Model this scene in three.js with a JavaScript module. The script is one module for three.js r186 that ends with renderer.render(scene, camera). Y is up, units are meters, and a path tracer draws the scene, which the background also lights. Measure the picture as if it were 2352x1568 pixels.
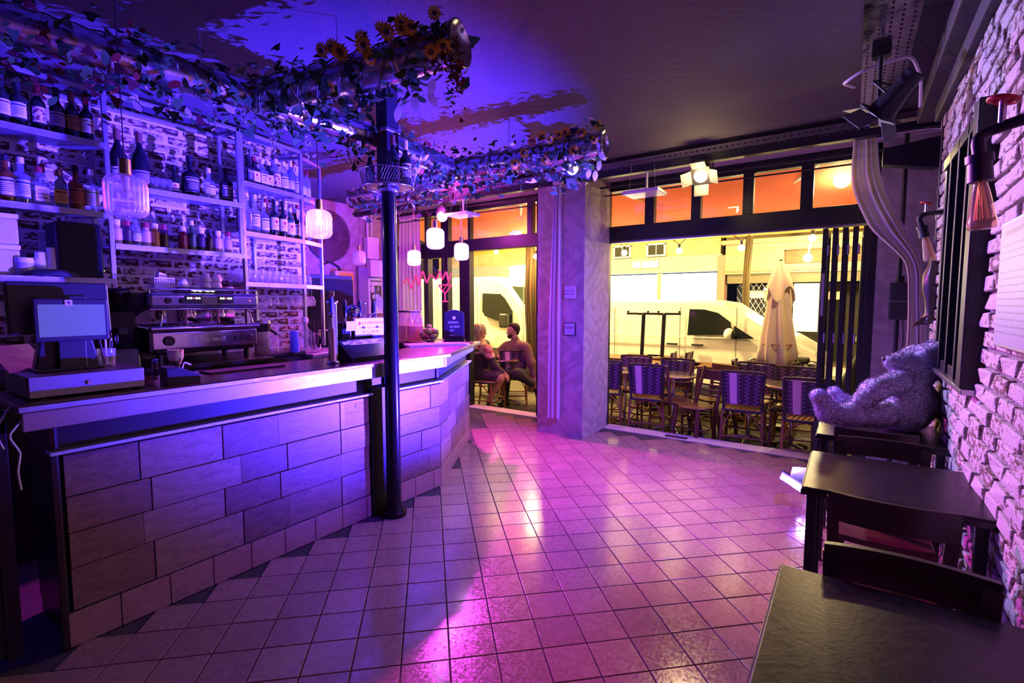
import * as THREE from 'three';
import { RoundedBoxGeometry } from 'three/addons/geometries/RoundedBoxGeometry.js';
import { mergeGeometries } from 'three/addons/utils/BufferGeometryUtils.js';
import { ImprovedNoise } from 'three/addons/math/ImprovedNoise.js';
import { MarchingCubes } from 'three/addons/objects/MarchingCubes.js';
import { RectAreaLightUniformsLib } from 'three/addons/lights/RectAreaLightUniformsLib.js';

// ---------------------------------------------------------------- camera, night sky, exposure
const W = 2352, H = 1568, D2R = Math.PI / 180;
const scene = new THREE.Scene();
const camera = new THREE.PerspectiveCamera(2 * Math.atan(784 / 1128) / D2R, W / H, 0.05, 120);
camera.position.set(0, 1.49, 0);
camera.rotation.order = 'YXZ';
camera.rotation.set(-4.42 * D2R, 34.65 * D2R, 0);
const renderer = new THREE.WebGLRenderer({ antialias: true });
renderer.toneMapping = THREE.LinearToneMapping;
renderer.toneMappingExposure = 1.0;
renderer.shadowMap.enabled = true;
scene.background = new THREE.Color(0.004, 0.004, 0.008);   // the night sky over the street
RectAreaLightUniformsLib.init();

const CEIL = 2.95, XR = 0.46, XL = -4.55, ZF = -5.5, XB = -6.2, ZB = 1.3, GND = -0.14, ROAD = -0.25;
const COL = { blue: [0.05, 0.02, 1], ice: [0.13, 0.22, 1], pink: [1, 0.07, 0.85], warm: [1, 0.68, 0.28], street: [1, 0.74, 0.22], white: [1, 0.97, 0.85], lilac: [0.42, 0.33, 1] };
const rgb = (c) => new THREE.Color().setRGB(c[0], c[1], c[2]);
function lampLight(l, p, parent, size) { l.position.set(...p); l.castShadow = true; if (size) l.shadow.radius = size / 0.02; (parent || scene).add(l); return l; }
function spotAt(col, cd, p, to, deg, pen, size = 0.05) {
  const l = new THREE.SpotLight(rgb(col), cd, 0, deg * D2R, pen, 2);
  lampLight(l, p, scene, size); l.target.position.set(...to); scene.add(l.target); return l;
}
function pointAt(col, cd, p, size = 0.03) { return lampLight(new THREE.PointLight(rgb(col), cd, 0, 2), p, scene, size); }
// every lamp below has its fitting built further down, at the same place
spotAt(COL.blue, 1500, [-0.19, 0.175, -4.17], [-4.3, 2.3, -2.3], 36, 1, 0.04);           // uplighter on the floor by the folding doors, cut by its barn doors
pointAt([0.4, 0.25, 1], 1.6, [-0.235, 0.17, -4.15], 0.05);                               // the spill of the same lamp on the floor round it
spotAt([0.14, 0.03, 1], 70, [0.02, 2.43, -3.5], [-2.1, 0.6, -3.9], 52, 0.9, 0.05);     // barn door spot under the right hand cable tray, on the pillar
spotAt([1, 0.05, 1], 85, [-4.33, 2.57, -4.68], [-2.0, 0.1, -2.4], 50, 0.6, 0.06);           // pink lamp by the window
spotAt(COL.warm, 7, [-1.21, 2.60, -4.77], [-1.2, 0.4, -2.4], 62, 0.8, 0.06);            // warm barn door lamp under the beam
pointAt(COL.warm, 1.0, [-1.21, 2.60, -4.73], 0.06);
spotAt(COL.lilac, 48, [-1.86, 2.57, -3.68], [0.46, 1.55, -2.9], 42, 0.9, 0.05);         // lamp hidden in the flowers, on the brick wall and the bear

// ---------------------------------------------------------------- helpers
let seed = 7;
const rnd = () => { seed = (seed * 1664525 + 1013904223) >>> 0; return seed / 4294967296; };
const rr = (a, b) => a + (b - a) * rnd();
const noise = new ImprovedNoise();
const fbm = (x, y, z = 0, o = 4) => { let s = 0, a = 0.5, f = 1; for (let i = 0; i < o; i++) { s += a * noise.noise(x * f, y * f, z + i * 7.3); a *= 0.5; f *= 2; } return s; };
const used = {};
const numbered = (n) => { const k = used[n] || 0; used[n] = k + 1; return k ? n + '_' + String(k).padStart(3, '0') : n; };
function tag(o, label, category, group) { o.userData.label = label; o.userData.category = category; if (group) o.userData.group = group; return o; }
function thing(name, label, category, p = [0, 0, 0], turn = 0, group) {
  const o = new THREE.Group(); o.name = numbered(name); o.position.set(...p); o.rotation.y = turn; scene.add(o);
  return tag(o, label, category, group);
}
function part(parent, name, geo, m, label) {
  const o = new THREE.Mesh(Array.isArray(geo) ? merge(geo) : geo, m); o.name = name; o.castShadow = o.receiveShadow = true; parent.add(o);
  if (label) o.userData.label = label;
  return o;
}
function one(name, geo, m, label, category, group) { const o = part(scene, numbered(name), geo, m); return tag(o, label, category, group); }
function struct(name, geo, m) { const o = part(scene, name, uvm(Array.isArray(geo) ? merge(geo) : geo), m); o.userData.kind = 'structure'; return o; }
function structGroup(name) { const o = new THREE.Group(); o.name = name; o.userData.kind = 'structure'; scene.add(o); return o; }
function dup(o, p, turn, label, group) {
  const c = o.clone(); c.name = numbered(o.name.replace(/_\d{3}$/, '')); c.userData = { ...o.userData }; scene.add(c);
  if (p) c.position.set(...p); if (turn !== undefined) c.rotation.y = turn; if (label) c.userData.label = label; if (group) c.userData.group = group; return c;
}
function merge(list) {
  return mergeGeometries(list.map((g) => { const q = g.index ? g.toNonIndexed() : g; for (const k of Object.keys(q.attributes)) if (!['position', 'normal', 'uv'].includes(k)) q.deleteAttribute(k); return q; }));
}
const mv = (g, x = 0, y = 0, z = 0) => g.translate(x, y, z);
function rot(g, x = 0, y = 0, z = 0) { if (x) g.rotateX(x); if (y) g.rotateY(y); if (z) g.rotateZ(z); return g; }
const bx = (w, h, d, x = 0, y = 0, z = 0, r = 0) => mv(r ? new RoundedBoxGeometry(w, h, d, 1, r) : new THREE.BoxGeometry(w, h, d), x, y, z);   // centred
const bb = (x0, x1, y0, y1, z0, z1, r = 0) => bx(Math.abs(x1 - x0), Math.abs(y1 - y0), Math.abs(z1 - z0), (x0 + x1) / 2, (y0 + y1) / 2, (z0 + z1) / 2, r);
const cy = (r0, r1, h, x = 0, y = 0, z = 0, n = 20) => mv(new THREE.CylinderGeometry(r1, r0, h, n), x, y + h / 2, z);       // stands on y
const sp = (r, x, y, z, n = 16) => mv(new THREE.SphereGeometry(r, n, Math.max(6, n * 0.7 | 0)), x, y, z);
const lat = (pts, n = 24) => new THREE.LatheGeometry(pts.map((p) => new THREE.Vector2(p[0], p[1])), n);
const V = (p) => new THREE.Vector3(...p);
function uvm(g) { const p = g.attributes.position, n = g.attributes.normal, u = g.attributes.uv; for (let i = 0; i < p.count; i++) { const ax = Math.abs(n.getX(i)), ay = Math.abs(n.getY(i)), az = Math.abs(n.getZ(i)); if (ax >= ay && ax >= az) u.setXY(i, p.getZ(i), p.getY(i)); else if (ay >= az) u.setXY(i, p.getX(i), p.getZ(i)); else u.setXY(i, p.getX(i), p.getY(i)); } return g; }   // uv in metres
function tube(pts, r, seg = 20, n = 8, closed = false) { return new THREE.TubeGeometry(new THREE.CatmullRomCurve3(pts.map(V), closed, 'catmullrom', 0.3), seg, r, n, closed); }
function bar(a, b, r, n = 8, r2 = r) {
  const A = V(a), B = V(b), d = B.clone().sub(A), g = new THREE.CylinderGeometry(r2, r, d.length(), n);
  g.translate(0, d.length() / 2, 0); g.applyQuaternion(new THREE.Quaternion().setFromUnitVectors(new THREE.Vector3(0, 1, 0), d.normalize())); return g.translate(...a);
}
function plankBar(a, b, w, t) {           // a flat bar of section w x t from a to b, w across the horizontal
  const A = V(a), B = V(b), d = B.clone().sub(A), g = new THREE.BoxGeometry(w, d.length(), t);
  g.translate(0, d.length() / 2, 0); g.applyQuaternion(new THREE.Quaternion().setFromUnitVectors(new THREE.Vector3(0, 1, 0), d.normalize())); return g.translate(...a);
}
function extr(pts, depth, bevel = 0, holes = []) {
  const s = new THREE.Shape(pts.map((p) => new THREE.Vector2(p[0], p[1]))); for (const h of holes) s.holes.push(new THREE.Path(h.map((p) => new THREE.Vector2(p[0], p[1]))));
  return new THREE.ExtrudeGeometry(s, { depth, bevelEnabled: bevel > 0, bevelSize: bevel, bevelThickness: bevel, bevelSegments: 2, curveSegments: 10 });
}
// ---------------------------------------------------------------- textures (colour, grain and relief only)
function dataTex(w, h, f, srgb = true) {
  const a = new Uint8Array(w * h * 4);
  for (let y = 0; y < h; y++) for (let x = 0; x < w; x++) { const c = f(x / w, y / h); for (let k = 0; k < 3; k++) a[(y * w + x) * 4 + k] = Math.max(0, Math.min(255, c[k] * 255)); a[(y * w + x) * 4 + 3] = 255; }
  const t = new THREE.DataTexture(a, w, h); t.magFilter = THREE.LinearFilter; t.wrapS = t.wrapT = THREE.RepeatWrapping; if (srgb) t.colorSpace = THREE.SRGBColorSpace; t.needsUpdate = true; return t;
}
const tor = (u, v, k, z = 0, o = 4) => {   // noise that repeats without a seam
  const a = u * Math.PI * 2, b = v * Math.PI * 2; return fbm(Math.cos(a) * k + 3.1, Math.sin(a) * k + Math.cos(b) * k * 1.3, Math.sin(b) * k * 1.3 + z, o);
};
const mix3 = (a, b, t) => [a[0] + (b[0] - a[0]) * t, a[1] + (b[1] - a[1]) * t, a[2] + (b[2] - a[2]) * t];
const sm = (a, b, x) => { const t = Math.max(0, Math.min(1, (x - a) / (b - a))); return t * t * (3 - 2 * t); };
function canvasTex(w, h, draw) {
  const c = document.createElement('canvas'); c.width = w; c.height = h; draw(c.getContext('2d'), w, h);
  const t = new THREE.CanvasTexture(c); t.colorSpace = THREE.SRGBColorSpace; return t;
}
const grainTex = dataTex(256, 256, (u, v) => { const n = 0.5 + 0.8 * tor(u, v, 2.2, 3, 5); return [n, n, n]; }, false);
const fineTex = dataTex(256, 256, (u, v) => { const n = 0.5 + 0.9 * tor(u, v, 9, 5, 4) + 0.15 * (rnd() - 0.5); return [n, n, n]; }, false);
const plasterTex = dataTex(256, 256, (u, v) => { const n = tor(u, v, 1.6, 11, 5); return mix3([0.74, 0.7, 0.68], [0.84, 0.81, 0.79], sm(-0.3, 0.3, n)); });
const woodTex = (a, b, z) => dataTex(256, 128, (u, v) => { const n = tor(u * 0.999, v, 0.7, z, 3), g = Math.sin((v * 34 + n * 9) * 2) * 0.5 + 0.5, f = tor(u, v, 6, z + 4, 3); return mix3(a, b, Math.max(0, Math.min(1, 0.45 * g + 0.55 * sm(-0.4, 0.4, n) + f * 0.5))); });
const rep = (t, x, y) => { const c = t.clone(); c.repeat.set(x, y); c.needsUpdate = true; return c; };
const MT = (c, rough = 0.6, metal = 0, o = {}) => new THREE.MeshStandardMaterial({ color: typeof c === 'string' ? new THREE.Color(c) : rgb(c), roughness: rough, metalness: metal, ...o });
const MP = (c, o) => new THREE.MeshPhysicalMaterial({ color: rgb(c), ...o });
const glow = (c, e, base = [0.8, 0.8, 0.8]) => new THREE.MeshStandardMaterial({ color: rgb(base), emissive: rgb(c), emissiveIntensity: e, roughness: 0.5 });
const M = {
  black: MT([0.012, 0.012, 0.014], 0.45), blackGloss: MT([0.01, 0.01, 0.012], 0.2), iron: MT([0.02, 0.02, 0.024], 0.42, 0.3, { bumpMap: grainTex, bumpScale: 0.0006 }),
  darkWood: MT([0.022, 0.014, 0.011], 0.32, 0, { bumpMap: grainTex, bumpScale: 0.0004 }),
  chrome: MT([0.75, 0.75, 0.77], 0.14, 1), steel: MT([0.55, 0.55, 0.57], 0.3, 1), galv: MT([0.6, 0.61, 0.64], 0.34, 1, { roughnessMap: grainTex }), brushed: MT([0.42, 0.42, 0.44], 0.38, 0.9, { bumpMap: fineTex, bumpScale: 0.0004 }),
  white: MT([0.78, 0.77, 0.75], 0.5), offWhite: MT([0.6, 0.58, 0.55], 0.6), ceramic: MT([0.8, 0.79, 0.76], 0.18), paper: MT([0.75, 0.74, 0.7], 0.8),
  clear: MP([1, 1, 1], { roughness: 0.04, transmission: 1, thickness: 0, ior: 1.5 }),
  pane: MP([0.97, 0.98, 0.97], { roughness: 0.03, transmission: 1, thickness: 0, ior: 1.5 }),
  brass: MT([0.75, 0.55, 0.22], 0.25, 1), red: MT([0.45, 0.02, 0.02], 0.4), plastic: MT([0.03, 0.03, 0.035], 0.4),
  rubber: MT([0.015, 0.015, 0.015], 0.85),
};
// ---------------------------------------------------------------- the room: floor and its diagonal tiles
const TP = 0.1998, TD = 44.15 * D2R, TO = [-1.610, -1.464];
const tu = [Math.sin(TD + Math.PI / 2), -Math.cos(TD + Math.PI / 2)], tv = [-Math.sin(TD), -Math.cos(TD)];   // across and along the rows
tu[0] = Math.cos(TD); tu[1] = -Math.sin(TD);
const groutM = MT([0.05, 0.04, 0.045], 0.9);
const floor = struct('floor', bb(-6.4, XR + 0.02, -0.2, -0.006, -5.42, ZB), groutM);
const tileTex = [0, 1, 2].map((k) => dataTex(128, 128, (u, v) => { const n = tor(u, v, 1.3, k * 9 + 2, 5), f = rnd() * 0.05; const c = mix3([0.71, 0.57, 0.54], [0.78, 0.64, 0.61], sm(-0.35, 0.35, n)); return c.map((q) => q - f - 0.12 * sm(0.18, 0.34, tor(u, v, 5, k + 31, 3))); }));
const tileM = tileTex.flatMap((t, i) => [0.92, 1, 1.06].map((s) => MT([0.66 * s, 0.64 * s, 0.64 * s], 0.3 + 0.04 * i, 0, { map: t, roughnessMap: grainTex })));
{
  const tg = [0, 1, 2].map(() => bx(TP - 0.005, 0.012, TP - 0.005, 0, -0.006, 0, 0.0025));
  const list = [];
  const proj = new THREE.Vector3(); camera.updateMatrixWorld(); camera.updateProjectionMatrix();
  for (let i = -26; i < 30; i++) for (let j = -26; j < 40; j++) {
    const x = TO[0] + TP * ((i + 0.5) * tu[0] + (j + 0.5) * tv[0]), z = TO[1] + TP * ((i + 0.5) * tu[1] + (j + 0.5) * tv[1]);
    if (x > XR - 0.05 || z < -5.28 || z > -0.25) continue;
    if (z > -2.93 && x < -2.68) continue;
    if (z <= -2.93 && x < -2.72 + (z + 2.93) * 0.575 - 0.0) continue;
    if (x > -2.9 && x < -2.44 && z < -4.9) continue;
    proj.set(x, 0, z); const d = proj.distanceTo(camera.position); proj.project(camera);
    const inView = proj.z < 1 && Math.abs(proj.x) < 1.12 && Math.abs(proj.y) < 1.15;
    const hid = x > -0.1 && z > -3.2;
    list.push([x, z, (inView ? 1 : 0) * (hid ? 0.2 : 1) / (d * d * d), inView]);
  }
  list.sort((a, b) => b[2] - a[2]);
  const rest = [];
  list.forEach(([x, z, s, inView], k) => {
    if (k < 300) { const o = part(floor, 'tile', tg[k % 3], tileM[(k * 5 + (x * 13 | 0) + 90) % 9]); o.position.set(x, rr(-0.0008, 0.0006), z); o.rotation.set(rr(-0.002, 0.002), -TD * -1 + (k % 4) * Math.PI / 2, rr(-0.002, 0.002)); }
    else { const g = bx(TP - 0.005, 0.012, TP - 0.005, 0, -0.006, 0); g.rotateY(TD + (k % 4) * Math.PI / 2); rest.push(mv(g, x, rr(-0.0008, 0.0006), z)); }
  });
  const o = part(floor, 'tile_field', rest, tileM[1]); o.userData.kind = 'stuff';
}
// pale stone sill along both openings
struct('trim_1', bb(-4.62, 0.2, -0.14, 0.004, -5.62, -5.40, 0.006), MT([0.62, 0.55, 0.45], 0.6, 0, { bumpMap: grainTex, bumpScale: 0.002 }));
// ---------------------------------------------------------------- ceiling, walls
const ceilM = MT([0.062, 0.055, 0.058], 0.85, 0, { bumpMap: grainTex, bumpScale: 0.002 });
struct('ceiling', bb(-6.5, 1.0, CEIL, CEIL + 0.2, -4.9, ZB), ceilM);
const wallM = MT([0.66, 0.62, 0.58], 0.8, 0, { map: plasterTex, bumpMap: grainTex, bumpScale: 0.003 });
const soffitM = MT([0.5, 0.46, 0.42], 0.8, 0, { bumpMap: grainTex, bumpScale: 0.004 });
struct('trim_2', bb(-6.5, 1.0, 2.9, CEIL + 0.2, -5.6, -4.9), soffitM);          // pale soffit over the shop front
struct('wall_back', bb(-6.5, 1.0, 0, CEIL, ZB, ZB + 0.15), MT([0.08, 0.07, 0.07], 0.8));
// bricks: a mortar wall that carries each brick as a piece
function brickTex(z, white, cols) {
  return dataTex(128, 64, (u, v) => {
    const n = fbm(u * 5 + z, v * 2.5, z, 5), m = fbm(u * 11 + z, v * 6, z + 5, 4);
    let c = mix3(cols[0], cols[1], sm(-0.3, 0.3, n)); c = mix3(c, cols[2], sm(0.02, 0.25, m) * 0.6);
    c = mix3(c, [0.83, 0.8, 0.76], sm(0.5 - white, 0.62 - white, 0.5 + n * 0.9 + m * 0.5)); const f = rnd() * 0.06; return c.map((q) => q - f);
  });
}
function wallBricks(wall, o) {
  const { mats, L, Hh, J, put, skip, size } = o, geos = [0, 1, 2, 3, 4].map((k) => {
    const g = new RoundedBoxGeometry(L, Hh, 0.05, 2, 0.007), p = g.attributes.position;
    for (let i = 0; i < p.count; i++) { const x = p.getX(i), y = p.getY(i), z = p.getZ(i); p.setXYZ(i, x + 0.012 * noise.noise(x * 9, y * 30, k * 3.1), y + 0.007 * noise.noise(x * 14, y * 20, k * 5.7 + 2), z + 0.011 * noise.noise(x * 22, y * 30, k * 7.7)); }
    g.computeVertexNormals(); return g;
  });
  const list = [];
  for (let r = 0; r < o.rows; r++) for (let c = 0; c < o.cols; c++) {
    const a = (c + (r % 2) * 0.5 + 0.03 * Math.sin(r * 9.1)) * (L + J), y = o.y0 + (r + 0.5) * (Hh + J), head = ((r * 7 + c * 3) % 5 === 0);
    if (skip && skip(a, y)) continue;
    list.push({ a, y, k: (r * 13 + c * 7) % 5, m: (r * 5 + c * 11 + (c * r) % 3) % mats.length, s: size(a, y), d: rr(-0.006, 0.006), head });
  }
  list.sort((p, q) => q.s - p.s);
  const rest = [];
  list.forEach((b, i) => {
    const t = rr(-0.02, 0.02), sx = rr(0.92, 1.01), sy = rr(0.9, 1.04);
    if (i < 300) { const q = part(wall, 'brick', geos[b.k], mats[b.m]); put(q, b.a, b.y, b.d); q.rotateZ(t); q.scale.set(sx, sy, 1); }
    else { const q = new THREE.Object3D(); put(q, b.a, b.y, b.d); q.rotateZ(t); q.scale.set(sx, sy, 1); q.updateMatrix(); (rest[b.m] = rest[b.m] || []).push(bx(L, Hh, 0.05, 0, 0, 0, 0.006).applyMatrix4(q.matrix)); }
  });
  rest.forEach((g, m) => { if (g) { const q = part(wall, 'brick_field', g, mats[m]); q.userData.kind = 'stuff'; } });
}
const mortarM = MT([0.2, 0.17, 0.16], 0.95, 0, { bumpMap: fineTex, bumpScale: 0.006 });
{ // bar wall on the left, painted white over worn red brick
  const w = struct('wall_left', bb(XL - 0.2, XL, 0, CEIL, -2.9, ZB), MT([0.66, 0.62, 0.58], 0.95, 0, { bumpMap: fineTex, bumpScale: 0.006 }));
  const mats = [0, 1, 2, 3, 4, 5].map((k) => MT([0.92, 0.9, 0.88], 0.85, 0, { map: brickTex(k * 3.7 + 1, [0.08, 0.18, 0.02, 0.12, 0.26, 0.05][k], [[0.36, 0.2, 0.16], [0.46, 0.28, 0.23], [0.26, 0.18, 0.16]]), bumpMap: grainTex, bumpScale: 0.004 }));
  wallBricks(w, { mats, L: 0.203, Hh: 0.053, J: 0.017, rows: 42, cols: 12, y0: 0.02, size: (a, y) => { const z = -0.42 - a; return (y > 1.1 && z > -2.9 ? 1 : 0.05) / (1 + Math.abs(z + 2) * 0.3); }, skip: (a, y) => y > 2.93 || -0.42 - a < -2.88, put: (q, a, y, d) => { q.position.set(XL - 0.017 + d * 0.6, y, -0.42 - a); q.rotation.set(0, Math.PI / 2, 0); } });
}
const rWin = { z0: -3.86, z1: -2.80, y0: 1.13, y1: 2.32 };
{ // brick wall on the right
  const w = struct('wall_right', bb(XR, XR + 0.25, 0, 2.86, -4.42, ZB), mortarM);
  const mats = [0, 1, 2, 3, 4, 5, 6].map((k) => MT([0.95, 0.93, 0.9], 0.8, 0, { map: brickTex(k * 5.3 + 40, [0.3, 0.12, 0.38, 0.2, 0.05, 0.34, 0.25][k], [[0.5, 0.42, 0.36], [0.62, 0.52, 0.42], [0.36, 0.24, 0.2]]), bumpMap: grainTex, bumpScale: 0.005 }));
  const q3 = new THREE.Vector3();
  wallBricks(w, { mats, L: 0.2, Hh: 0.06, J: 0.013, rows: 39, cols: 20, y0: 0.0, size: (a, y) => { const z = -4.3 + a; if (z > -1.2) return 0; q3.set(XR, y, z).project(camera); return (q3.x < 1.15 && Math.abs(q3.y) < 1.15) ? 1 / (Math.abs(z) + 0.1) ** 2 : 0; },
    skip: (a, y) => { const z = -4.3 + a; return z > -0.4 || (z > rWin.z0 - 0.02 && z < rWin.z1 + 0.02 && y > rWin.y0 - 0.02 && y < rWin.y1 + 0.02); }, put: (q, a, y, d) => { q.position.set(XR + 0.002 + d, y, -4.3 + a); q.rotation.set(0, -Math.PI / 2, 0); } });
}
struct('trim_3', [bb(0.33, XR + 0.02, 2.80, CEIL, -4.75, ZB, 0.01), bb(0.40, XR + 0.02, 2.70, 2.80, -4.42, ZB, 0.01)], MT([0.05, 0.04, 0.045], 0.7, 0, { bumpMap: grainTex, bumpScale: 0.004 }));   // dark timber where wall meets ceiling
// plaster wall between brick wall and shop front, and the recess at the far left
struct('wall_front', [bb(0.16, 1.0, 0, 2.95, -5.6, -5.42), bb(0.62, 1.0, 0, 2.95, -5.42, -4.42)], MT([0.6, 0.57, 0.6], 0.75, 0, { map: plasterTex, bumpMap: grainTex, bumpScale: 0.002 }));
struct('wall_side', [bb(XB - 0.15, XB, 0, CEIL, -5.62, -2.7), bb(XB, XL - 0.2, 0, CEIL, -2.85, -2.7)], MT([0.6, 0.5, 0.4], 0.8, 0, { map: plasterTex, bumpMap: grainTex, bumpScale: 0.002 }));
struct('wall_middle', (() => { // rough plastered pillar between the two openings
  const g = new THREE.BoxGeometry(0.585, 2.95, 0.66, 8, 40, 8); g.translate(-2.68, 1.475, -5.15); const p = g.attributes.position;
  for (let i = 0; i < p.count; i++) { const x = p.getX(i), y = p.getY(i), z = p.getZ(i); p.setXYZ(i, x + 0.008 * noise.noise(x * 3, y * 7, z * 3), y, z + 0.006 * noise.noise(x * 4, y * 5, z * 6 + 4)); }
  g.computeVertexNormals(); return g;
})(), MT([0.62, 0.58, 0.58], 0.75, 0, { map: plasterTex, bumpMap: grainTex, bumpScale: 0.003 }));
struct('trim_4', [bb(-3.36, -2.97, 0, 2.9, -5.6, -5.44)], M.iron);
// ---------------------------------------------------------------- shop front: black iron frames with transom panes
const frameZ = [-5.58, -5.49];
const fb = (x0, x1, y0, y1, d = 0) => bb(x0, x1, y0, y1, frameZ[0] - d, frameZ[1] + d, 0.006);
{ // right-hand bay
  const w = structGroup('window_2');
  part(w, 'frame', [fb(-2.47, 0.17, 2.79, 2.9), fb(-2.47, 0.17, 2.215, 2.385, 0.02), fb(-2.49, -2.41, 0, 2.9, 0.01), fb(0.09, 0.17, 0, 2.9)], M.iron);
  const px = [-2.413, -1.976, -1.868, -1.467, -1.366, -0.96, -0.861, -0.454, -0.349, 0.092];
  for (let i = 0; i < 5; i++) { if (i < 4) part(w, 'mullion', fb(px[2 * i + 1], px[2 * i + 2], 2.38, 2.8), M.iron); part(w, 'pane', bb(px[2 * i], px[2 * i + 1], 2.385, 2.79, -5.54, -5.535), M.pane); }
  part(w, 'track', bb(-2.41, 0.1, 2.195, 2.22, -5.56, -5.51), M.steel);
}
{ // left-hand bay: fixed window and open doorway
  const w = structGroup('window_1');
  part(w, 'frame', [fb(-6.2, -3.36, 2.8, 2.9), fb(-6.2, -3.36, 2.235, 2.4, 0.02), fb(-6.2, -6.02, 0, 2.9), fb(-3.41, -3.33, 0, 2.9), fb(-6.02, -4.6, 2.17, 2.255), fb(-6.02, -4.6, 0.0, 0.6)], M.iron);
  const px = [-6.02, -5.42, -5.353, -5.085, -4.939, -4.565, -4.525, -3.558, -3.477, -3.405];
  for (let i = 0; i < 5; i++) { if (i < 4) part(w, 'mullion', fb(px[2 * i + 1], px[2 * i + 2], 2.39, 2.81), M.iron); part(w, 'pane', bb(px[2 * i], px[2 * i + 1], 2.4, 2.8, -5.54, -5.535), M.pane); }
  for (const [a, b] of [[-5.441, -5.349], [-5.071, -4.949], [-4.72, -4.531]]) part(w, 'mullion', fb(a, b, 0, 2.24, 0.01), M.iron);
  for (const [a, b] of [[-6.02, -5.441], [-5.349, -5.071], [-4.949, -4.72]]) part(w, 'pane', bb(a, b, 0.6, 2.17, -5.54, -5.535), M.pane);
}
{ // folding glazed doors, pushed together at the right end of the bay
  for (let i = 0; i < 5; i++) {
    const d = thing('folding_door_leaf', ['folded black glazed door leaf nearest the terrace, strip of bolts on its edge', 'second folded black door leaf in the stack beside the opening', 'third and middle black door leaf of the folded stack', 'fourth folded black glazed door leaf, next to the last one', 'last folded black door leaf, hinged against the plaster wall'][i], 'door', [-0.235 + i * 0.078, 0.02, -5.53], rr(-0.02, 0.02), 'folding doors of the right bay');
    const W2 = 0.46, hh = 2.17;
    part(d, 'stile', bb(-0.022, 0.022, 0, hh, -0.03, 0.03, 0.004), M.iron); part(d, 'stile', bb(-0.022, 0.022, 0, hh, -W2, -W2 + 0.06, 0.004), M.iron);
    part(d, 'rail', bb(-0.02, 0.02, 0, 0.14, -W2, 0, 0.004), M.iron); part(d, 'rail', bb(-0.02, 0.02, hh - 0.06, hh, -W2, 0, 0.004), M.iron);
    part(d, 'pane', bb(-0.003, 0.003, 0.14, hh - 0.06, -W2 + 0.06, -0.03), M.pane);
    for (const y of [0.25, 1.1, 1.92]) part(d, 'hinge', cy(0.011, 0.011, 0.09, 0.025, y, 0.02, 10), M.steel);
    if (i === 0) part(d, 'bolt_plate', [bb(-0.012, 0.012, 1.35, 1.75, 0.03, 0.036, 0.002), ...[1.4, 1.5, 1.6, 1.7].map((y) => rot(cy(0.006, 0.006, 0.006), Math.PI / 2).translate(0, y, 0.036))], M.brushed, 'brushed steel bolt plate');
  }
}
{ // small metal floor grate in the sill
  const t = thing('floor_grate', 'small dark slotted grate let into the pale sill at the wide opening', 'grate', [-1.55, 0.006, -5.46]);
  part(t, 'frame', [bb(-0.12, 0.12, 0, 0.006, -0.025, -0.02), bb(-0.12, 0.12, 0, 0.006, 0.02, 0.025), bb(-0.12, -0.115, 0, 0.006, -0.025, 0.025), bb(0.115, 0.12, 0, 0.006, -0.025, 0.025)], M.iron);
  part(t, 'slat', Array.from({ length: 10 }, (_, i) => bb(-0.108 + i * 0.023, -0.096 + i * 0.023, 0, 0.005, -0.02, 0.02)), M.iron);
}
// ---------------------------------------------------------------- beam, perforated trays
one('ceiling_beam', [bb(-6.2, 0.62, 2.785, 2.845, -4.88, -4.80, 0.005)], M.iron, 'long black iron beam running above the shop front openings', 'beam');
one('curtain_pipe', [bar([-6.15, 2.80, -5.2], [0.3, 2.765, -5.2], 0.012), bar([-6.15, 2.72, -5.3], [0.3, 2.70, -5.3], 0.008)], M.black, 'thin black cable pipes strung along the soffit above the transom panes', 'pipe');
function tray(name, label, len, wid, p, turn, lip) {      // perforated cable tray, open side down, its holes real
  const t = thing(name, label, 'cable tray', p, turn), holes = [], nx = Math.round(len / 0.05), ny = Math.max(2, Math.round(wid / 0.045));
  for (let i = 0; i < nx; i++) for (let j = 0; j < ny; j++) { const a = 0.025 + i * 0.05, b = -wid / 2 + 0.0225 + j * 0.045; holes.push([[a - 0.012, b - 0.005], [a + 0.012, b - 0.005], [a + 0.012, b + 0.005], [a - 0.012, b + 0.005]]); }
  part(t, 'base_plate', rot(extr([[0, -wid / 2], [len, -wid / 2], [len, wid / 2], [0, wid / 2]], 0.002, 0, holes), Math.PI / 2), M.galv);
  const lh = []; for (let i = 0; i < nx; i++) { const a = 0.025 + i * 0.05; lh.push([[a - 0.012, lip / 2 - 0.007], [a + 0.012, lip / 2 - 0.007], [a + 0.012, lip / 2 + 0.007], [a - 0.012, lip / 2 + 0.007]]); }
  for (const s of [-1, 1]) part(t, 'side_lip', mv(extr([[0, 0], [len, 0], [len, lip], [0, lip]], 0.002, 0, lh), 0, 0, s * wid / 2), M.galv);
  return t;
}
tray('cable_tray', 'perforated steel cable tray running along the beam over the shop front', 4.3, 0.16, [-4.25, 2.845, -4.83], 0, 0.06);
tray('cable_tray', 'wide perforated steel tray running under the ceiling beside the brick wall', 4.3, 0.225, [0.097, 2.885, -0.6], Math.PI / 2, 0.05);
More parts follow.
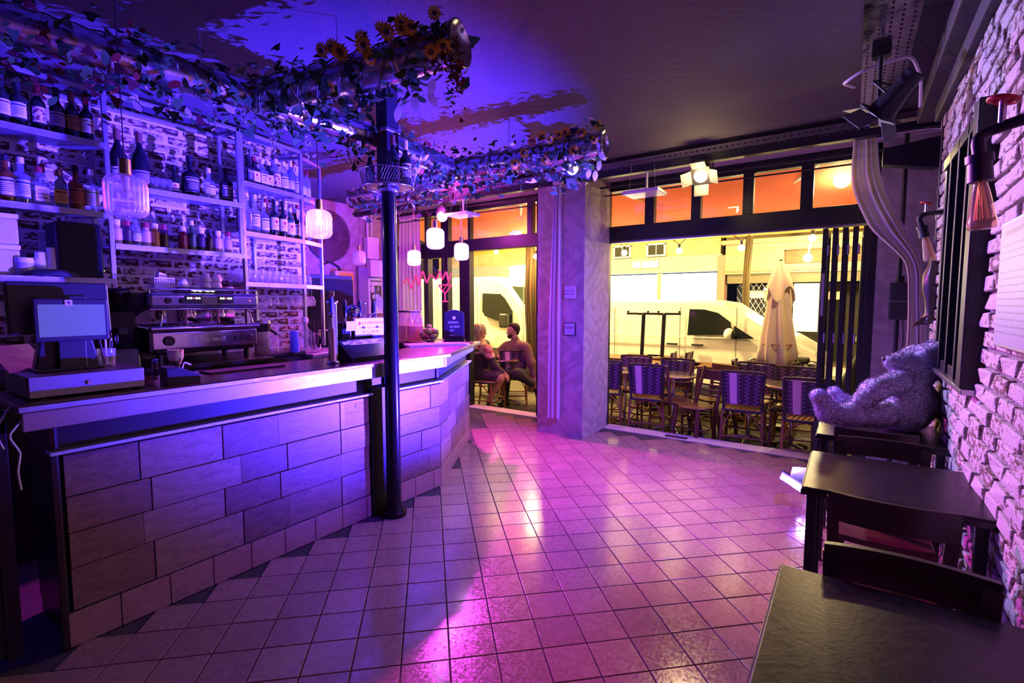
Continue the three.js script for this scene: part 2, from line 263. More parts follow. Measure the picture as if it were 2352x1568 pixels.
// ---------------------------------------------------------------- bar counter
const crate = [woodTex([0.46, 0.37, 0.33], [0.6, 0.49, 0.43], 3), woodTex([0.54, 0.45, 0.4], [0.68, 0.58, 0.51], 13), woodTex([0.4, 0.31, 0.28], [0.54, 0.43, 0.37], 23)];
const crateM = crate.map((t, i) => MT([0.9, 0.86, 0.85], 0.42, 0, { map: t, bumpMap: t, bumpScale: 0.0015 }));
const stencil = canvasTex(512, 512, (c, w, h) => {
  c.fillStyle = '#b09a80'; c.fillRect(0, 0, w, h); for (let i = 0; i < 90; i++) { c.fillStyle = `rgba(90,62,40,${0.04 + 0.08 * rnd()})`; c.fillRect(0, rnd() * h, w, 1 + rnd() * 5); }
  c.fillStyle = '#4a2c22'; c.font = 'bold 58px serif'; c.fillText('CHATEAU LA', 40, 250); c.fillText('CÔTES', 250, 90); c.fillRect(230, 20, 8, 90); c.fillRect(195, 70, 40, 60); c.fillRect(180, 130, 280, 5); c.font = '34px serif'; c.fillText('GRAND VIN', 210, 175); c.fillText('750 ML', 60, 420); c.fillText('2016', 300, 420);
});
{
  const t = thing('bar_counter', 'long bar counter clad in worn wine crate boards with steel rails and a tiled plinth', 'bar counter', [0, 0, 0]);
  const seg = [[[-2.72, -0.56], [-2.717, -2.2]], [[-2.717, -2.42], [-2.714, -2.91]], [[-2.714, -2.91], [-3.39, -4.09]]];
  const along = (a, b) => { const dx = b[0] - a[0], dz = b[1] - a[1], L = Math.hypot(dx, dz); return { L, turn: Math.atan2(-dz, dx), a }; };
  const put = (o, s, u, y, off) => { const { a, turn } = s; o.rotation.y = turn; o.position.set(a[0] + Math.cos(turn) * u + Math.sin(turn) * off, y, a[1] - Math.sin(turn) * u + Math.cos(turn) * off); return o; };
  // carcass behind the boards
  part(t, 'carcass', [bb(-3.18, -2.755, 0.0, 1.04, -2.93, -0.58), ...(() => { const s = along(...seg[2]); const g = bx(s.L, 1.04, 0.4, s.L / 2, 0.52, -0.235); g.rotateY(s.turn); return [mv(g, s.a[0], 0, s.a[1])]; })()], M.black);
  const plinthM = [0, 1, 2].map((k) => MT([0.74, 0.7, 0.68], 0.4, 0, { map: tileTex[k] }));
  const rows = [[0.158, 0.345], [0.349, 0.5], [0.504, 0.66], [0.664, 0.845]];
  let k = 0;
  seg.forEach(([a, b], si) => {
    const s = along(a, b);
    for (let u = 0; u < s.L - 0.02; u += 0.2) { const w = Math.min(0.2, s.L - u) - 0.004; if (w > 0.02) put(part(t, 'tile', bx(w, 0.15, 0.012, w / 2, 0.075, 0, 0.002), plinthM[k++ % 3]), s, u, 0.001, -0.006); }
    rows.forEach(([y0, y1], r) => {
      let u = 0.004 + (si === 0 ? 0.03 : 0);
      while (u < s.L - 0.02) {
        let w = [0.37, 0.31, 0.42, 0.27][(k + r) % 4]; if (u + w > s.L - 0.1) w = s.L - u - 0.002;
        const printed = si === 0 && r === 3 && u + w > s.L - 0.05;
        const p = part(t, 'panel', bx(w - 0.003, y1 - y0, 0.016, (w - 0.003) / 2, 0, 0, 0.0025), crateM[(k * 7 + r) % 3], printed ? 'crate board stencilled with a chateau name' : undefined);
        if (printed) { const q = part(p, 'print', mv(new THREE.PlaneGeometry(0.19, 0.16), w - 0.1, 0.0, 0.0086), MT([0.9, 0.86, 0.8], 0.5, 0, { map: stencil })); q.castShadow = false; }
        put(p, s, u, (y0 + y1) / 2, -0.014 + (k % 3) * 0.003); u += w; k++;
      }
    });
    put(part(t, 'ledge', bx(s.L + 0.03, 0.02, 0.06, s.L / 2, 0, 0, 0.006), M.brushed), s, 0, 0.866, -0.005);
    put(part(t, 'glass_strip', bx(s.L - 0.01, 0.1, 0.006, s.L / 2, 0, 0), MT([0.5, 0.46, 0.46], 0.1, 0.85)), s, 0, 0.928, -0.045);
    for (let u = 0.62; u < s.L; u += 0.66) put(part(t, 'strip_joint', bx(0.008, 0.1, 0.009, 0, 0, 0), M.steel), s, u, 0.928, -0.044);
    put(part(t, 'fascia', bx(s.L + (si === 0 ? 0.22 : si === 1 ? 0.06 : 0.05), 0.085, 0.02, s.L / 2 + (si === 0 ? 0.02 : 0), 0, 0, 0.005), M.brushed), s, 0, 1.022, 0.035);
    put(part(t, 'toe_line', bx(s.L, 0.012, 0.01, s.L / 2, 0, 0), M.black), s, 0, 0.153, -0.012);
  });
  part(t, 'end_post', [bb(-2.76, -2.71, 0, 0.875, -0.575, -0.55, 0.004), bb(-3.15, -2.72, 0.1, 1.04, -0.58, -0.57)], M.darkWood);
}
{ const t = thing('bar_gate', 'black panelled swing gate closing the near end of the bar, in deep shade', 'gate', [-2.79, 0, -0.44], -Math.PI / 2); part(t, 'panel', bb(0, 1.2, 0.05, 1.0, -0.02, 0.02, 0.006), M.black); part(t, 'frame', [bb(0, 0.05, 0.03, 1.02, -0.026, 0.026, 0.004), bb(1.15, 1.2, 0.03, 1.02, -0.026, 0.026, 0.004), bb(0, 1.2, 0.97, 1.02, -0.026, 0.026, 0.004)], M.black); part(t, 'hinge', cy(0.012, 0.012, 0.1, 0, 0.8, 0.02), M.steel); }
{ // the worktop that runs round the counter
  const pts = [[-2.668, 0.46], [-2.685, 2.99], [-3.25, 4.10], [-3.73, 3.86], [-3.2, 2.86], [-3.2, 0.46]];
  const g = rot(extr(pts, 0.026, 0.003), Math.PI / 2); g.scale(1, 1, -1);      // x, z plan drawn as x, -z
  const idx = new THREE.BufferGeometry().copy(g); const p = idx.attributes.position; for (let i = 0; i < p.count; i += 3) for (const at of Object.values(idx.attributes)) for (let c = 0; c < at.itemSize; c++) { const q = at.getComponent(i + 1, c); at.setComponent(i + 1, c, at.getComponent(i + 2, c)); at.setComponent(i + 2, c, q); }
  const o = one('bar_countertop', mv(idx, 0, 1.085, 0), MT([0.16, 0.08, 0.06], 0.22, 0, { map: woodTex([0.5, 0.35, 0.3], [0.7, 0.5, 0.42], 33), bumpMap: grainTex, bumpScale: 0.0003 }), 'dark varnished worktop running round the whole bar counter', 'counter top');
  part(o, 'edge_strip', [bb(-2.672, -2.662, 1.060, 1.083, -2.98, -0.46, 0.002)], M.brushed);
}
// ---------------------------------------------------------------- iron pole with a wire basket round it
{
  const t = thing('iron_pole', 'tall black iron pole standing in front of the bar, floor to ceiling', 'pole', [-2.605, 0, -2.305]);
  part(t, 'shaft', lat([[0, 0], [0.085, 0], [0.085, 0.03], [0.058, 0.05], [0.05, 0.12], [0.05, 2.25], [0.0, 2.25]], 28), MT([0.02, 0.02, 0.022], 0.22, 0.6));
  part(t, 'upper_shaft', bb(-0.052, 0.052, 2.25, 2.95, -0.052, 0.052, 0.006), M.black);
  part(t, 'collar', [cy(0.062, 0.062, 0.02, 0, 2.235, 0, 24), bb(-0.06, 0.06, 2.62, 2.645, -0.06, 0.06, 0.004)], M.steel);
}
struct('trim_5', [bb(-2.74, -2.70, 0, 0.9, -2.42, -2.2), bb(-2.77, -2.72, 0.88, 1.03, -2.42, -2.36)], M.black);  // dark gap in the cladding behind the pole
{
  const t = thing('wire_basket', 'round silver mesh basket fixed round the iron pole and holding bottles', 'basket', [-2.605, 2.265, -2.305]);
  const ro = 0.185, ri = 0.06, wires = [];
  part(t, 'base_plate', lat([[ri, 0], [0.15, 0], [0.165, 0.006], [ri, 0.006]], 40), M.galv);
  for (let i = 0; i < 60; i++) for (const s of [-1, 1]) { const a = i / 60 * Math.PI * 2, b = a + s * 0.28; const P = (q, y) => [Math.cos(q) * (0.165 + 0.02 * y / 0.1), y, Math.sin(q) * (0.165 + 0.02 * y / 0.1)]; wires.push(bar(P(a, 0.0), P((a + b) / 2, 0.05), 0.0016, 4), bar(P((a + b) / 2, 0.05), P(b, 0.1), 0.0016, 4)); }
  part(t, 'mesh_side', wires, M.galv);
  part(t, 'rim', [rot(new THREE.TorusGeometry(ro, 0.005, 8, 48), Math.PI / 2).translate(0, 0.1, 0), rot(new THREE.TorusGeometry(0.165, 0.005, 8, 48), Math.PI / 2)], M.galv);
  const spok = []; for (let i = 0; i < 20; i++) { const a = i / 20 * Math.PI * 2; spok.push(bar([Math.cos(a) * ri, 0.003, Math.sin(a) * ri], [Math.cos(a) * 0.165, 0.0, Math.sin(a) * 0.165], 0.002, 5)); }
  part(t, 'spoke', spok, M.galv);
}
// ---------------------------------------------------------------- steel back shelves
const BC = 11.65 * D2R, dBC = [-Math.sin(BC), -Math.cos(BC)], nBC = [-Math.cos(BC), Math.sin(BC)];
const CD = 28 * D2R, dCD = [-Math.sin(CD), -Math.cos(CD)], nCD = [-Math.cos(CD), Math.sin(CD)];
const pB = [-4.15, -2.117], pC = [pB[0] + dBC[0] * 0.65, pB[1] + dBC[1] * 0.65], pD = [pC[0] + dCD[0] * 0.34, pC[1] + dCD[1] * 0.34];
const shelfM = MT([0.34, 0.34, 0.37], 0.36, 0.75, { bumpMap: fineTex, bumpScale: 0.0003 });
function shelfUnit(name, label, a, b, levels, d, y0, ytop, postsAt) {
  const dx = b[0] - a[0], dz = b[1] - a[1], L = Math.hypot(dx, dz), turn = Math.atan2(-dz, dx), t = thing(name, label, 'shelving', [a[0], 0, a[1]], turn), P = 0.028;
  // local x runs along the front edge, local -z towards the wall... the front faces +z
  for (const [u, w] of postsAt) part(t, 'post', bb(u * L - P / 2, u * L + P / 2, y0, ytop, w * d - P, w * d, 0.003), shelfM);
  part(t, 'top_rail', [bb(0, L, ytop - P, ytop, -P, 0, 0.003), bb(0, L, ytop - P, ytop, -d, -d + P, 0.003), bb(0, P, ytop - P, ytop, -d, 0, 0.003), bb(L - P, L, ytop - P, ytop, -d, 0, 0.003)], shelfM);
  for (const y of levels) { const s = part(t, 'shelf', [bb(0, L, y - 0.012, y, -d, 0.004, 0.002)], shelfM); part(s, 'front_lip', bb(0, L, y - 0.04, y - 0.008, -0.012, 0.003, 0.002), shelfM); }
  return t;
}
shelfUnit('steel_shelf', 'steel bottle shelf at the far left above the till screens', [-4.15, -0.45], [-4.15, -1.235], [2.56, 2.10, 1.66], 0.33, 1.06, 2.9, [[1, 0], [1, -0.92], [0, 0], [0, -0.92]]);
shelfUnit('steel_shelf', 'two tier steel bottle shelf above the coffee machine', [-4.15, -1.25], [-4.15, -2.117], [2.31, 1.90], 0.33, 1.9, 2.905, [[0.985, 0], [0.985, -0.92]]);
shelfUnit('steel_shelf', 'angled steel shelf of bottles and rows of glasses right of the coffee machine', pB, pC, [2.50, 2.09, 1.67], 0.33, 1.06, 2.905, [[0.02, 0], [0.98, 0], [0.55, -0.92]]);
shelfUnit('steel_shelf', 'short end bay of the steel shelving, nearest the iron pole', pC, pD, [2.49, 2.09, 1.67], 0.33, 1.06, 2.86, [[0.97, 0], [0.97, -0.92]]);
// ---------------------------------------------------------------- back counter
{
  const t = thing('back_counter', 'low dark back counter under the shelves, coffee machine and glassware on it', 'counter', [0, 0, 0]);
  part(t, 'worktop', [bb(-4.5, -3.82, 1.03, 1.06, -2.15, -0.45, 0.004), bb(-4.53, -4.08, 1.03, 1.06, -2.6, -2.15, 0.004)], M.darkWood);
  for (let i = 0; i < 4; i++) { const d = part(t, 'door', bb(-3.86, -3.845, 0.12, 1.0, -0.48 - i * 0.41, -0.87 - i * 0.41, 0.004), M.black); part(d, 'handle', bar([-3.83, 0.9, -0.6 - i * 0.41], [-3.83, 0.9, -0.74 - i * 0.41], 0.006), M.steel); }
  part(t, 'carcass', [bb(-4.5, -3.86, 0, 1.03, -2.15, -0.45), bb(-4.53, -4.12, 0, 1.03, -2.6, -2.15)], M.black);
}
{
  const t = thing('drawer_unit', 'stainless refrigerated drawer unit at the end of the back counter by the beer taps', 'cabinet', [-4.02, 0, -2.62], Math.atan2(0.35, -0.1));
  part(t, 'cabinet_body', bb(0, 0.62, 0.0, 1.0, -0.45, 0, 0.004), M.brushed);
  part(t, 'worktop', bb(-0.01, 0.63, 1.0, 1.03, -0.46, 0.02, 0.004), MT([0.3, 0.36, 0.34], 0.35, 0.6));
  for (const [x0, x1] of [[0.02, 0.3], [0.32, 0.6]]) for (const [y0, y1] of [[0.62, 0.78], [0.8, 0.97]]) { const d = part(t, 'drawer', bb(x0, x1, y0, y1, 0, 0.018, 0.004), MT([0.36, 0.42, 0.42], 0.32, 0.8)); part(d, 'handle', bb(x0 + 0.06, x1 - 0.06, y1 - 0.03, y1 - 0.015, 0.018, 0.035, 0.003), M.black); }
}
{
  const t = thing('bottle_fridge', 'tall black glass door fridge in the dark corner behind the shelf end', 'fridge', [-4.95, 0, -3.3]);
  part(t, 'cabinet_body', bb(-0.3, 0.25, 0, 1.8, -0.3, 0.3, 0.01), M.black);
  const d = part(t, 'door', bb(0.25, 0.28, 0.1, 1.75, -0.29, 0.29, 0.006), M.blackGloss); part(d, 'handle', bar([0.31, 1.2, -0.2], [0.31, 1.2, 0.2], 0.01), M.steel);
}
// ---------------------------------------------------------------- bottles
const labelTex = {};
function labelMat(kind) {
  if (labelTex[kind]) return labelTex[kind];
  const D = { white: ['#e9e4da', '#333'], cream: ['#d8cba8', '#5a2'], blue: ['#e8ecf5', '#1b3a8c'], art: ['#e6dfe0', '#7b2d3a'], yellow: ['#c8a530', '#3b2a10'], orange: ['#b8661d', '#2a1206'], grey: ['#9c93a0', '#222'], gold: ['#a98437', '#20160a'], red: ['#e8e4dc', '#b3202a'], dark: ['#24202c', '#d9d4c8'], james: ['#e4dccb', '#8c2f24'] }[kind];
  const t = canvasTex(128, 128, (c, w, h) => {
    c.fillStyle = D[0]; c.fillRect(0, 0, w, h); c.fillStyle = D[1];
    if (kind === 'art') { for (let i = 0; i < 16; i++) { c.beginPath(); c.arc(rnd() * w, rnd() * h * 0.8, 5 + rnd() * 9, 0, 7); c.fill(); } c.fillRect(0, h - 22, w, 5); }
    else if (kind === 'red') { c.beginPath(); c.arc(w / 2, 44, 17, 0, 7); c.fill(); c.fillRect(20, 76, 88, 4); c.fillRect(30, 88, 68, 3); }
    else if (kind === 'james') { c.font = 'bold 26px serif'; c.textAlign = 'center'; c.fillText('SAINT', w / 2, 40); c.fillText('JAMES', w / 2, 72); c.fillRect(20, 92, 88, 10); }
    else { c.fillRect(14, 18, 100, 12); for (let i = 0; i < 5; i++) c.fillRect(24 + (i % 2) * 8, 44 + i * 13, 80 - (i % 2) * 16, 4); c.fillRect(0, 0, w, 4); c.fillRect(0, h - 4, w, 4); }
  });
  return (labelTex[kind] = MT([0.95, 0.95, 0.95], 0.55, 0, { map: t }));
}
const glassM = {
  dark: MP([0.012, 0.018, 0.012], { roughness: 0.08, clearcoat: 0.6 }), black: MP([0.01, 0.01, 0.012], { roughness: 0.1 }),
  clear: MP([0.9, 0.95, 0.95], { roughness: 0.05, transmission: 0.9, thickness: 0 }), amber: MP([0.35, 0.12, 0.03], { roughness: 0.08, transmission: 0.55, thickness: 0 }),
  green: MP([0.05, 0.2, 0.07], { roughness: 0.08, transmission: 0.4, thickness: 0 }), blue: MP([0.25, 0.3, 0.75], { roughness: 0.08, transmission: 0.6, thickness: 0 }),
  juiceO: MP([0.55, 0.25, 0.05], { roughness: 0.15 }), juiceR: MP([0.25, 0.02, 0.03], { roughness: 0.15 }), juiceP: MP([0.6, 0.42, 0.45], { roughness: 0.18 }), juiceD: MP([0.05, 0.02, 0.03], { roughness: 0.15 }), juiceG: MP([0.04, 0.09, 0.03], { roughness: 0.15 }),
};
const BK = {   // body radius, height of: body, shoulder, neck start; neck radius; full height; label low, high
  wine: [0.0375, 0.17, 0.215, 0.0145, 0.3, 0.055, 0.15], magnum: [0.052, 0.19, 0.29, 0.018, 0.39, 0.03, 0.13], spirit: [0.04, 0.17, 0.2, 0.015, 0.28, 0.04, 0.15], round: [0.047, 0.14, 0.17, 0.015, 0.25, 0.03, 0.12],
  slim: [0.034, 0.2, 0.235, 0.013, 0.31, 0.05, 0.13], juice: [0.031, 0.105, 0.125, 0.019, 0.165, 0.02, 0.08], beer: [0.03, 0.12, 0.16, 0.013, 0.22, 0.03, 0.09], tall: [0.038, 0.19, 0.225, 0.014, 0.33, 0.06, 0.17], square: [0.043, 0.15, 0.175, 0.016, 0.24, 0.03, 0.12],
};
const geoCache = {};
function bottleGeo(k) {
  if (geoCache[k]) return geoCache[k];
  const [r, hb, hs, rn, hh, l0, l1] = BK[k]; let body, lab;
  if (k === 'square') { body = merge([bx(r * 1.75, hb, r * 1.75, 0, hb / 2, 0, 0.009), lat([[r * 0.8, hb - 0.004], [r * 0.6, hs - 0.008], [rn, hs], [rn, hh - 0.03]], 20)]); lab = bb(r * 0.875, r * 0.875 + 0.001, l0, l1, -r * 0.8, r * 0.8); }
  else { body = lat([[0, 0.004], [r * 0.85, 0], [r, 0.006], [r, hb], [r * 0.93, hb + (hs - hb) * 0.35], [r * 0.62, hb + (hs - hb) * 0.72], [rn * 1.15, hs], [rn, hs + 0.01], [rn, hh - 0.012], [rn * 1.15, hh - 0.012], [rn * 1.15, hh - 0.002], [0, hh - 0.002]], 22); lab = mv(new THREE.CylinderGeometry(r + 0.0008, r + 0.0008, l1 - l0, 18, 1, true, Math.PI / 2 - 1.25, 2.5), 0, (l0 + l1) / 2, 0); }
  const cap = k === 'wine' || k === 'magnum' || k === 'slim' ? cy(rn * 1.22, rn * 1.22, (hh - hs) * 0.72, 0, hs + (hh - hs) * 0.3, 0, 16) : cy(rn * 1.25, rn * 1.25, 0.035, 0, hh - 0.03, 0, 16);
  return (geoCache[k] = { body, lab, cap });
}
const capM = { black: M.black, red: MT([0.3, 0.02, 0.03], 0.35), white: M.white, gold: M.brass, blue: MT([0.05, 0.08, 0.4], 0.4), foil: MT([0.35, 0.16, 0.08], 0.35, 0.6) };
function bottle(k, g, l, c, p, label, group, scale = 1) {
  const t = thing('bottle', label, 'bottle', p, rr(-0.3, 0.3), group), q = bottleGeo(k); t.scale.setScalar(scale);
  part(t, 'glass_body', q.body, glassM[g]); if (l) part(t, 'paper_label', q.lab, labelMat(l)); part(t, 'cap', q.cap, capM[c]); return t;
}
const ord = ['first', 'second', 'third', 'fourth', 'fifth', 'sixth', 'seventh', 'eighth', 'ninth', 'tenth', 'eleventh', 'twelfth', 'thirteenth', 'fourteenth'];
function bottleRow(list, at, where, group) { list.forEach(([u, k, g, l, c, desc, s], i) => bottle(k, g, l, c, at(u), `${desc}, ${ord[i]} on ${where}`, group, s || 1)); }
const s1 = (y, x = -4.25) => (z) => [x, y, z];
const onB = (y, o = 0.1) => (u) => [pB[0] + dBC[0] * u + nBC[0] * o, y, pB[1] + dBC[1] * u + nBC[1] * o];
const onC = (y, o = 0.1) => (u) => [pC[0] + dCD[0] * u + nCD[0] * o, y, pC[1] + dCD[1] * u + nCD[1] * o];
bottleRow([[-0.766, 'wine', 'dark', 'white', 'black', 'dark wine bottle with plain white label'], [-0.837, 'wine', 'dark', 'blue', 'black', 'wine bottle with a white and blue label'], [-0.927, 'wine', 'dark', 'art', 'red', 'wine bottle with a red spotted picture label'], [-1.017, 'wine', 'black', 'grey', 'black', 'black wine bottle with grey label'], [-1.091, 'wine', 'dark', 'gold', 'foil', 'dark wine bottle with dull gold label'], [-1.165, 'wine', 'black', 'cream', 'red', 'black wine bottle with cream label']], s1(2.56), 'the far left top shelf', 'wine bottles on the far left top shelf');
bottleRow([[-0.758, 'spirit', 'amber', 'white', 'black', 'amber spirit bottle with white label'], [-0.827, 'spirit', 'clear', 'blue', 'white', 'clear spirit bottle with white cap'], [-0.907, 'square', 'clear', 'james', 'red', 'square clear rum bottle with a printed label'], [-1.0, 'square', 'clear', 'yellow', 'gold', 'square bottle with olive yellow label'], [-1.087, 'spirit', 'amber', 'orange', 'black', 'brown bottle with an orange brown label'], [-1.165, 'spirit', 'clear', 'cream', 'white', 'clear bottle with a cream label']], s1(2.1), 'the far left middle shelf', 'spirit bottles on the far left middle shelf');
[[-0.79, 'clear', 'white'], [-0.865, 'amber', 'black'], [-0.95, 'clear', 'red'], [-1.04, 'green', 'gold']].forEach(([z, g, c], i) => bottle('slim', g, null, c, [-4.37, 2.1, z], `${['clear', 'amber', 'clear red-capped', 'green'][i]} slim bottle in the back row of the far left middle shelf`, 'back row bottles', 0.93));
bottleRow([[-1.335, 'magnum', 'black', 'white', 'foil', 'large dark champagne magnum with foil neck'], [-1.465, 'magnum', 'black', 'grey', 'foil', 'large dark champagne magnum with a pale wide label', 1.03], [-1.68, 'beer', 'dark', 'red', 'black', 'small dark bottle with white and red label'], [-1.79, 'round', 'black', 'dark', 'black', 'broad black round-shouldered bottle with faint print', 1.25], [-1.923, 'round', 'clear', 'white', 'white', 'clear bottle with bright oval white label'], [-2.055, 'square', 'black', 'dark', 'black', 'square black whiskey bottle with pale print', 1.15]], s1(2.31, -4.28), 'the upper shelf over the coffee machine', 'bottles on the upper shelf over the coffee machine');
bottleRow([[-1.292, 'juiceP', 'white'], [-1.35, 'juiceD', 'red'], [-1.405, 'clear', 'black'], [-1.465, 'juiceP', 'red'], [-1.52, 'juiceO', 'white'], [-1.577, 'juiceD', 'red'], [-1.705, 'juiceR', 'white'], [-1.769, 'juiceG', 'white'], [-1.835, 'juiceD', 'white'], [-1.893, 'juiceD', 'black'], [-1.96, 'juiceP', 'white'], [-2.04, 'juiceP', 'red']].map(([z, g, c], i) => [z, ['juice', 'beer', 'juice'][i % 5 === 2 ? 1 : 0], g, i === 2 ? 'cream' : null, c, `${{ juiceP: 'pinkish', juiceD: 'near-black', juiceO: 'orange', juiceR: 'dark red', juiceG: 'dark green', clear: 'clear' }[g]} juice bottle with ${c} cap`, 1.02]), s1(1.9), 'the lower shelf over the coffee machine', 'small juice bottles over the coffee machine');
bottleRow([[0.145, 'square', 'black', 'dark', 'black', 'dark boxed spirit bottle'], [0.205, 'square', 'black', 'red', 'red', 'dark bottle in a red topped box'], [0.289, 'square', 'clear', 'white', 'white', 'squat bottle with large white label and white cap'], [0.353, 'square', 'black', 'red', 'white', 'black bottle with a small red striped label'], [0.433, 'spirit', 'clear', 'art', 'white', 'clear bottle with a flowered label'], [0.52, 'spirit', 'clear', 'white', 'white', 'tall clear gin bottle with pale label'], [0.6, 'slim', 'blue', 'white', 'white', 'slim bluish bottle with a white neck']], onB(2.5), 'the top shelf right of the coffee machine', 'bottles on the top shelf right of the coffee machine');
bottleRow([[0.12, 'tall', 'clear', null, 'white', 'tall clear syrup bottle with white cap'], [0.2, 'tall', 'clear', 'white', 'white', 'second tall clear syrup bottle'], [0.291, 'spirit', 'clear', 'blue', 'white', 'clear vodka bottle with low white label'], [0.397, 'tall', 'dark', 'red', 'black', 'dark vermouth bottle with tall white label and red dot'], [0.494, 'tall', 'dark', 'red', 'black', 'twin dark vermouth bottle with red dotted white label'], [0.575, 'spirit', 'green', 'red', 'white', 'green bottle with a small red and white label'], [0.64, 'spirit', 'dark', 'white', 'white', 'dark bottle with narrow white label']], onB(2.09), 'the middle shelf right of the coffee machine', 'bottles on the middle shelf right of the coffee machine');
[[0.16, 'amber'], [0.3, 'clear'], [0.42, 'amber'], [0.53, 'clear']].forEach(([u, g], i) => bottle('tall', g, 'white', i % 2 ? 'white' : 'red', onB(2.09, 0.22)(u), `${g} bottle in the back row behind the vermouth bottles, ${ord[i]} along`, 'back row bottles', 1.05));
bottleRow([[0.07, 'spirit', 'clear', 'white', 'white', 'clear bottle with a bright white label'], [0.16, 'slim', 'blue', 'blue', 'black', 'slim blue bottle'], [0.25, 'slim', 'clear', 'cream', 'red', 'slim clear bottle with cream label']], onC(2.49), 'the top shelf of the end bay', 'bottles in the end bay');
bottleRow([[0.06, 'tall', 'clear', 'red', 'red', 'clear bottle glowing pink with a red label'], [0.15, 'spirit', 'amber', 'cream', 'gold', 'amber bottle with gold cap'], [0.24, 'slim', 'clear', 'white', 'white', 'clear slim bottle with white label']], onC(2.09), 'the middle shelf of the end bay', 'bottles in the end bay');
for (const [a, k, g, l, c, s] of [[0.45, 'wine', 'dark', null, 'foil', 'champagne style'], [2.4, 'beer', 'dark', 'blue', 'white', 'white-capped'], [-0.6, 'wine', 'dark', 'white', 'white', 'white-labelled'], [-1.9, 'wine', 'amber', null, 'gold', 'amber'], [3.7, 'wine', 'black', 'white', 'black', 'black']]) bottle(k, g, l, c, [-2.605 + 0.118 * Math.cos(a), 2.272, -2.305 + 0.118 * Math.sin(a)], `${s} bottle standing in the mesh basket round the iron pole`, 'bottles in the pole basket');
// ---------------------------------------------------------------- glasses
const gl = MP([0.98, 0.98, 1], { roughness: 0.03, transmission: 0.95, thickness: 0, ior: 1.5 });
const tumblerG = lat([[0, 0.004], [0.026, 0.0], [0.033, 0.11], [0.0315, 0.11], [0.0255, 0.01], [0, 0.01]], 16);
const wineG = lat([[0, 0], [0.032, 0.001], [0.006, 0.007], [0.004, 0.03], [0.004, 0.075], [0.02, 0.09], [0.036, 0.12], [0.036, 0.145], [0.03, 0.18], [0.029, 0.18], [0.0345, 0.144], [0.019, 0.093], [0, 0.082]], 16);
function glass(kind, p, flip, label, group) { const o = one(kind === 't' ? 'tumbler' : 'wine_glass', kind === 't' ? tumblerG : wineG, gl, label, 'glass', group); o.position.set(...p); if (flip) o.rotation.x = Math.PI; return o; }
for (let r = 0; r < 3; r++) for (let i = 0; i < 7; i++) glass('t', onB(1.671, 0.05 + r * 0.085)(0.05 + i * 0.068 + (r % 2) * 0.02), false, 'clear tumbler in the packed rows on the glass shelf right of the coffee machine', 'tumblers on the glass shelf');
for (let r = 0; r < 2; r++) for (let i = 0; i < 2; i++) glass('w', onB(1.851, 0.07 + r * 0.1)(0.535 + i * 0.072), true, 'stemmed glass upside down at the right end of the glass shelf', 'stemmed glasses on the glass shelf');
for (let i = 0; i < 4; i++) glass('w', onC(1.851, 0.07 + (i % 2) * 0.1)(0.06 + (i >> 1) * 0.1), true, 'stemmed glass upside down in the end bay of the shelving', 'stemmed glasses in the end bay');
{ const t = thing('glass_hanger', 'wire stemware rack under the glass shelf, its rods ending in hooks', 'rack', [0, 0, 0]); const q = []; for (const u of [0.22, 0.3, 0.38, 0.46, 0.54, 0.62]) { const a = onB(1.64, 0.0)(u), b = onB(1.64, 0.3)(u); q.push(bar(a, b, 0.003, 6), bar(a, [a[0], 1.66, a[2]], 0.003, 6)); } for (const u of [0.05, 0.11, 0.17, 0.23, 0.29]) { const a = onC(1.64, 0)(u), b = onC(1.64, 0.3)(u); q.push(bar(a, b, 0.003, 6), bar(a, [a[0], 1.66, a[2]], 0.003, 6)); } part(t, 'rod', q, M.steel); }
for (const u of [0.26, 0.34, 0.5, 0.58]) for (const o of [0.06, 0.15]) glass('w', onB(1.643, o)(u), true, 'wine glass hanging upside down under the glass shelf', 'hanging wine glasses');
for (const u of [0.08, 0.14, 0.2]) for (const o of [0.06, 0.15]) glass('w', onC(1.643, o)(u), true, 'wine glass hanging under the end bay', 'wine glasses hanging in the end bay');
for (let i = 0; i < 6; i++) glass('t', [-4.24 - (i % 2) * 0.07, 2.311, -1.535 - (i >> 1) * 0.045], false, 'clear shot tumbler in the cluster beside the magnums on the upper shelf', 'tumblers beside the magnums').scale.set(0.75, 0.9, 0.75);
for (let i = 0; i < 8; i++) glass('t', [-4.2 - (i % 2) * 0.08, 1.061, -2.2 - (i >> 1) * 0.075], false, 'clear tumbler on the back counter right of the coffee machine', 'tumblers on the back counter').scale.set(1.05, 1.1 + (i % 3) * 0.3, 1.05);
for (let i = 0; i < 4; i++) glass('t', [-4.2 - (i % 2) * 0.08, 1.19, -2.215 - (i >> 1) * 0.075], false, 'clear tumbler stacked on top of others on the back counter', 'stacked tumblers on the back counter');
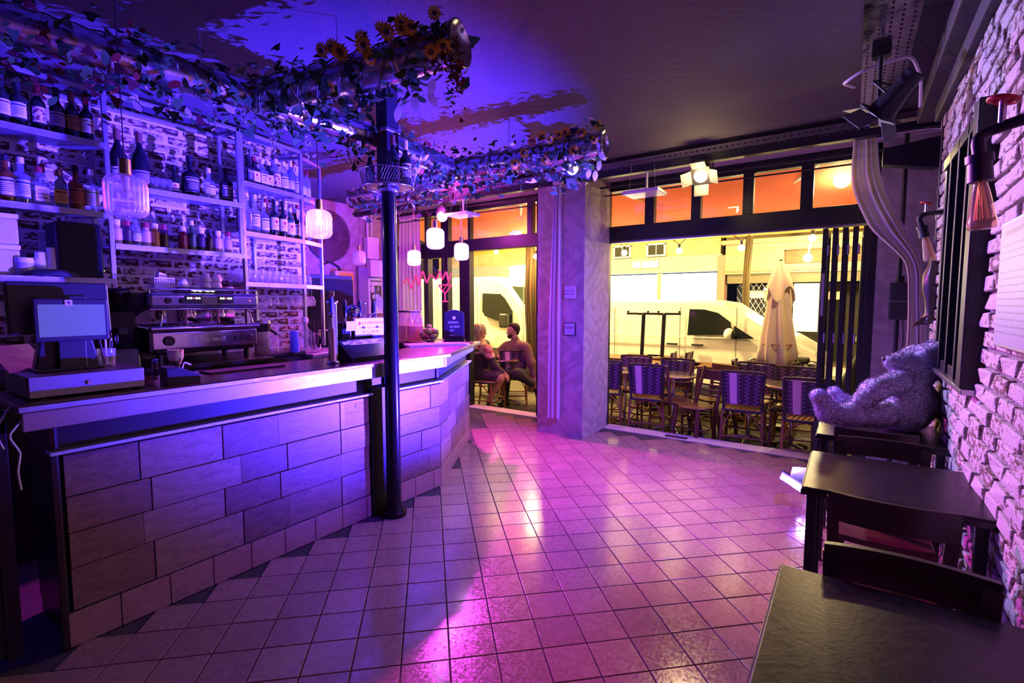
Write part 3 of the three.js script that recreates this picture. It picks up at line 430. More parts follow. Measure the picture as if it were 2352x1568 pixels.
// ---------------------------------------------------------------- till
const BT = 1.086;
{
  const t = thing('cash_drawer', 'long flat metal cash drawer at the left end of the bar top', 'cash drawer', [-2.78, BT, -0.513], Math.PI / 2);
  part(t, 'drawer_body', bb(0, 0.407, 0.008, 0.1, -0.4, -0.004, 0.004), M.plastic);
  part(t, 'front_panel', bb(0.002, 0.405, 0.01, 0.098, -0.004, 0.004, 0.003), MT([0.33, 0.33, 0.35], 0.42, 0.5));
  for (const x of [0.05, 0.35]) part(t, 'foot', cy(0.011, 0.013, 0.009, x, 0, -0.03, 12), M.steel);
  part(t, 'lock', rot(cy(0.01, 0.01, 0.006), Math.PI / 2).translate(0.2, 0.055, 0.005), M.steel);
}
{
  const t = thing('till_monitor', 'large dark till monitor seen from behind, tilted back above the cash drawer', 'monitor', [-2.99, BT + 0.101, -0.69], Math.PI / 2);
  part(t, 'stand', [extr([[-0.11, 0], [0.11, 0], [0.08, 0.16], [0.06, 0.22], [-0.06, 0.22], [-0.08, 0.16]], 0.05, 0.008).translate(0, 0, -0.03), bb(-0.12, 0.12, 0, 0.012, -0.08, 0.08, 0.004)], M.plastic);
  const s = part(t, 'screen_back', rot(bb(-0.183, 0.183, 0.165, 0.405, -0.03, 0.0, 0.012), -0.1), MT([0.035, 0.035, 0.04], 0.25));
  part(s, 'bracket', rot(bb(-0.09, 0.09, 0.2, 0.34, 0.0, 0.012, 0.004), -0.1), M.plastic);
}
{
  const t = thing('customer_display', 'small lit customer screen facing the room in front of the till monitor', 'display', [-2.9, BT + 0.235, -0.7], Math.PI / 2);
  part(t, 'bezel', bb(-0.13, 0.13, 0, 0.19, -0.025, 0, 0.006), M.plastic);
  part(t, 'screen', bb(-0.116, 0.116, 0.022, 0.165, 0, 0.002), glow([0.14, 0.15, 0.5], 0.55, [0.05, 0.05, 0.06]));
  part(t, 'sticker', mv(new THREE.PlaneGeometry(0.026, 0.026), -0.012, 0.172, 0.004), MT([0.95, 0.95, 0.95], 0.5, 0, { map: canvasTex(64, 64, (c) => { c.fillStyle = '#f2ece6'; c.fillRect(0, 0, 64, 64); c.fillStyle = '#5a1030'; c.fillRect(26, 12, 12, 34); c.fillRect(15, 23, 34, 12); c.fillRect(14, 52, 36, 4); }) }), 'small white sticker with a dark cross');
  part(t, 'neck', bb(-0.05, 0.05, -0.135, 0.02, -0.05, -0.028, 0.006), M.plastic);
}
{
  const t = thing('pen_pot', 'clear glass pot of pens and scissors beside the till', 'pot', [-2.98, BT + 0.101, -0.835]);
  part(t, 'glass_body', lat([[0, 0], [0.033, 0], [0.038, 0.085], [0.036, 0.085], [0.031, 0.006], [0, 0.006]], 20), glassM.clear);
  for (const [x, z, c] of [[-0.012, 0.012, 'plastic'], [0.012, 0.004, 'white'], [0.0, -0.014, 'white']]) part(t, 'pen', bar([x * 0.6, 0.008, z * 0.6], [x * 1.6, 0.135, z * 1.6], 0.005, 8), M[c]);
  part(t, 'scissors', [new THREE.TorusGeometry(0.018, 0.004, 8, 18).translate(0.01, 0.13, -0.04), new THREE.TorusGeometry(0.015, 0.004, 8, 18).translate(-0.006, 0.148, -0.02), bar([0.004, 0.02, -0.01], [0.008, 0.12, -0.024], 0.004)], M.plastic);
}
one('receipt_sheet', rot(bx(0.16, 0.2, 0.002), -0.9, 1.9).translate(-3.12, BT + 0.15, -0.56), MT([0.3, 0.29, 0.28], 0.9), 'crumpled pale paper sheet leaning behind the till monitor', 'paper');
{
  const t = thing('receipt_printer', 'small black receipt printer with curled paper and a coiled cable, right of the cash drawer', 'printer', [-2.9, BT, -1.03], 1.45);
  part(t, 'printer_body', extr([[0, 0], [0.14, 0], [0.14, 0.035], [0.05, 0.08], [0, 0.08]], 0.12, 0.005), M.plastic);
  part(t, 'paper', tube([[0.08, 0.07, 0.06], [0.09, 0.1, 0.06], [0.12, 0.085, 0.06]], 0.004, 8), M.paper);
  part(t, 'coiled_cable', tube(Array.from({ length: 60 }, (_, i) => [-0.03 + 0.012 * Math.cos(i), 0.02 + i * 0.0018, 0.03 + 0.012 * Math.sin(i)]), 0.003, 150, 5), M.plastic);
}
{
  const t = thing('printed_cup', 'white printed cup standing on a small black grinder stand behind the bar top', 'cup', [-3.12, BT, -1.185]);
  part(t, 'stand', lat([[0, 0], [0.05, 0], [0.05, 0.012], [0.018, 0.03], [0.018, 0.06], [0.03, 0.075], [0, 0.075]], 20), M.plastic);
  part(t, 'cup_body', lat([[0, 0.076], [0.028, 0.076], [0.038, 0.1], [0.04, 0.146], [0.037, 0.146], [0.034, 0.1], [0, 0.084]], 26), MT([0.95, 0.95, 0.95], 0.25, 0, { map: canvasTex(256, 128, (c) => { c.fillStyle = '#eee8e2'; c.fillRect(0, 0, 256, 128); for (let i = 0; i < 26; i++) { c.fillStyle = ['#c33', '#223', '#2a3f9a'][i % 3]; c.fillRect(rnd() * 250, 40 + rnd() * 70, 5 + rnd() * 9, 4 + rnd() * 8); } }) }));
}
one('bar_mat', bb(-3.12, -2.98, BT, BT + 0.012, -1.75, -1.3, 0.004), M.rubber, 'black rubber bar mat lying along the inner edge of the bar top', 'mat');
// loose cables at the left end of the counter
one('loose_cable', [tube([[-2.72, 1.05, -0.5], [-2.66, 0.98, -0.43], [-2.69, 0.9, -0.46], [-2.63, 0.84, -0.44], [-2.66, 0.76, -0.45]], 0.004, 24), tube([[-2.78, 1.08, -0.46], [-2.7, 1.0, -0.4], [-2.72, 0.92, -0.42]], 0.004, 16)], M.offWhite, 'pale loose cables hanging off the left end of the counter', 'cable');
// ---------------------------------------------------------------- coffee machine
{
  const t = thing('coffee_machine', 'two group chrome coffee machine with lit buttons on the back counter', 'coffee machine', [-3.9, 1.06, -1.345], Math.PI / 2);
  const L = 0.72, D = 0.48, chr = MT([0.62, 0.6, 0.66], 0.16, 0.95);
  for (const x of [0.06, L - 0.06]) for (const z of [-0.06, -D + 0.06]) part(t, 'foot', cy(0.022, 0.018, 0.08, x, 0, z, 14), M.black);
  part(t, 'base_body', bb(0.02, L - 0.02, 0.08, 0.24, -D, -0.015, 0.01), M.blackGloss);
  const fp = part(t, 'front_panel', bb(0.0, L, 0.105, 0.235, -0.03, 0, 0.012), chr);
  part(fp, 'lettering', mv(new THREE.PlaneGeometry(0.26, 0.065), 0.35, 0.165, 0.0012), new THREE.MeshStandardMaterial({ transparent: true, roughness: 0.3, map: canvasTex(512, 128, (c) => { c.clearRect(0, 0, 512, 128); c.fillStyle = '#ece6f2'; c.font = 'italic bold 84px serif'; c.textAlign = 'center'; c.fillText('delphin melly', 256, 88); }) }));
  part(t, 'gauge', [rot(cy(0.03, 0.03, 0.014, 0, 0, 0, 24), Math.PI / 2).translate(0.1, 0.17, 0), rot(new THREE.TorusGeometry(0.03, 0.004, 8, 24)).translate(0.1, 0.17, 0.014)], M.blackGloss);
  part(t, 'logo_badge', rot(cy(0.028, 0.02, 0.012, 0, 0, 0, 20), Math.PI / 2).translate(0.66, 0.165, 0), M.chrome);
  part(t, 'switch', bb(0.54, 0.6, 0.148, 0.185, 0, 0.008, 0.003), M.black);
  part(t, 'drip_rail', [bar([-0.01, 0.255, 0.01], [L + 0.01, 0.255, 0.01], 0.02, 16)], chr);
  part(t, 'drip_tray', bb(0.03, L - 0.03, 0.24, 0.25, -D + 0.1, 0.0, 0.003), M.black);
  part(t, 'back_splash', bb(0.0, L, 0.24, 0.42, -D, -D + 0.14, 0.006), MT([0.6, 0.5, 0.58], 0.06, 1));
  part(t, 'side_panel', extr([[0, 0.1], [-D, 0.1], [-D, 0.5], [-0.02, 0.5], [-0.05, 0.4], [-0.26, 0.34], [-0.26, 0.27], [0, 0.25]], 0.016, 0.004).rotateY(-Math.PI / 2).scale(-1, 1, 1).scale(-1, 1, 1), M.blackGloss);
  const hd = part(t, 'head', [bb(-0.015, L + 0.015, 0.395, 0.505, -D, 0.02, 0.03)], MT([0.3, 0.28, 0.4], 0.22, 0.75));
  part(hd, 'trim', bb(-0.01, L + 0.01, 0.383, 0.397, -0.05, 0.022, 0.005), M.chrome);
  part(t, 'cup_rail', [bar([0, 0.53, 0.0], [L, 0.53, 0.0], 0.006, 8), bar([0, 0.5, 0], [0, 0.53, 0], 0.005), bar([L, 0.5, 0], [L, 0.53, 0], 0.005)], M.chrome);
  const ledW = glow([1, 0.95, 1], 3), ledR = glow([1, 0.05, 0.04], 3);
  for (const gx of [0.26, 0.48]) { const p = part(t, 'button_plate', bb(gx - 0.055, gx + 0.055, 0.43, 0.485, 0.02, 0.026, 0.004), M.black); for (let i = 0; i < 5; i++) part(p, 'indicator_light', sp(i === 2 ? 0.005 : 0.0075, gx - 0.036 + i * 0.018, 0.468, 0.027, 10), i === 2 ? ledR : ledW); }
  { const p = part(t, 'sign_panel', bb(0.17, 0.57, 0.505, 0.545, -0.06, -0.02, 0.004), M.black); [0, 1].forEach((w) => { for (let i = 0; i < 7; i++) part(p, 'indicator_light', bb(-0.004, 0.004, -0.005 - (i % 3) * 0.003, 0.006, 0, 0.003).translate(0.27 + w * 0.085 + i * 0.011, 0.526, -0.02), ledW); }); for (const x of [0.2, 0.5, 0.515]) part(p, 'indicator_light', sp(0.005, x, 0.53, -0.019, 8), ledR); }
  part(t, 'indicator_light', sp(0.006, 0.66, 0.452, 0.022, 8), ledR); part(t, 'steam_knob', [rot(cy(0.02, 0.017, 0.02, 0, 0, 0, 12), Math.PI / 2).translate(0.1, 0.45, 0.02), rot(cy(0.02, 0.017, 0.02, 0, 0, 0, 12), Math.PI / 2).translate(0.19, 0.45, 0.02)], M.black);
  for (const gx of [0.26, 0.48]) {
    part(t, 'group_head', [cy(0.036, 0.04, 0.05, gx, 0.345, -0.1, 20), cy(0.045, 0.045, 0.02, gx, 0.335, -0.1, 20)], M.chrome);
    const f = part(t, 'portafilter', [cy(0.034, 0.036, 0.03, gx, 0.305, -0.1, 20), cy(0.008, 0.008, 0.03, gx, 0.28, -0.1, 10)], M.chrome); part(f, 'handle', bar([gx, 0.32, -0.07], [gx + 0.01, 0.3, 0.06], 0.012, 10, 0.015), M.black);
  }
  for (const [x, s] of [[0.08, -1], [0.66, 1]]) part(t, 'steam_wand', tube([[x, 0.39, -0.06], [x + s * 0.01, 0.36, -0.01], [x + s * 0.02, 0.3, 0.005], [x + s * 0.03, 0.27, 0.01]], 0.005, 14), M.chrome);
}
{
  const cupG = lat([[0, 0], [0.022, 0], [0.033, 0.03], [0.038, 0.055], [0.036, 0.055], [0.03, 0.03], [0, 0.006]], 20), hG = new THREE.TorusGeometry(0.016, 0.004, 6, 14, Math.PI * 1.1).rotateZ(-Math.PI * 0.55).translate(0.034, 0.03, 0);
  const cup = (z, y, x, label) => { const t = thing('coffee_cup', label, 'cup', [x, y, z], rr(0, 6), 'cups on the coffee machine'); part(t, 'bowl', cupG, M.ceramic); part(t, 'handle', hG, M.ceramic); t.rotation.x = Math.PI; t.position.y = y + 0.055; return t; };
  [-1.6, -1.68, -1.755, -1.83, -1.925].forEach((z, i) => { const n = [2, 1, 3, 3, 1][i]; for (let k = 0; k < n; k++) cup(z, 1.566 + k * 0.046, -4.02, `white coffee cup upside down, ${['lowest', 'second', 'topmost'][k]} of the ${['first', 'second', 'third', 'fourth', 'fifth'][i]} pile on the coffee machine`); });
  [-1.64, -1.72, -1.8].forEach((z, i) => cup(z, 1.566, -4.14, `white coffee cup in the back row on the coffee machine, ${ord[i]} from the left`));
}
{
  const t = thing('lattice_basket', 'small white plastic lattice basket on the left of the coffee machine top', 'basket', [-4.05, 1.566, -1.475], Math.PI / 2), q = [];
  for (let i = 0; i <= 8; i++) for (const z of [0.05, -0.08]) q.push(bb(-0.06 + i * 0.015 - 0.0015, -0.06 + i * 0.015 + 0.0015, 0, 0.1, z - 0.002, z + 0.002)); for (let j = 0; j <= 6; j++) for (const z of [0.05, -0.08]) q.push(bb(-0.06, 0.06, j * 0.0165 - 0.0015, j * 0.0165 + 0.0015, z - 0.002, z + 0.002));
  for (const x of [-0.06, 0.06]) for (let j = 0; j <= 6; j++) q.push(bb(x - 0.002, x + 0.002, j * 0.0165 - 0.0015, j * 0.0165 + 0.0015, -0.08, 0.05));
  part(t, 'lattice', q, M.offWhite); part(t, 'rim', [bb(-0.062, 0.062, 0.098, 0.106, 0.046, 0.054), bb(-0.062, 0.062, 0.098, 0.106, -0.084, -0.076)], M.offWhite);
  part(t, 'paper_filter', extr([[-0.05, 0.01], [0.05, 0.01], [0.03, 0.13], [-0.01, 0.145]], 0.05, 0.002).translate(0, 0, -0.05), M.paper);
}
{ // grinder: tall black shape left of the machine
  const t = thing('coffee_grinder', 'tall black coffee grinder in the shade left of the coffee machine', 'grinder', [-4.05, 1.06, -1.2]);
  part(t, 'grinder_body', extr([[-0.1, 0], [0.12, 0], [0.1, 0.12], [0.04, 0.16], [0.06, 0.36], [-0.1, 0.36]], 0.15, 0.012).translate(0, 0, -0.075), M.blackGloss);
  part(t, 'hopper', lat([[0, 0.36], [0.05, 0.37], [0.085, 0.5], [0.085, 0.53], [0, 0.53]], 24), M.blackGloss); part(t, 'spout', bb(0.05, 0.11, 0.22, 0.27, -0.03, 0.03, 0.01), M.black);
}
// ---------------------------------------------------------------- things on the lowest far left shelf
for (const [y, i] of [[1.661, 0], [1.848, 1]]) { const t = thing('plastic_tub', ['lower of two stacked white plastic tubs on the far left shelf', 'upper white plastic tub of the stack on the far left shelf'][i], 'tub', [-4.27, y, -0.74]); part(t, 'tub_body', bb(-0.06, 0.06, 0, 0.155, -0.05, 0.06, 0.012), M.offWhite); part(t, 'lid', bb(-0.064, 0.064, 0.155, 0.185, -0.054, 0.064, 0.006), M.white); }
{ const t = thing('lidded_jar', 'short pale lidded jar between the tubs and the paper cups', 'jar', [-4.22, 1.661, -0.805]); part(t, 'jar_body', cy(0.046, 0.046, 0.08, 0, 0, 0, 24), MT([0.4, 0.38, 0.4], 0.3)); part(t, 'lid', cy(0.046, 0.044, 0.03, 0, 0.08, 0, 24), M.white); }
for (const [z, n, s] of [[-0.885, 0.155, 'shorter'], [-0.94, 0.185, 'taller']]) { const t = thing('paper_cup_stack', `${s} upright stack of white paper cups on the far left shelf`, 'cups', [-4.24, 1.661, z]); const q = [[0, 0], [0.031, 0]]; for (let y = 0.012; y < n; y += 0.012) q.push([0.031 - y * 0.045, y], [0.0325 - y * 0.045, y + 0.003]); q.push([0.022, n], [0, n]); part(t, 'cup_body', lat(q, 24), M.paper); }
{ const t = thing('small_pot', 'tiny white pot in front of the paper cup stacks', 'pot', [-4.19, 1.661, -0.905]); part(t, 'pot_body', lat([[0, 0], [0.014, 0], [0.018, 0.03], [0.014, 0.045], [0, 0.045]], 16), M.white); part(t, 'rim', cy(0.017, 0.017, 0.008, 0, 0.045, 0, 16), M.white); }
{ const t = thing('black_loudspeaker', 'black loudspeaker box on the far left shelf under the spirit bottles', 'speaker', [-4.3, 1.661, -1.075]); part(t, 'cabinet_body', bb(-0.13, 0.1, 0, 0.36, -0.125, 0.12, 0.02), M.plastic); part(t, 'grille', bb(0.1, 0.108, 0.02, 0.34, -0.11, 0.1, 0.003), MT([0.02, 0.02, 0.02], 0.9, 0, { bumpMap: fineTex, bumpScale: 0.003 })); part(t, 'indicator_light', sp(0.003, 0.11, 0.05, -0.118, 8), glow([0.3, 1, 0.5], 4)); }
one('bar_cloth', (() => { const g = new THREE.SphereGeometry(0.14, 24, 10, 0, 7, 0, 1.5); g.scale(0.6, 0.34, 1); const p = g.attributes.position; for (let i = 0; i < p.count; i++) p.setY(i, p.getY(i) + 0.012 * noise.noise(p.getX(i) * 20, 1, p.getZ(i) * 20)); g.computeVertexNormals(); return g.translate(-4.17, 1.658, -0.92); })(), MT([0.03, 0.03, 0.035], 0.9), 'dark bunched cloth lying on the front edge of the lowest far left shelf', 'cloth');
// ---------------------------------------------------------------- back counter right of the machine
{ const t = thing('cocktail_shaker', 'ribbed steel shaker tin topped with a black lid beside the coffee machine', 'shaker', [-4.02, 1.06, -2.165], 0.4); const q = []; for (let i = 0; i < 24; i++) { const a = i / 24 * 6.283; q.push(bar([Math.cos(a) * 0.055, 0, Math.sin(a) * 0.055], [Math.cos(a) * 0.043, 0.2, Math.sin(a) * 0.043], 0.007, 6)); } part(t, 'tin', [lat([[0, 0], [0.055, 0], [0.043, 0.2], [0, 0.2]], 24), ...q], MT([0.7, 0.7, 0.72], 0.12, 1)); part(t, 'lid', [cy(0.068, 0.07, 0.085, 0, 0.2, 0, 28), bar([0.05, 0.22, -0.03], [0.1, 0.17, -0.06], 0.01)], M.blackGloss); part(t, 'lid_band', cy(0.071, 0.071, 0.025, 0, 0.265, 0, 28), M.steel); }
{ const t = thing('plastic_cup', 'tall translucent blue plastic cup on the back counter', 'cup', [-4.05, 1.06, -2.47]); part(t, 'cup_body', lat([[0, 0], [0.04, 0], [0.035, 0.19], [0.033, 0.19], [0.037, 0.006], [0, 0.006]], 22), MP([0.2, 0.3, 0.9], { roughness: 0.25, transmission: 0.4, thickness: 0 })); part(t, 'rim', rot(new THREE.TorusGeometry(0.034, 0.002, 6, 24), Math.PI / 2).translate(0, 0.19, 0), M.white); }
bottle('square', 'clear', null, 'white', [-4.12, 1.06, -2.62], 'square clear bottle with red syrup beside the blue cup', undefined, 1.25);
{ const t = thing('straw_tin', 'steel tin holding black straws at the right end of the back counter', 'tin', [-4.16, 1.06, -2.76]); part(t, 'tin_body', lat([[0, 0], [0.04, 0], [0.042, 0.16], [0.039, 0.16], [0.038, 0.006], [0, 0.006]], 22), M.chrome); for (let i = 0; i < 12; i++) { const a = i * 2.4, r = 0.012 + (i % 3) * 0.01; part(t, 'straw', bar([Math.cos(a) * r, 0.01, Math.sin(a) * r], [Math.cos(a) * r * 2.3, 0.24 + (i % 4) * 0.012, Math.sin(a) * r * 2.3], 0.003, 6), M.black); } }
// ---------------------------------------------------------------- taps, sign and counter-top things near the pole
{
  const t = thing('beer_tap_column', 'round chrome beer tap column with a blue handled tap, left of the iron pole', 'beer tap', [-2.87, BT, -2.03], 0.9);
  part(t, 'column', lat([[0, 0], [0.045, 0], [0.045, 0.012], [0.03, 0.02], [0.03, 0.4], [0.036, 0.405], [0.036, 0.42], [0, 0.425]], 28), M.chrome);
  part(t, 'top_knob', [cy(0.006, 0.006, 0.03, 0, 0.42, 0), sp(0.014, 0, 0.46, 0, 12)], M.chrome); part(t, 'tap_badge', bb(-0.016, 0.016, 0.45, 0.485, 0.01, 0.018, 0.004), capM.gold || M.brass);
  const v = part(t, 'tap', [rot(cy(0.014, 0.014, 0.06, 0, 0, 0, 14), Math.PI / 2).translate(0, 0.33, 0.02), cy(0.009, 0.007, 0.09, 0, 0.24, 0.075, 12), sp(0.018, 0, 0.33, 0.075, 12)], M.chrome); part(v, 'handle', bar([0, 0.345, 0.075], [0, 0.44, 0.085], 0.009, 12, 0.014), MT([0.04, 0.05, 0.3], 0.25));
}
{
  const t = thing('tap_tower', 'dark tap tower with black handles and a big chrome ball, behind the white pub sign', 'beer tap', [-3.09, BT, -2.26], Math.PI / 2);
  part(t, 'tower_body', bb(-0.02, 0.36, 0, 0.27, -0.06, 0.03, 0.014), M.blackGloss); part(t, 'foot', bb(0.0, 0.34, 0, 0.02, -0.1, 0.1, 0.004), M.steel);
  for (const x of [0.02, 0.15, 0.28]) { part(t, 'handle', lat([[0, 0.3], [0.012, 0.3], [0.018, 0.36], [0.014, 0.42], [0, 0.43]], 16).translate(x, 0, 0.02), M.blackGloss); part(t, 'valve', [cy(0.008, 0.008, 0.04, x, 0.265, 0.02, 10), bar([x, 0.25, 0.03], [x, 0.22, 0.07], 0.007)], M.chrome); }
  part(t, 'ball', sp(0.046, 0.085, 0.35, 0.03, 28), MT([0.5, 0.56, 0.66], 0.08, 1)); part(t, 'ball_stem', cy(0.006, 0.006, 0.06, 0.085, 0.26, 0.03, 10), M.chrome);
  part(t, 'flow_lever', [bar([0.2, 0.28, 0.03], [0.28, 0.34, 0.04], 0.006), bar([0.19, 0.27, 0.03], [0.19, 0.4, 0.03], 0.006), sp(0.013, 0.19, 0.405, 0.03, 12)], M.chrome);
}
{
  const t = thing('pub_sign', 'white rectangular sign with red and blue French pub slogan hung on the taps', 'sign', [-3.035, 1.245, -2.335], Math.PI / 2);
  part(t, 'board', bb(0, 0.38, 0, 0.135, -0.004, 0.004, 0.002), M.white);
  part(t, 'print', mv(new THREE.PlaneGeometry(0.372, 0.128), 0.19, 0.0675, 0.0052), MT([0.95, 0.95, 0.95], 0.5, 0, { map: canvasTex(768, 264, (c) => { c.fillStyle = '#f2f1ee'; c.fillRect(0, 0, 768, 264); c.strokeStyle = '#8899aa'; c.lineWidth = 4; c.strokeRect(10, 10, 748, 244); c.fillStyle = '#c22430'; c.font = 'bold 62px serif'; c.fillText('LA PRESSION', 120, 90); c.beginPath(); c.arc(75, 72, 26, 0, 7); c.fill(); c.fillStyle = '#39608c'; c.font = 'bold 44px serif'; c.fillText('TU NE LA SUBIS PAS', 80, 155); c.fillStyle = '#263a5c'; c.font = 'bold 60px serif'; c.fillText('TU LA BOIS !', 110, 230); c.fillStyle = '#c22430'; c.fillRect(640, 150, 40, 70); c.fillStyle = '#39608c'; c.fillRect(690, 170, 30, 60); }) }));
  for (const x of [0.09, 0.21]) part(t, 'hook', tube([[x, 0.13, 0], [x, 0.16, -0.01], [x, 0.165, -0.03]], 0.003, 8), M.steel);
}
{ const t = thing('price_card', 'small white card stand left of the pub sign', 'card', [-3.02, 1.3, -2.25], Math.PI / 2); part(t, 'card', bb(0, 0.075, 0, 0.06, 0, 0.003), M.paper); part(t, 'stem', bar([0.04, 0.0, 0], [0.03, -0.14, -0.01], 0.003), M.steel); part(t, 'clip', bb(-0.01, 0.08, -0.01, 0.004, -0.006, 0.008, 0.003), M.white); }
{
  const t = thing('sloping_cabinet', 'low black sloping box covered in purple stickers on the bar top left of the pole', 'box', [-2.80, BT, -2.13], Math.PI / 2);
  part(t, 'box_body', extr([[0.0, 0], [0.0, 0.03], [-0.16, 0.14], [-0.25, 0.14], [-0.25, 0]].map((p) => [-p[0], p[1]]), 0.4, 0.004).rotateY(Math.PI / 2), M.blackGloss);
  const sl = Math.atan2(0.11, 0.16); [[0.07, 0.05, 0.09, 0.05, 'art'], [0.19, 0.05, 0.1, 0.05, 'blue'], [0.3, 0.05, 0.09, 0.05, 'white'], [0.22, 0.12, 0.3, 0.05, 'art'], [0.1, 0.012, 0.14, 0.03, 'white'], [0.05, 0.12, 0.06, 0.03, 'white']].forEach(([x, u, w, h, m]) => part(t, 'sticker', rot(bx(w, h, 0.001), -Math.PI / 2 + sl).translate(x, 0.03 + u * Math.sin(sl) * 1.35 + 0.0035, -u * Math.cos(sl) * 1.3 - 0.002), labelMat(m)));
}
{ const t = thing('sink_basin', 'small steel hand basin sunk behind the bar top, right of the pole', 'sink', [-3.42, 0.86, -2.75]); part(t, 'basin', [bb(-0.2, 0.2, 0, 0.012, -0.24, 0.24), bb(-0.2, -0.19, 0, 0.18, -0.24, 0.24, 0.003), bb(0.19, 0.2, 0, 0.18, -0.24, 0.24, 0.003), bb(-0.2, 0.2, 0, 0.18, -0.24, -0.23, 0.003), bb(-0.2, 0.2, 0, 0.18, 0.23, 0.24, 0.003)], M.brushed); part(t, 'cloth', (() => { const g = sp(0.08, 0, 0.05, 0, 14); g.scale(1, 0.5, 1.3); return g; })(), M.white); part(t, 'pedestal', bb(-0.12, 0.12, -0.86, 0, -0.12, 0.12), M.black); }
{ const t = thing('menu_folder', 'dark red menu folder with white page edge lying on the bar top', 'menu', [-3.28, BT, -3.47], 1.05); part(t, 'cover', [bb(-0.3, 0.3, 0, 0.003, -0.11, 0.11, 0.001), bb(-0.3, 0.3, 0.018, 0.021, -0.11, 0.11, 0.001)], MT([0.25, 0.03, 0.07], 0.5)); part(t, 'page_block', bb(-0.295, 0.298, 0.003, 0.018, -0.105, 0.112), M.paper); }
// window-side bench with fruit, jars and slate
{ const t = thing('window_bench', 'dark bench counter under the window at the far end of the bar', 'counter', [0, 0, 0]); part(t, 'worktop', bb(-4.6, -3.76, 1.04, 1.07, -4.35, -3.66, 0.004), M.darkWood); part(t, 'carcass', bb(-4.58, -3.78, 0, 1.04, -4.33, -3.68), M.black); }
for (const [x, z, k] of [[-4.2, -3.92, 0], [-3.98, -3.87, 1]]) { const t = thing('glass_jar', ['large glass jar with a black lid and pale fruit drink, beside the pole', 'large glass jar of pink fruit drink next to the apples'][k], 'jar', [x, 1.07, z]); part(t, 'jar_body', lat([[0, 0], [0.09, 0], [0.1, 0.03], [0.1, 0.22], [0.07, 0.285], [0.07, 0.32], [0.066, 0.32], [0.066, 0.285], [0.095, 0.215], [0.094, 0.012], [0, 0.01]], 30), MP([0.95, 0.92, 0.93], { roughness: 0.08, transmission: 0.85, thickness: 0 })); part(t, 'drink', cy(0.09, 0.092, 0.16, 0, 0.012, 0, 26), MP(k ? [0.75, 0.35, 0.3] : [0.7, 0.5, 0.35], { roughness: 0.2, transmission: 0.5, thickness: 0 })); part(t, 'lid', cy(0.074, 0.074, 0.02, 0, 0.32, 0, 26), k ? M.steel : M.black); }
{
  const t = thing('fruit_basket', 'dark wire fruit basket by the slate board, heaped with apples', 'basket', [-3.7, BT, -3.8]), q = []; for (let i = 0; i < 18; i++) { const a = i / 18 * 6.283; q.push(tube([[Math.cos(a) * 0.05, 0.004, Math.sin(a) * 0.05], [Math.cos(a) * 0.085, 0.04, Math.sin(a) * 0.085], [Math.cos(a) * 0.1, 0.09, Math.sin(a) * 0.1]], 0.003, 6, 5)); } for (const [r, y] of [[0.05, 0.004], [0.088, 0.045], [0.1, 0.09]]) q.push(rot(new THREE.TorusGeometry(r, 0.004, 6, 30), Math.PI / 2).translate(0, y, 0)); part(t, 'wire_body', q, M.black);
  const ag = lat([[0, 0.012], [0.012, 0.004], [0.028, 0.014], [0.033, 0.034], [0.026, 0.054], [0.012, 0.06], [0, 0.053]], 18), am = [MT([0.42, 0.55, 0.05], 0.3), MT([0.6, 0.12, 0.08], 0.3), MT([0.5, 0.5, 0.08], 0.3)], dn = ['at the bottom left', 'at the bottom front', 'at the bottom right', 'at the bottom back', 'in the middle', 'upper left', 'upper right', 'upper back', 'on the very top', 'over the rim'];
  [[-0.05, 0.02, 0.02], [0.01, 0.02, 0.055], [0.05, 0.02, 0], [-0.01, 0.02, -0.05], [0, 0.05, 0.0], [-0.045, 0.08, 0.0], [0.035, 0.08, 0.035], [0.02, 0.08, -0.04], [0, 0.12, 0], [0.075, 0.075, -0.02]].forEach(([x, y, z], i) => { const a = thing('apple', `${['green', 'red', 'yellow-green'][i % 3]} apple ${dn[i]} of the heap in the dark basket`, 'apple', [-3.7 + x, BT + y, -3.8 + z], i, 'apples in the basket'); part(a, 'fruit_body', ag, am[i % 3]); part(a, 'stem', bar([0, 0.05, 0], [0.004, 0.066, 0], 0.0015, 5), M.darkWood); });
}
{
  const t = thing('slate_board', 'black arch topped slate with chalk writing standing at the end of the bar top', 'chalkboard', [-3.46, BT, -3.93], 0.62);
  const s = new THREE.Shape(); s.moveTo(-0.1, 0); s.lineTo(0.1, 0); s.lineTo(0.1, 0.3); s.quadraticCurveTo(0, 0.37, -0.1, 0.3); s.lineTo(-0.1, 0);
  part(t, 'board', new THREE.ExtrudeGeometry(s, { depth: 0.012, bevelEnabled: true, bevelSize: 0.004, bevelThickness: 0.003, bevelSegments: 2 }), M.black);
  part(t, 'chalk_writing', mv(new THREE.PlaneGeometry(0.17, 0.27), 0, 0.16, 0.0165), new THREE.MeshStandardMaterial({ transparent: true, roughness: 0.9, map: canvasTex(256, 400, (c) => { c.clearRect(0, 0, 256, 400); c.fillStyle = '#cfd3df'; c.font = '46px sans-serif'; c.fillText('SERVICE', 32, 150); c.fillText('AU BAR', 60, 215); c.font = '36px sans-serif'; c.fillText('OUI', 60, 270); c.fillText('MERCI :)', 50, 345); c.beginPath(); c.arc(128, 62, 26, 0, 7); c.fill(); }) }));
  part(t, 'foot', bb(-0.11, 0.11, 0, 0.02, -0.04, 0.05, 0.004), M.black);
}
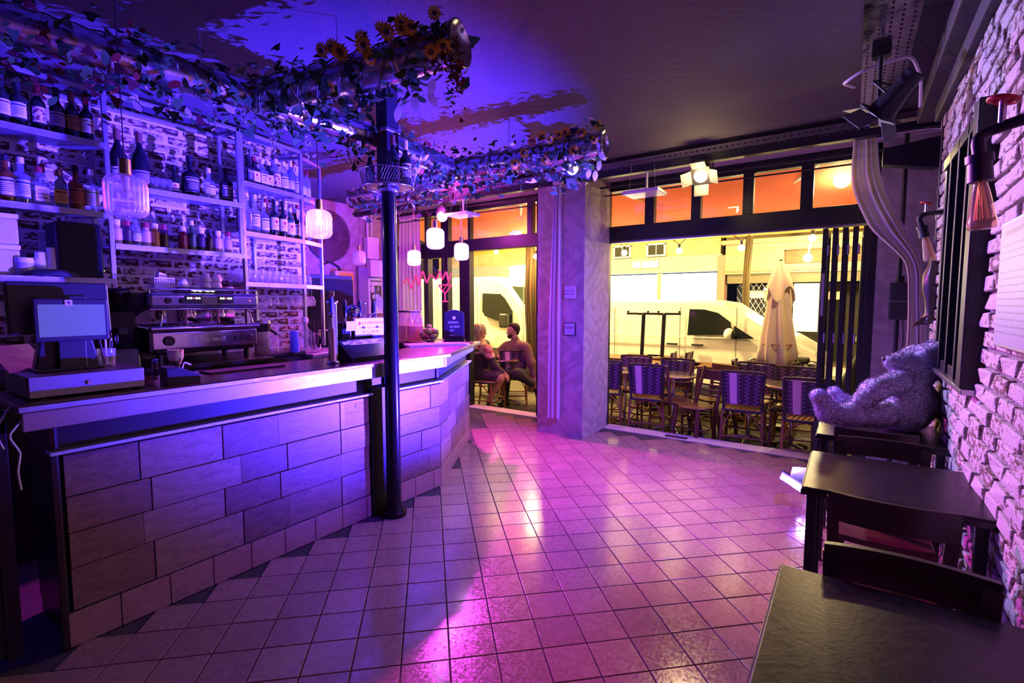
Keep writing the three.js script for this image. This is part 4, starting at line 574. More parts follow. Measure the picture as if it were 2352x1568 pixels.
// ---------------------------------------------------------------- the far corner wall
{ const t = thing('woven_disc', 'large round dark woven disc hanging on the beige corner wall', 'wall decoration', [XB + 0.02, 2.45, -4.35], Math.PI / 2), q = []; for (let i = 1; i < 22; i++) { const g = new THREE.TorusGeometry(i * 0.0155, 0.0075, 6, 40), p = g.attributes.position; for (let k = 0; k < p.count; k++) p.setZ(k, p.getZ(k) + 0.012 * Math.sin(Math.atan2(p.getY(k), p.getX(k)) * (8 + i) + (i % 2) * 3)); g.computeVertexNormals(); q.push(g); } part(t, 'woven_ring', q, MT([0.13, 0.06, 0.05], 0.7)); part(t, 'rim', new THREE.TorusGeometry(0.345, 0.018, 8, 48), MT([0.08, 0.04, 0.04], 0.6)); part(t, 'backing', rot(cy(0.34, 0.34, 0.01, 0, 0, 0, 40), Math.PI / 2).translate(0, 0, -0.015), MT([0.06, 0.035, 0.03], 0.9)); }
{ const t = thing('yellow_wall_box', 'yellow fronted wall dispenser with white trim beside the shelves', 'wall box', [XB, 1.44, -4.53], Math.PI / 2); part(t, 'box_body', bb(-0.16, 0.16, 0, 0.52, 0, 0.12, 0.015), M.offWhite); part(t, 'front_panel', bb(-0.1, 0.15, 0.2, 0.5, 0.12, 0.126, 0.005), MT([0.72, 0.42, 0.04], 0.45), 'yellow front panel'); part(t, 'notice', bb(-0.03, 0.06, 0.34, 0.42, 0.126, 0.128), labelMat('white')); part(t, 'paper_slot', bb(-0.08, 0.12, 0.08, 0.18, 0.12, 0.13, 0.004), M.white); }
one('wall_cable', tube([[XB + 0.02, 2.02, -4.2], [XB + 0.03, 2.08, -4.35], [XB + 0.02, 2.02, -4.5], [XB + 0.02, 1.96, -4.53]], 0.014, 24), M.black, 'black cable bundle curving down the beige wall into the yellow box', 'cable');
one('grey_pilaster', bb(XB, XB + 0.06, 0, 2.05, -5.0, -4.82, 0.006), MT([0.25, 0.2, 0.3], 0.5), 'narrow grey painted duct panel beside the white meter boxes', 'panel');
[[1.9, 2.16, -5.04, 0.12, 'lower'], [2.17, 2.5, -4.98, 0.11, 'upper']].forEach(([y0, y1, z, h, n]) => { const t = thing('meter_box', `${n} white meter box on the corner wall above the poster`, 'meter box', [XB + 0.02, y0, z - 0.08], Math.PI / 2); part(t, 'box_body', bb(-h, h, 0, y1 - y0, 0, 0.1, 0.008), M.white); part(t, 'door_line', bb(-h + 0.01, h - 0.01, 0.06, 0.064, 0.1, 0.102), M.offWhite); });
{ const t = thing('wall_poster', 'white sheet with a dark black and white photograph pinned under the meter boxes', 'poster', [XB + 0.02, 1.33, -5.15], Math.PI / 2); part(t, 'sheet', bb(-0.15, 0.15, 0, 0.56, 0, 0.004), M.paper); part(t, 'photo_print', mv(new THREE.PlaneGeometry(0.22, 0.32), 0.02, 0.36, 0.006), MT([0.95, 0.95, 0.95], 0.6, 0, { map: canvasTex(128, 192, (c) => { c.fillStyle = '#3a3440'; c.fillRect(0, 0, 128, 192); c.fillStyle = '#cfc6cf'; c.fillRect(0, 12, 128, 36); c.beginPath(); c.ellipse(26, 82, 26, 34, 0, 0, 7); c.fill(); c.beginPath(); c.ellipse(64, 150, 44, 24, 0, 0, 7); c.fill(); c.fillStyle = '#8f8690'; c.beginPath(); c.ellipse(90, 80, 14, 26, 0.3, 0, 7); c.fill(); c.fillStyle = '#1d1922'; c.fillRect(48, 60, 24, 50); }) })); }
one('wall_conduit', [bar([XB + 0.03, 2.0, -5.02], [XB + 0.03, 2.9, -5.02], 0.02), bar([XB + 0.03, 2.5, -5.1], [XB + 0.03, 2.9, -5.1], 0.012)], M.offWhite, 'pale vertical conduits running up the corner wall from the meter boxes', 'pipe');
{ const t = thing('paper_flag', 'small white and red paper flag on a stick behind the taps', 'flag', [-3.3, 1.2, -2.75]); part(t, 'stick', bar([0, 0.05, 0], [0.01, 0.42, 0], 0.003), M.black); part(t, 'flag_cloth', extr([[0, 0.28], [0.05, 0.22], [0.08, 0.3], [0.03, 0.37]], 0.002).rotateY(0.6), M.white); }
// ---------------------------------------------------------------- ventilation ducts hung from the ceiling
const ductM = MT([0.6, 0.6, 0.64], 0.26, 1, { bumpMap: fineTex, bumpScale: 0.0004 });
function duct(label, pts, R, wires) {
  const t = thing('ventilation_duct', label, 'duct', [0, 0, 0]);
  for (let i = 0; i + 1 < pts.length; i++) {
    const a = V(pts[i]), b = V(pts[i + 1]), L = a.distanceTo(b), n = Math.max(2, Math.round(L / 0.09)), prof = [[R - 0.004, 0]];
    for (let k = 0; k < n; k++) prof.push([R, (k + 0.06) / n * L], [R, (k + 0.9) / n * L], [R + 0.003, (k + 0.95) / n * L]); prof.push([R - 0.004, L]);
    const g = lat(prof, 28), q = new THREE.Quaternion().setFromUnitVectors(new THREE.Vector3(0, 1, 0), b.clone().sub(a).normalize()); g.applyQuaternion(q).translate(...pts[i]); part(t, 'pipe', g, ductM);
    if (i) part(t, 'elbow', sp(R * 1.03, ...pts[i], 22), ductM);
    const ring = lat([[R + 0.001, 0], [R + 0.012, 0.004], [R + 0.012, 0.026], [R + 0.001, 0.03]], 28); ring.translate(0, L * 0.5, 0).applyQuaternion(q).translate(...pts[i]); part(t, 'clamp_ring', ring, M.steel);
  }
  const e = V(pts[pts.length - 1]), f = V(pts[pts.length - 2]), q = new THREE.Quaternion().setFromUnitVectors(new THREE.Vector3(0, 1, 0), e.clone().sub(f).normalize());
  part(t, 'end_collar', lat([[R - 0.01, -0.02], [R + 0.01, -0.02], [R + 0.016, 0.02], [R + 0.006, 0.022], [R - 0.012, -0.01], [0, -0.012]], 28).applyQuaternion(q).translate(...e.toArray()), M.galv);
  for (const [x, z] of wires) part(t, 'hanging_wire', bar([x, 2.6 + R * 0.9, z], [x, CEIL, z], 0.0025, 6), M.steel);
}
const DY = 2.61;
const dMain = [[-2.9, DY, -0.2], [-2.735, DY, -1.5], [-2.72, DY, -2.15], [-2.80, DY, -3.2]], dA = [[-2.735, DY, -1.5], [-2.1, DY, -1.62], [-1.5, DY + 0.03, -1.74]], dB = [[-2.80, DY, -3.2], [-2.1, DY, -3.28], [-1.53, DY + 0.02, -3.36]], dC = [[-2.80, DY, -3.2], [-3.6, DY, -3.5], [-4.5, DY, -3.5]];
duct('long silver ventilation duct under the ceiling along the bar, wrapped in ivy', dMain, 0.078, [[-2.74, -1.22], [-2.79, -2.8]]);
duct('silver duct branch ending in sunflowers above the middle of the room', dA, 0.085, [[-2.23, -1.65]]);
duct('silver duct branch reaching toward the shop front, its end hung with flowers', dB, 0.085, [[-2.28, -3.26]]);
duct('silver duct branch at the far end turning toward the corner wall', dC, 0.08, [[-3.6, -3.5]]);
// ---------------------------------------------------------------- garlands: stem, leaves, flowers
const leafShape = (w, l) => { const s = new THREE.Shape(); s.moveTo(0, 0); s.bezierCurveTo(w, l * 0.25, w * 0.9, l * 0.7, 0, l); s.bezierCurveTo(-w * 0.9, l * 0.7, -w, l * 0.25, 0, 0); return s; };
const ivyShape = (() => { const s = new THREE.Shape(); [[0, 0], [0.5, -0.12], [0.62, 0.2], [0.42, 0.34], [0.3, 0.62], [0, 1], [-0.3, 0.62], [-0.42, 0.34], [-0.62, 0.2], [-0.5, -0.12]].forEach((p, i) => i ? s.lineTo(p[0] * 0.045, p[1] * 0.055) : s.moveTo(0, 0)); return s; })();
function bend(g, k) { const p = g.attributes.position; for (let i = 0; i < p.count; i++) p.setZ(i, p.getZ(i) - k * (p.getY(i) ** 2 + 2 * p.getX(i) ** 2)); g.computeVertexNormals(); return g; }
const leafG = [bend(new THREE.ShapeGeometry(leafShape(0.02, 0.055), 4), 5), bend(new THREE.ShapeGeometry(ivyShape, 2), 4), bend(new THREE.ShapeGeometry(leafShape(0.014, 0.042), 3), 6)];
const leafMt = (c) => MP(c, { roughness: 0.8, specularIntensity: 0.3, transmission: 0.1, thickness: 0, side: THREE.DoubleSide });
const greenM = [leafMt([0.045, 0.12, 0.03]), leafMt([0.03, 0.085, 0.03]), leafMt([0.07, 0.15, 0.04])], rustM = [leafMt([0.16, 0.025, 0.012]), leafMt([0.09, 0.018, 0.018]), leafMt([0.2, 0.05, 0.015])], paleM = [leafMt([0.62, 0.58, 0.6]), leafMt([0.5, 0.5, 0.46])];
const stemM = MT([0.1, 0.12, 0.05], 0.7), petalY = leafMt([0.72, 0.52, 0.04]), petalO = leafMt([0.7, 0.32, 0.05]), discM = MT([0.09, 0.05, 0.015], 0.8), wistM = leafMt([0.62, 0.58, 0.7]);
const petalG = bend(new THREE.ShapeGeometry(leafShape(0.011, 0.042), 3), 6), sunG = (() => { const q = []; for (let i = 0; i < 14; i++) q.push(petalG.clone().translate(0, 0.014, 0).rotateX(-0.25).rotateZ(i / 14 * 6.283)); return merge(q); })(), sunDisc = (() => { const g = sp(0.018, 0, 0, 0, 12); g.scale(1, 1, 0.5); return g; })();
const qa = new THREE.Quaternion(), va = new THREE.Vector3();
function garland(label, path, o) {
  const curve = new THREE.CatmullRomCurve3(path.map(V)), t = thing('leaf_garland', label, 'garland', [0, 0, 0]), stems = [];
  for (let k = 0; k < 3; k++) { const pts = []; for (let i = 0; i <= 40; i++) { const p = curve.getPoint(i / 40), a = i * 0.5 + k * 2.1; pts.push([p.x + Math.cos(a) * o.R * 0.3, p.y + Math.sin(a) * o.R + 0.0, p.z + Math.cos(a) * o.R * 0.95]); } stems.push(tube(pts, 0.004, 90, 5)); }
  part(t, 'stem', stems, stemM);
  const rest = {}, put = (g, m, pos, face, s, name) => {
    const q = new THREE.Object3D(); q.position.copy(pos); q.quaternion.setFromUnitVectors(new THREE.Vector3(0, 0, 1), face); q.rotateZ(rr(0, 6.28)); q.rotateX(rr(-0.5, 0.5)); q.scale.setScalar(s);
    if (o.count-- > 0) { const e = part(t, name, g, m); e.position.copy(q.position); e.quaternion.copy(q.quaternion); e.scale.copy(q.scale); }
    else { q.updateMatrix(); const key = m.uuid; (rest[key] = rest[key] || [m, []])[1].push(g.clone().applyMatrix4(q.matrix)); }
  };
  for (let i = 0; i < o.leaves; i++) {
    const u = o.u ? o.u[0] + (o.u[1] - o.u[0]) * rnd() : rnd(), p = curve.getPoint(u), a = rr(0, 6.28), r = o.R * rr(0.85, 1.5 + (o.fluff || 0)), low = rnd() < 0.4;
    const dx = Math.cos(a), dy = Math.sin(a) - (low ? 0.5 : 0), tan = curve.getTangent(u); va.set(-tan.z * dx, dy, tan.x * dx).normalize();
    const pos = p.clone().addScaledVector(va, r).add(new THREE.Vector3(rr(-0.02, 0.02), low ? -rr(0, o.drop || 0.05) : 0, rr(-0.02, 0.02)));
    const red = o.rust && rnd() < o.rust, pale = o.pale && rnd() < o.pale; put(leafG[i % 3], red ? rustM[i % 3] : pale ? paleM[i % 2] : greenM[i % 3], pos, va.clone().add(new THREE.Vector3(rr(-0.6, 0.6), rr(-0.3, 0.6), rr(-0.6, 0.6))).normalize(), rr(0.75, 1.25) * (o.size || 1), 'leaf');
  }
  Object.values(rest).forEach(([m, g]) => { const e = part(t, 'leaf_mass', g, m); e.userData.kind = 'stuff'; });
  for (const [u, dx, dy, dz, kind] of o.flowers || []) {
    const p = curve.getPoint(u).add(new THREE.Vector3(dx, dy, dz)), f = part(t, 'flower', kind === 'w' ? leafG[0] : sunG, kind === 'w' ? paleM[0] : kind === 'o' ? petalO : petalY, kind === 'w' ? 'pale leaf' : kind === 'o' ? 'orange flower' : 'yellow sunflower'); f.position.copy(p);
    f.lookAt(camera.position.x + rr(-1.5, 1.5), camera.position.y + rr(-1.2, 0.6), camera.position.z + rr(-1, 1)); f.scale.setScalar(kind === 'w' ? 1.4 : rr(0.62, 0.85)); if (kind === 'w') f.rotateZ(Math.PI + rr(-0.5, 0.5)); else part(f, 'seed_disc', sunDisc, discM);
  }
  for (const [u, len, off] of o.trails || []) {  // hanging wisteria
    const p = curve.getPoint(u), q = []; let x = p.x + off, y = p.y - o.R, z = p.z; const pts = [[x, y, z]]; for (let i = 0; i < len * 60; i++) { y -= 0.015; x += rr(-0.006, 0.006); z += rr(-0.006, 0.006); pts.push([x, y, z]); for (let k = 0; k < 3; k++) q.push(leafG[2].clone().scale(0.42, 0.42, 0.42).rotateX(rr(0, 3)).rotateY(rr(0, 6)).translate(x + rr(-0.012, 0.012), y, z + rr(-0.012, 0.012))); }
    const e = part(t, 'blossom_trail', q, wistM, 'pale hanging blossom trail'); e.userData.kind = 'stuff'; part(e, 'stem', tube(pts, 0.0025, 20, 5), stemM);
  }
  return t;
}
garland('green and rust leaved ivy wrapped round the near end of the long duct', [[-2.9, DY, -0.25], [-2.86, DY, -0.5], [-2.80, DY, -0.95]], { R: 0.09, leaves: 420, count: 220, rust: 0.45, drop: 0.14, fluff: 1.1, size: 0.9 });
garland('green ivy with pale blossom trails along the middle of the long duct', [[-2.80, DY, -0.95], [-2.735, DY, -1.5], [-2.72, DY, -2.2]], { R: 0.085, leaves: 430, count: 280, drop: 0.11, pale: 0.12, fluff: 0.4, rust: 0.05, trails: [[0.12, 0.12, 0], [0.3, 0.16, 0.02], [0.55, 0.22, 0.02], [0.7, 0.2, 0.02], [0.92, 0.14, 0], [0.42, 0.1, 0.03]] });
garland('dense dark ivy on the long duct from the iron pole to its far end', [[-2.72, DY, -2.2], [-2.76, DY, -2.8], [-2.80, DY, -3.25]], { R: 0.085, leaves: 330, count: 240, drop: 0.16, pale: 0.15, rust: 0.12, fluff: 0.7, trails: [[0.2, 0.12, 0]] });
const fl = (n, a, b, s) => Array.from({ length: n }, (_, i) => { const an = rr(-0.9, 1.35); return [a + (b - a) * (i + 0.5) / n, rr(-0.03, 0.04), 0.125 * Math.sin(an), 0.035 + 0.105 * Math.cos(an), s && i % 3 === 2 ? 'o' : 'y']; });
garland('ivy with yellow sunflowers covering the open end of the central duct branch', dA, { R: 0.095, leaves: 400, count: 240, drop: 0.08, fluff: 0.5, pale: 0.03, flowers: [...fl(16, 0.42, 1.02), [0.84, 0.02, -0.2, 0.06, 'w'], [0.9, 0.02, -0.2, 0.06, 'w'], [0.78, 0.0, -0.22, 0.05, 'w'], [0.95, 0.0, -0.16, 0.08, 'w']] });
garland('rust red moss and leaves hanging from the end of the sunflower duct', [[-1.62, DY + 0.06, -1.68], [-1.48, DY, -1.68], [-1.47, DY - 0.16, -1.70]], { R: 0.03, leaves: 260, count: 120, rust: 1, drop: 0.12, fluff: 0.9, size: 0.45 });
garland('ivy with pale and orange flowers drooping round the duct end near the shop front', dB, { R: 0.095, leaves: 430, count: 240, drop: 0.14, fluff: 0.6, pale: 0.08, flowers: [...fl(14, 0.45, 1.03, true), ...[[0.97, -0.2], [1, -0.14], [0.93, -0.18], [0.99, -0.08]].map(([u, y]) => [u, 0.03, y, 0.1, 'w'])] });
garland('dark ivy and dry red leaves on the far duct branch, hanging over the pink lamp', [[-2.85, DY, -3.2], [-3.5, DY, -3.48], [-4.5, DY, -3.5]], { R: 0.085, leaves: 300, count: 180, rust: 0.3, drop: 0.16, fluff: 0.3, pale: 0.2, size: 1.1 });
// ---------------------------------------------------------------- glass pendants over the bar
const ribG = (R, Hh) => { const pr = [[0.28, 1], [0.5, 0.985], [0.8, 0.93], [0.96, 0.84], [1, 0.74], [1, 0.2], [0.94, 0.1], [0.78, 0.03], [0.55, 0], [0.5, 0.0], [0.5, 0.01]], g = lat(pr.map(([r, y]) => [r * R, -Hh + y * Hh]), 72), p = g.attributes.position; for (let i = 0; i < p.count; i++) { const a = Math.atan2(p.getZ(i), p.getX(i)), k = 1 + 0.03 * Math.cos(a * 24); p.setX(i, p.getX(i) * k); p.setZ(i, p.getZ(i) * k); } g.computeVertexNormals(); return g; };
const shadeG = ribG(0.08, 0.19), shadeM = MP([0.95, 0.93, 0.95], { roughness: 0.22, transmission: 0.72, thickness: 0, side: THREE.DoubleSide });
function pendant(p, label, on) {
  const t = thing('pendant_lamp', label, 'pendant lamp', p, 0, 'ribbed glass pendants over the bar');
  part(t, 'glass_shade', shadeG, shadeM); part(t, 'cap', cy(0.023, 0.023, 0.07, 0, -0.005, 0, 20), M.brass); part(t, 'cord', bar([0, 0.065, 0], [0, CEIL - p[1], 0], 0.0025, 6), M.black); part(t, 'bulb', [sp(0.022, 0, -0.085, 0, 14), cy(0.013, 0.018, 0.06, 0, -0.07, 0, 12)], on ? glow([1, 0.55, 0.95], on * 1.2) : M.offWhite);
  if (on) pointAt([1, 0.5, 0.95], on * 0.06, [p[0], p[1] - 0.085, p[2]], 0.03);
}
[[[-2.697, 2.065, -0.863], 'large dim ribbed glass pendant nearest the camera, hanging over the till end', 0], [[-2.954, 2.115, -2.008], 'bright ribbed glass pendant hanging over the beer tap column', 3], [[-3.17, 2.18, -3.352], 'bright ribbed glass pendant beside the pink lamp, third along the bar', 6], [[-3.628, 2.165, -4.254], 'bright ribbed glass pendant in front of the thick window mullion', 6], [[-4.431, 2.14, -4.307], 'small bright ribbed glass pendant hanging before the window curtain', 5], [[-5.314, 2.18, -4.187], 'dim ribbed glass pendant hanging before the white meter boxes', 0]].forEach((a) => pendant(...a));
{ const t = thing('ceiling_rose', 'dark round ceiling rose above the second glass pendant', 'ceiling rose', [-2.954, CEIL - 0.03, -2.008]); part(t, 'plate', lat([[0, 0], [0.06, 0.006], [0.07, 0.03], [0, 0.03]], 24), M.black); part(t, 'cord_grip', cy(0.01, 0.008, 0.02, 0, -0.018, 0, 12), M.black); }
// ---------------------------------------------------------------- stage lamps and panels
function barnLamp(name, label, p, aim, col, e, mount) {
  const t = thing(name, label, 'spotlight', p), h = new THREE.Group(); h.name = 'head'; t.add(h);
  h.lookAt(...aim); h.updateMatrix(); const mm = h.matrix, ap = (g) => merge([].concat(g)).applyMatrix4(mm); t.remove(h);
  part(t, 'housing', ap([rot(cy(0.045, 0.072, 0.17, 0, 0, 0, 24), Math.PI / 2).translate(0, 0, -0.19), rot(cy(0.05, 0.05, 0.06, 0, 0, 0, 20), Math.PI / 2).translate(0, 0, -0.24), bx(0.17, 0.17, 0.012, 0, 0, -0.018, 0.004)]), M.black);
  part(t, 'lens', ap(rot(cy(0.058, 0.058, 0.006, 0, 0, 0, 24), Math.PI / 2).translate(0, 0, -0.012)), glow(col, e));
  const dm = MT([0.08, 0.08, 0.085], 0.5);
  for (let i = 0; i < 4; i++) part(t, 'barn_door', ap(mv(bx(0.13, 0.1, 0.003, 0, 0.05, 0), 0, 0, 0).rotateX(0.62).translate(0, 0.08, 0).rotateZ(i * Math.PI / 2)), dm);
  part(t, 'yoke', ap([tube([[-0.085, 0, -0.12], [-0.09, 0.1, -0.13], [0, 0.14, -0.13], [0.09, 0.1, -0.13], [0.085, 0, -0.12]], 0.006, 24)]), M.black);
  part(t, 'clamp', [bar([0, 0.09, 0], [0, mount - p[1], 0], 0.01), bx(0.09, 0.05, 0.06, 0, mount - p[1] - 0.02, 0, 0.006)], M.black); return t;
}
barnLamp('barn_door_spotlight', 'black spotlight with open barn doors hanging from the wide cable tray', [0.07, 2.52, -3.46], [-1.6, 0.6, -4.5], [0.2, 0.15, 1], 6, 2.88);
barnLamp('barn_door_spotlight', 'glaring warm spotlight with barn doors under the beam over the wide opening', [-1.21, 2.66, -4.82], [-1.2, 0.9, -2.4], [1, 0.75, 0.35], 30, 2.84);
barnLamp('barn_door_spotlight', 'black barn door spotlight hidden in the flowers of the shop front duct end', [-1.95, 2.61, -3.72], [0.46, 1.55, -2.9], [0.8, 0.7, 1], 6, 2.92);
{ const t = thing('pink_spotlight', 'round glowing pink spotlight hanging by the window behind the glass pendants', 'spotlight', [-4.37, 2.6, -4.75]); part(t, 'housing', rot(cy(0.06, 0.075, 0.12, 0, 0, 0, 22), 1.3).translate(0, 0.03, -0.09), M.black); part(t, 'lens', sp(0.066, 0, 0, 0, 22), glow([1, 0.25, 0.9], 9)); part(t, 'bracket', bar([0, 0.06, -0.05], [0, 0.24, -0.05], 0.01), M.black); pointAt(COL.pink, 9, [-4.33, 2.6, -4.66], 0.06); }
{ // floor uplighter
  const t = thing('floor_uplighter', 'small black flat floor spotlight beside the folded doors, shining toward the bar', 'spotlight', [-0.13, 0, -4.2], 0);
  part(t, 'housing', rot(cy(0.075, 0.085, 0.08, 0, 0, 0, 24), 0, 0, 1.05).translate(0.04, 0.1, 0), M.black); part(t, 'lens', rot(cy(0.075, 0.075, 0.006, 0, 0, 0, 24), 0, 0, 1.05).translate(-0.032, 0.142, 0), glow([0.25, 0.2, 1], 8)); part(t, 'foot', [bb(-0.06, 0.1, 0, 0.015, -0.07, 0.07, 0.004), bar([0.03, 0.01, -0.08], [0.03, 0.12, -0.08], 0.008), bar([0.03, 0.01, 0.08], [0.03, 0.12, 0.08], 0.008)], M.black);
  part(t, 'barn_door', plankBar([-0.085, 0.118, 0.07], [-0.255, 0.207, 0.07], 0.003, 0.24), M.black); part(t, 'barn_door', plankBar([-0.085, 0.2, -0.06], [-0.2, 0.2, -0.005], 0.14, 0.003), M.black);
  part(t, 'cable', tube([[0.12, 0.02, 0.02], [0.05, 0.008, 0.25], [-0.06, 0.006, 0.42], [0.02, 0.006, 0.6], [0.14, 0.006, 0.7]], 0.005, 30, 6), M.black);
}
for (const [p, label] of [[[-1.74, 2.565, -4.83], 'slim white panel light hanging on a rod below the tray, over the wide opening'], [[-4.1, 2.59, -4.83], 'slim white panel light hanging before the left transom, beside the pink lamp']]) {
  const t = thing('panel_light', label, 'panel light', p); part(t, 'frame', bb(-0.18, 0.18, 0, 0.03, -0.14, 0.14, 0.005), M.white); part(t, 'diffuser', bb(-0.165, 0.165, -0.004, 0, -0.125, 0.125), M.ceramic); part(t, 'rod', bar([0.02, 0.03, 0], [0.02, 2.85 - p[1], 0], 0.011, 12), M.white);
  part(t, 'hanging_wire', [bar([-0.13, 0.03, 0.08], [-0.13, 2.85 - p[1], 0.03], 0.002, 5), bar([0.13, 0.03, 0.08], [0.1, 2.85 - p[1], 0.03], 0.002, 5)], M.steel);
}
// ---------------------------------------------------------------- soft bodies: a smooth union of tapered capsules, meshed on grids
function sdfDist(p, b) {   // b: [a, c, ra, rc]
  const [a, c, ra, rc] = b, dx = c[0] - a[0], dy = c[1] - a[1], dz = c[2] - a[2], l2 = dx * dx + dy * dy + dz * dz || 1e-9;
  let t = ((p[0] - a[0]) * dx + (p[1] - a[1]) * dy + (p[2] - a[2]) * dz) / l2; t = t < 0 ? 0 : t > 1 ? 1 : t;
  return Math.hypot(p[0] - a[0] - dx * t, p[1] - a[1] - dy * t, p[2] - a[2] - dz * t) - (ra + (rc - ra) * t);
}
function sdfMesh(bones, { k = 0.03, cell = 0.012, colors, lump = 0 }) {
  const lo = [1e9, 1e9, 1e9], hi = [-1e9, -1e9, -1e9];
  for (const [a, c, ra, rc] of bones) for (let i = 0; i < 3; i++) { lo[i] = Math.min(lo[i], a[i] - ra, c[i] - rc); hi[i] = Math.max(hi[i], a[i] + ra, c[i] + rc); }
  const half = Math.max(...[0, 1, 2].map((i) => (hi[i] - lo[i]) / 2)) + cell * 4, ctr = [0, 1, 2].map((i) => (hi[i] + lo[i]) / 2), n = Math.min(150, Math.ceil(2 * half / cell));
  const mc = new MarchingCubes(n, M.white, false, false, 400000); mc.isolation = 0; const h = n / 2;
  const act = bones.map((b) => { const m = Math.max(b[2], b[3]) + 0.08; return [b, [0, 1, 2].map((i) => Math.min(b[0][i], b[1][i]) - m), [0, 1, 2].map((i) => Math.max(b[0][i], b[1][i]) + m)]; });
  for (let z = 0; z < n; z++) for (let y = 0; y < n; y++) for (let x = 0; x < n; x++) {
    const p = [ctr[0] + (x - h) / h * half, ctr[1] + (y - h) / h * half, ctr[2] + (z - h) / h * half]; let d = 0.12;
    for (const [b, l, u] of act) { if (p[0] < l[0] || p[0] > u[0] || p[1] < l[1] || p[1] > u[1] || p[2] < l[2] || p[2] > u[2]) continue; const e = sdfDist(p, b), kk = b[5] ?? k, w = Math.max(kk - Math.abs(d - e), 0) / kk; d = Math.min(d, e) - w * w * kk * 0.25; }
    if (lump) d += lump * noise.noise(p[0] * 22, p[1] * 22, p[2] * 22);
    mc.field[x + y * n + z * n * n] = -d;
  }
  mc.update(); const g = new THREE.BufferGeometry(), c = mc.count, P = mc.positionArray.slice(0, c * 3), N = mc.normalArray.slice(0, c * 3);
  for (let i = 0; i < c * 3; i++) P[i] = P[i] * half + ctr[i % 3];
  for (let i = 0; i < c; i++) { const l = Math.hypot(N[3 * i], N[3 * i + 1], N[3 * i + 2]) || 1; for (let j = 0; j < 3; j++) N[3 * i + j] /= l; }
  g.setAttribute('position', new THREE.BufferAttribute(P, 3)); g.setAttribute('normal', new THREE.BufferAttribute(N, 3)); g.setAttribute('uv', new THREE.BufferAttribute(new Float32Array(c * 2).map((_, i) => P[3 * (i >> 1) + (i & 1)]), 2));
  if (colors) { const C = new Float32Array(c * 3); for (let i = 0; i < c; i++) { const p = [P[3 * i], P[3 * i + 1], P[3 * i + 2]]; let best = 1e9, q = 0; for (const b of bones) { const e = sdfDist(p, b); if (e < best) { best = e; q = b[4] || 0; } } const col = typeof colors[q] === 'function' ? colors[q](p) : colors[q]; C.set(col, 3 * i); } g.setAttribute('color', new THREE.BufferAttribute(C, 3)); }
  return g;
}
const joinSdf = (gs) => mergeGeometries(gs);
// ---------------------------------------------------------------- tables and dark bistro chairs along the brick wall
const topM = MP([0.03, 0.022, 0.022], { specularIntensity: 0.6, bumpMap: fineTex, bumpScale: 0.0002, roughnessMap: dataTex(256, 256, (u, v) => { const n = 0.5 + 0.4 * tor(u, v, 3, 60, 5) + 0.4 * tor(u, v, 9, 61, 4); return [1, 0.5 + 0.4 * n, 1]; }, false) });
topM.roughness = 0.42;
const wearTex = dataTex(256, 256, (u, v) => { const n = tor(u, v, 4, 70, 5), s = sm(0.1, 0.5, tor(u, v, 11, 71, 5)); const c = mix3([0.1, 0.085, 0.085], [0.14, 0.12, 0.12], sm(-0.3, 0.4, n)); return c.map((q) => q + 0.05 * s); });
topM.map = wearTex; topM.color.setRGB(1, 1, 1);
[[-1.55, 'dark worn square table nearest the camera at the brick wall, scuffed top'], [-2.87, 'dark square table in the middle of the row along the brick wall'], [-3.86, 'dark square table at the far end of the brick wall, big teddy bear seated on it']].forEach(([z, label]) => {
  const t = thing('bistro_table', label, 'table', [0.148, 0, z + 0.3], 0, 'tables along the brick wall');
  part(t, 'tabletop', bb(-0.285, 0.295, 0.722, 0.75, -0.3, 0.3, 0.006), topM); part(t, 'edge_trim', [bb(-0.288, 0.297, 0.717, 0.74, 0.296, 0.302, 0.002), bb(-0.288, 0.297, 0.717, 0.74, -0.302, -0.296, 0.002), bb(-0.289, -0.283, 0.717, 0.74, -0.3, 0.3, 0.002)], M.blackGloss);
  for (const [x, zz] of [[-0.25, -0.26], [-0.25, 0.26], [0.26, -0.26], [0.26, 0.26]]) part(t, 'leg', bb(x - 0.018, x + 0.018, 0, 0.72, zz - 0.018, zz + 0.018, 0.004), M.iron);
});
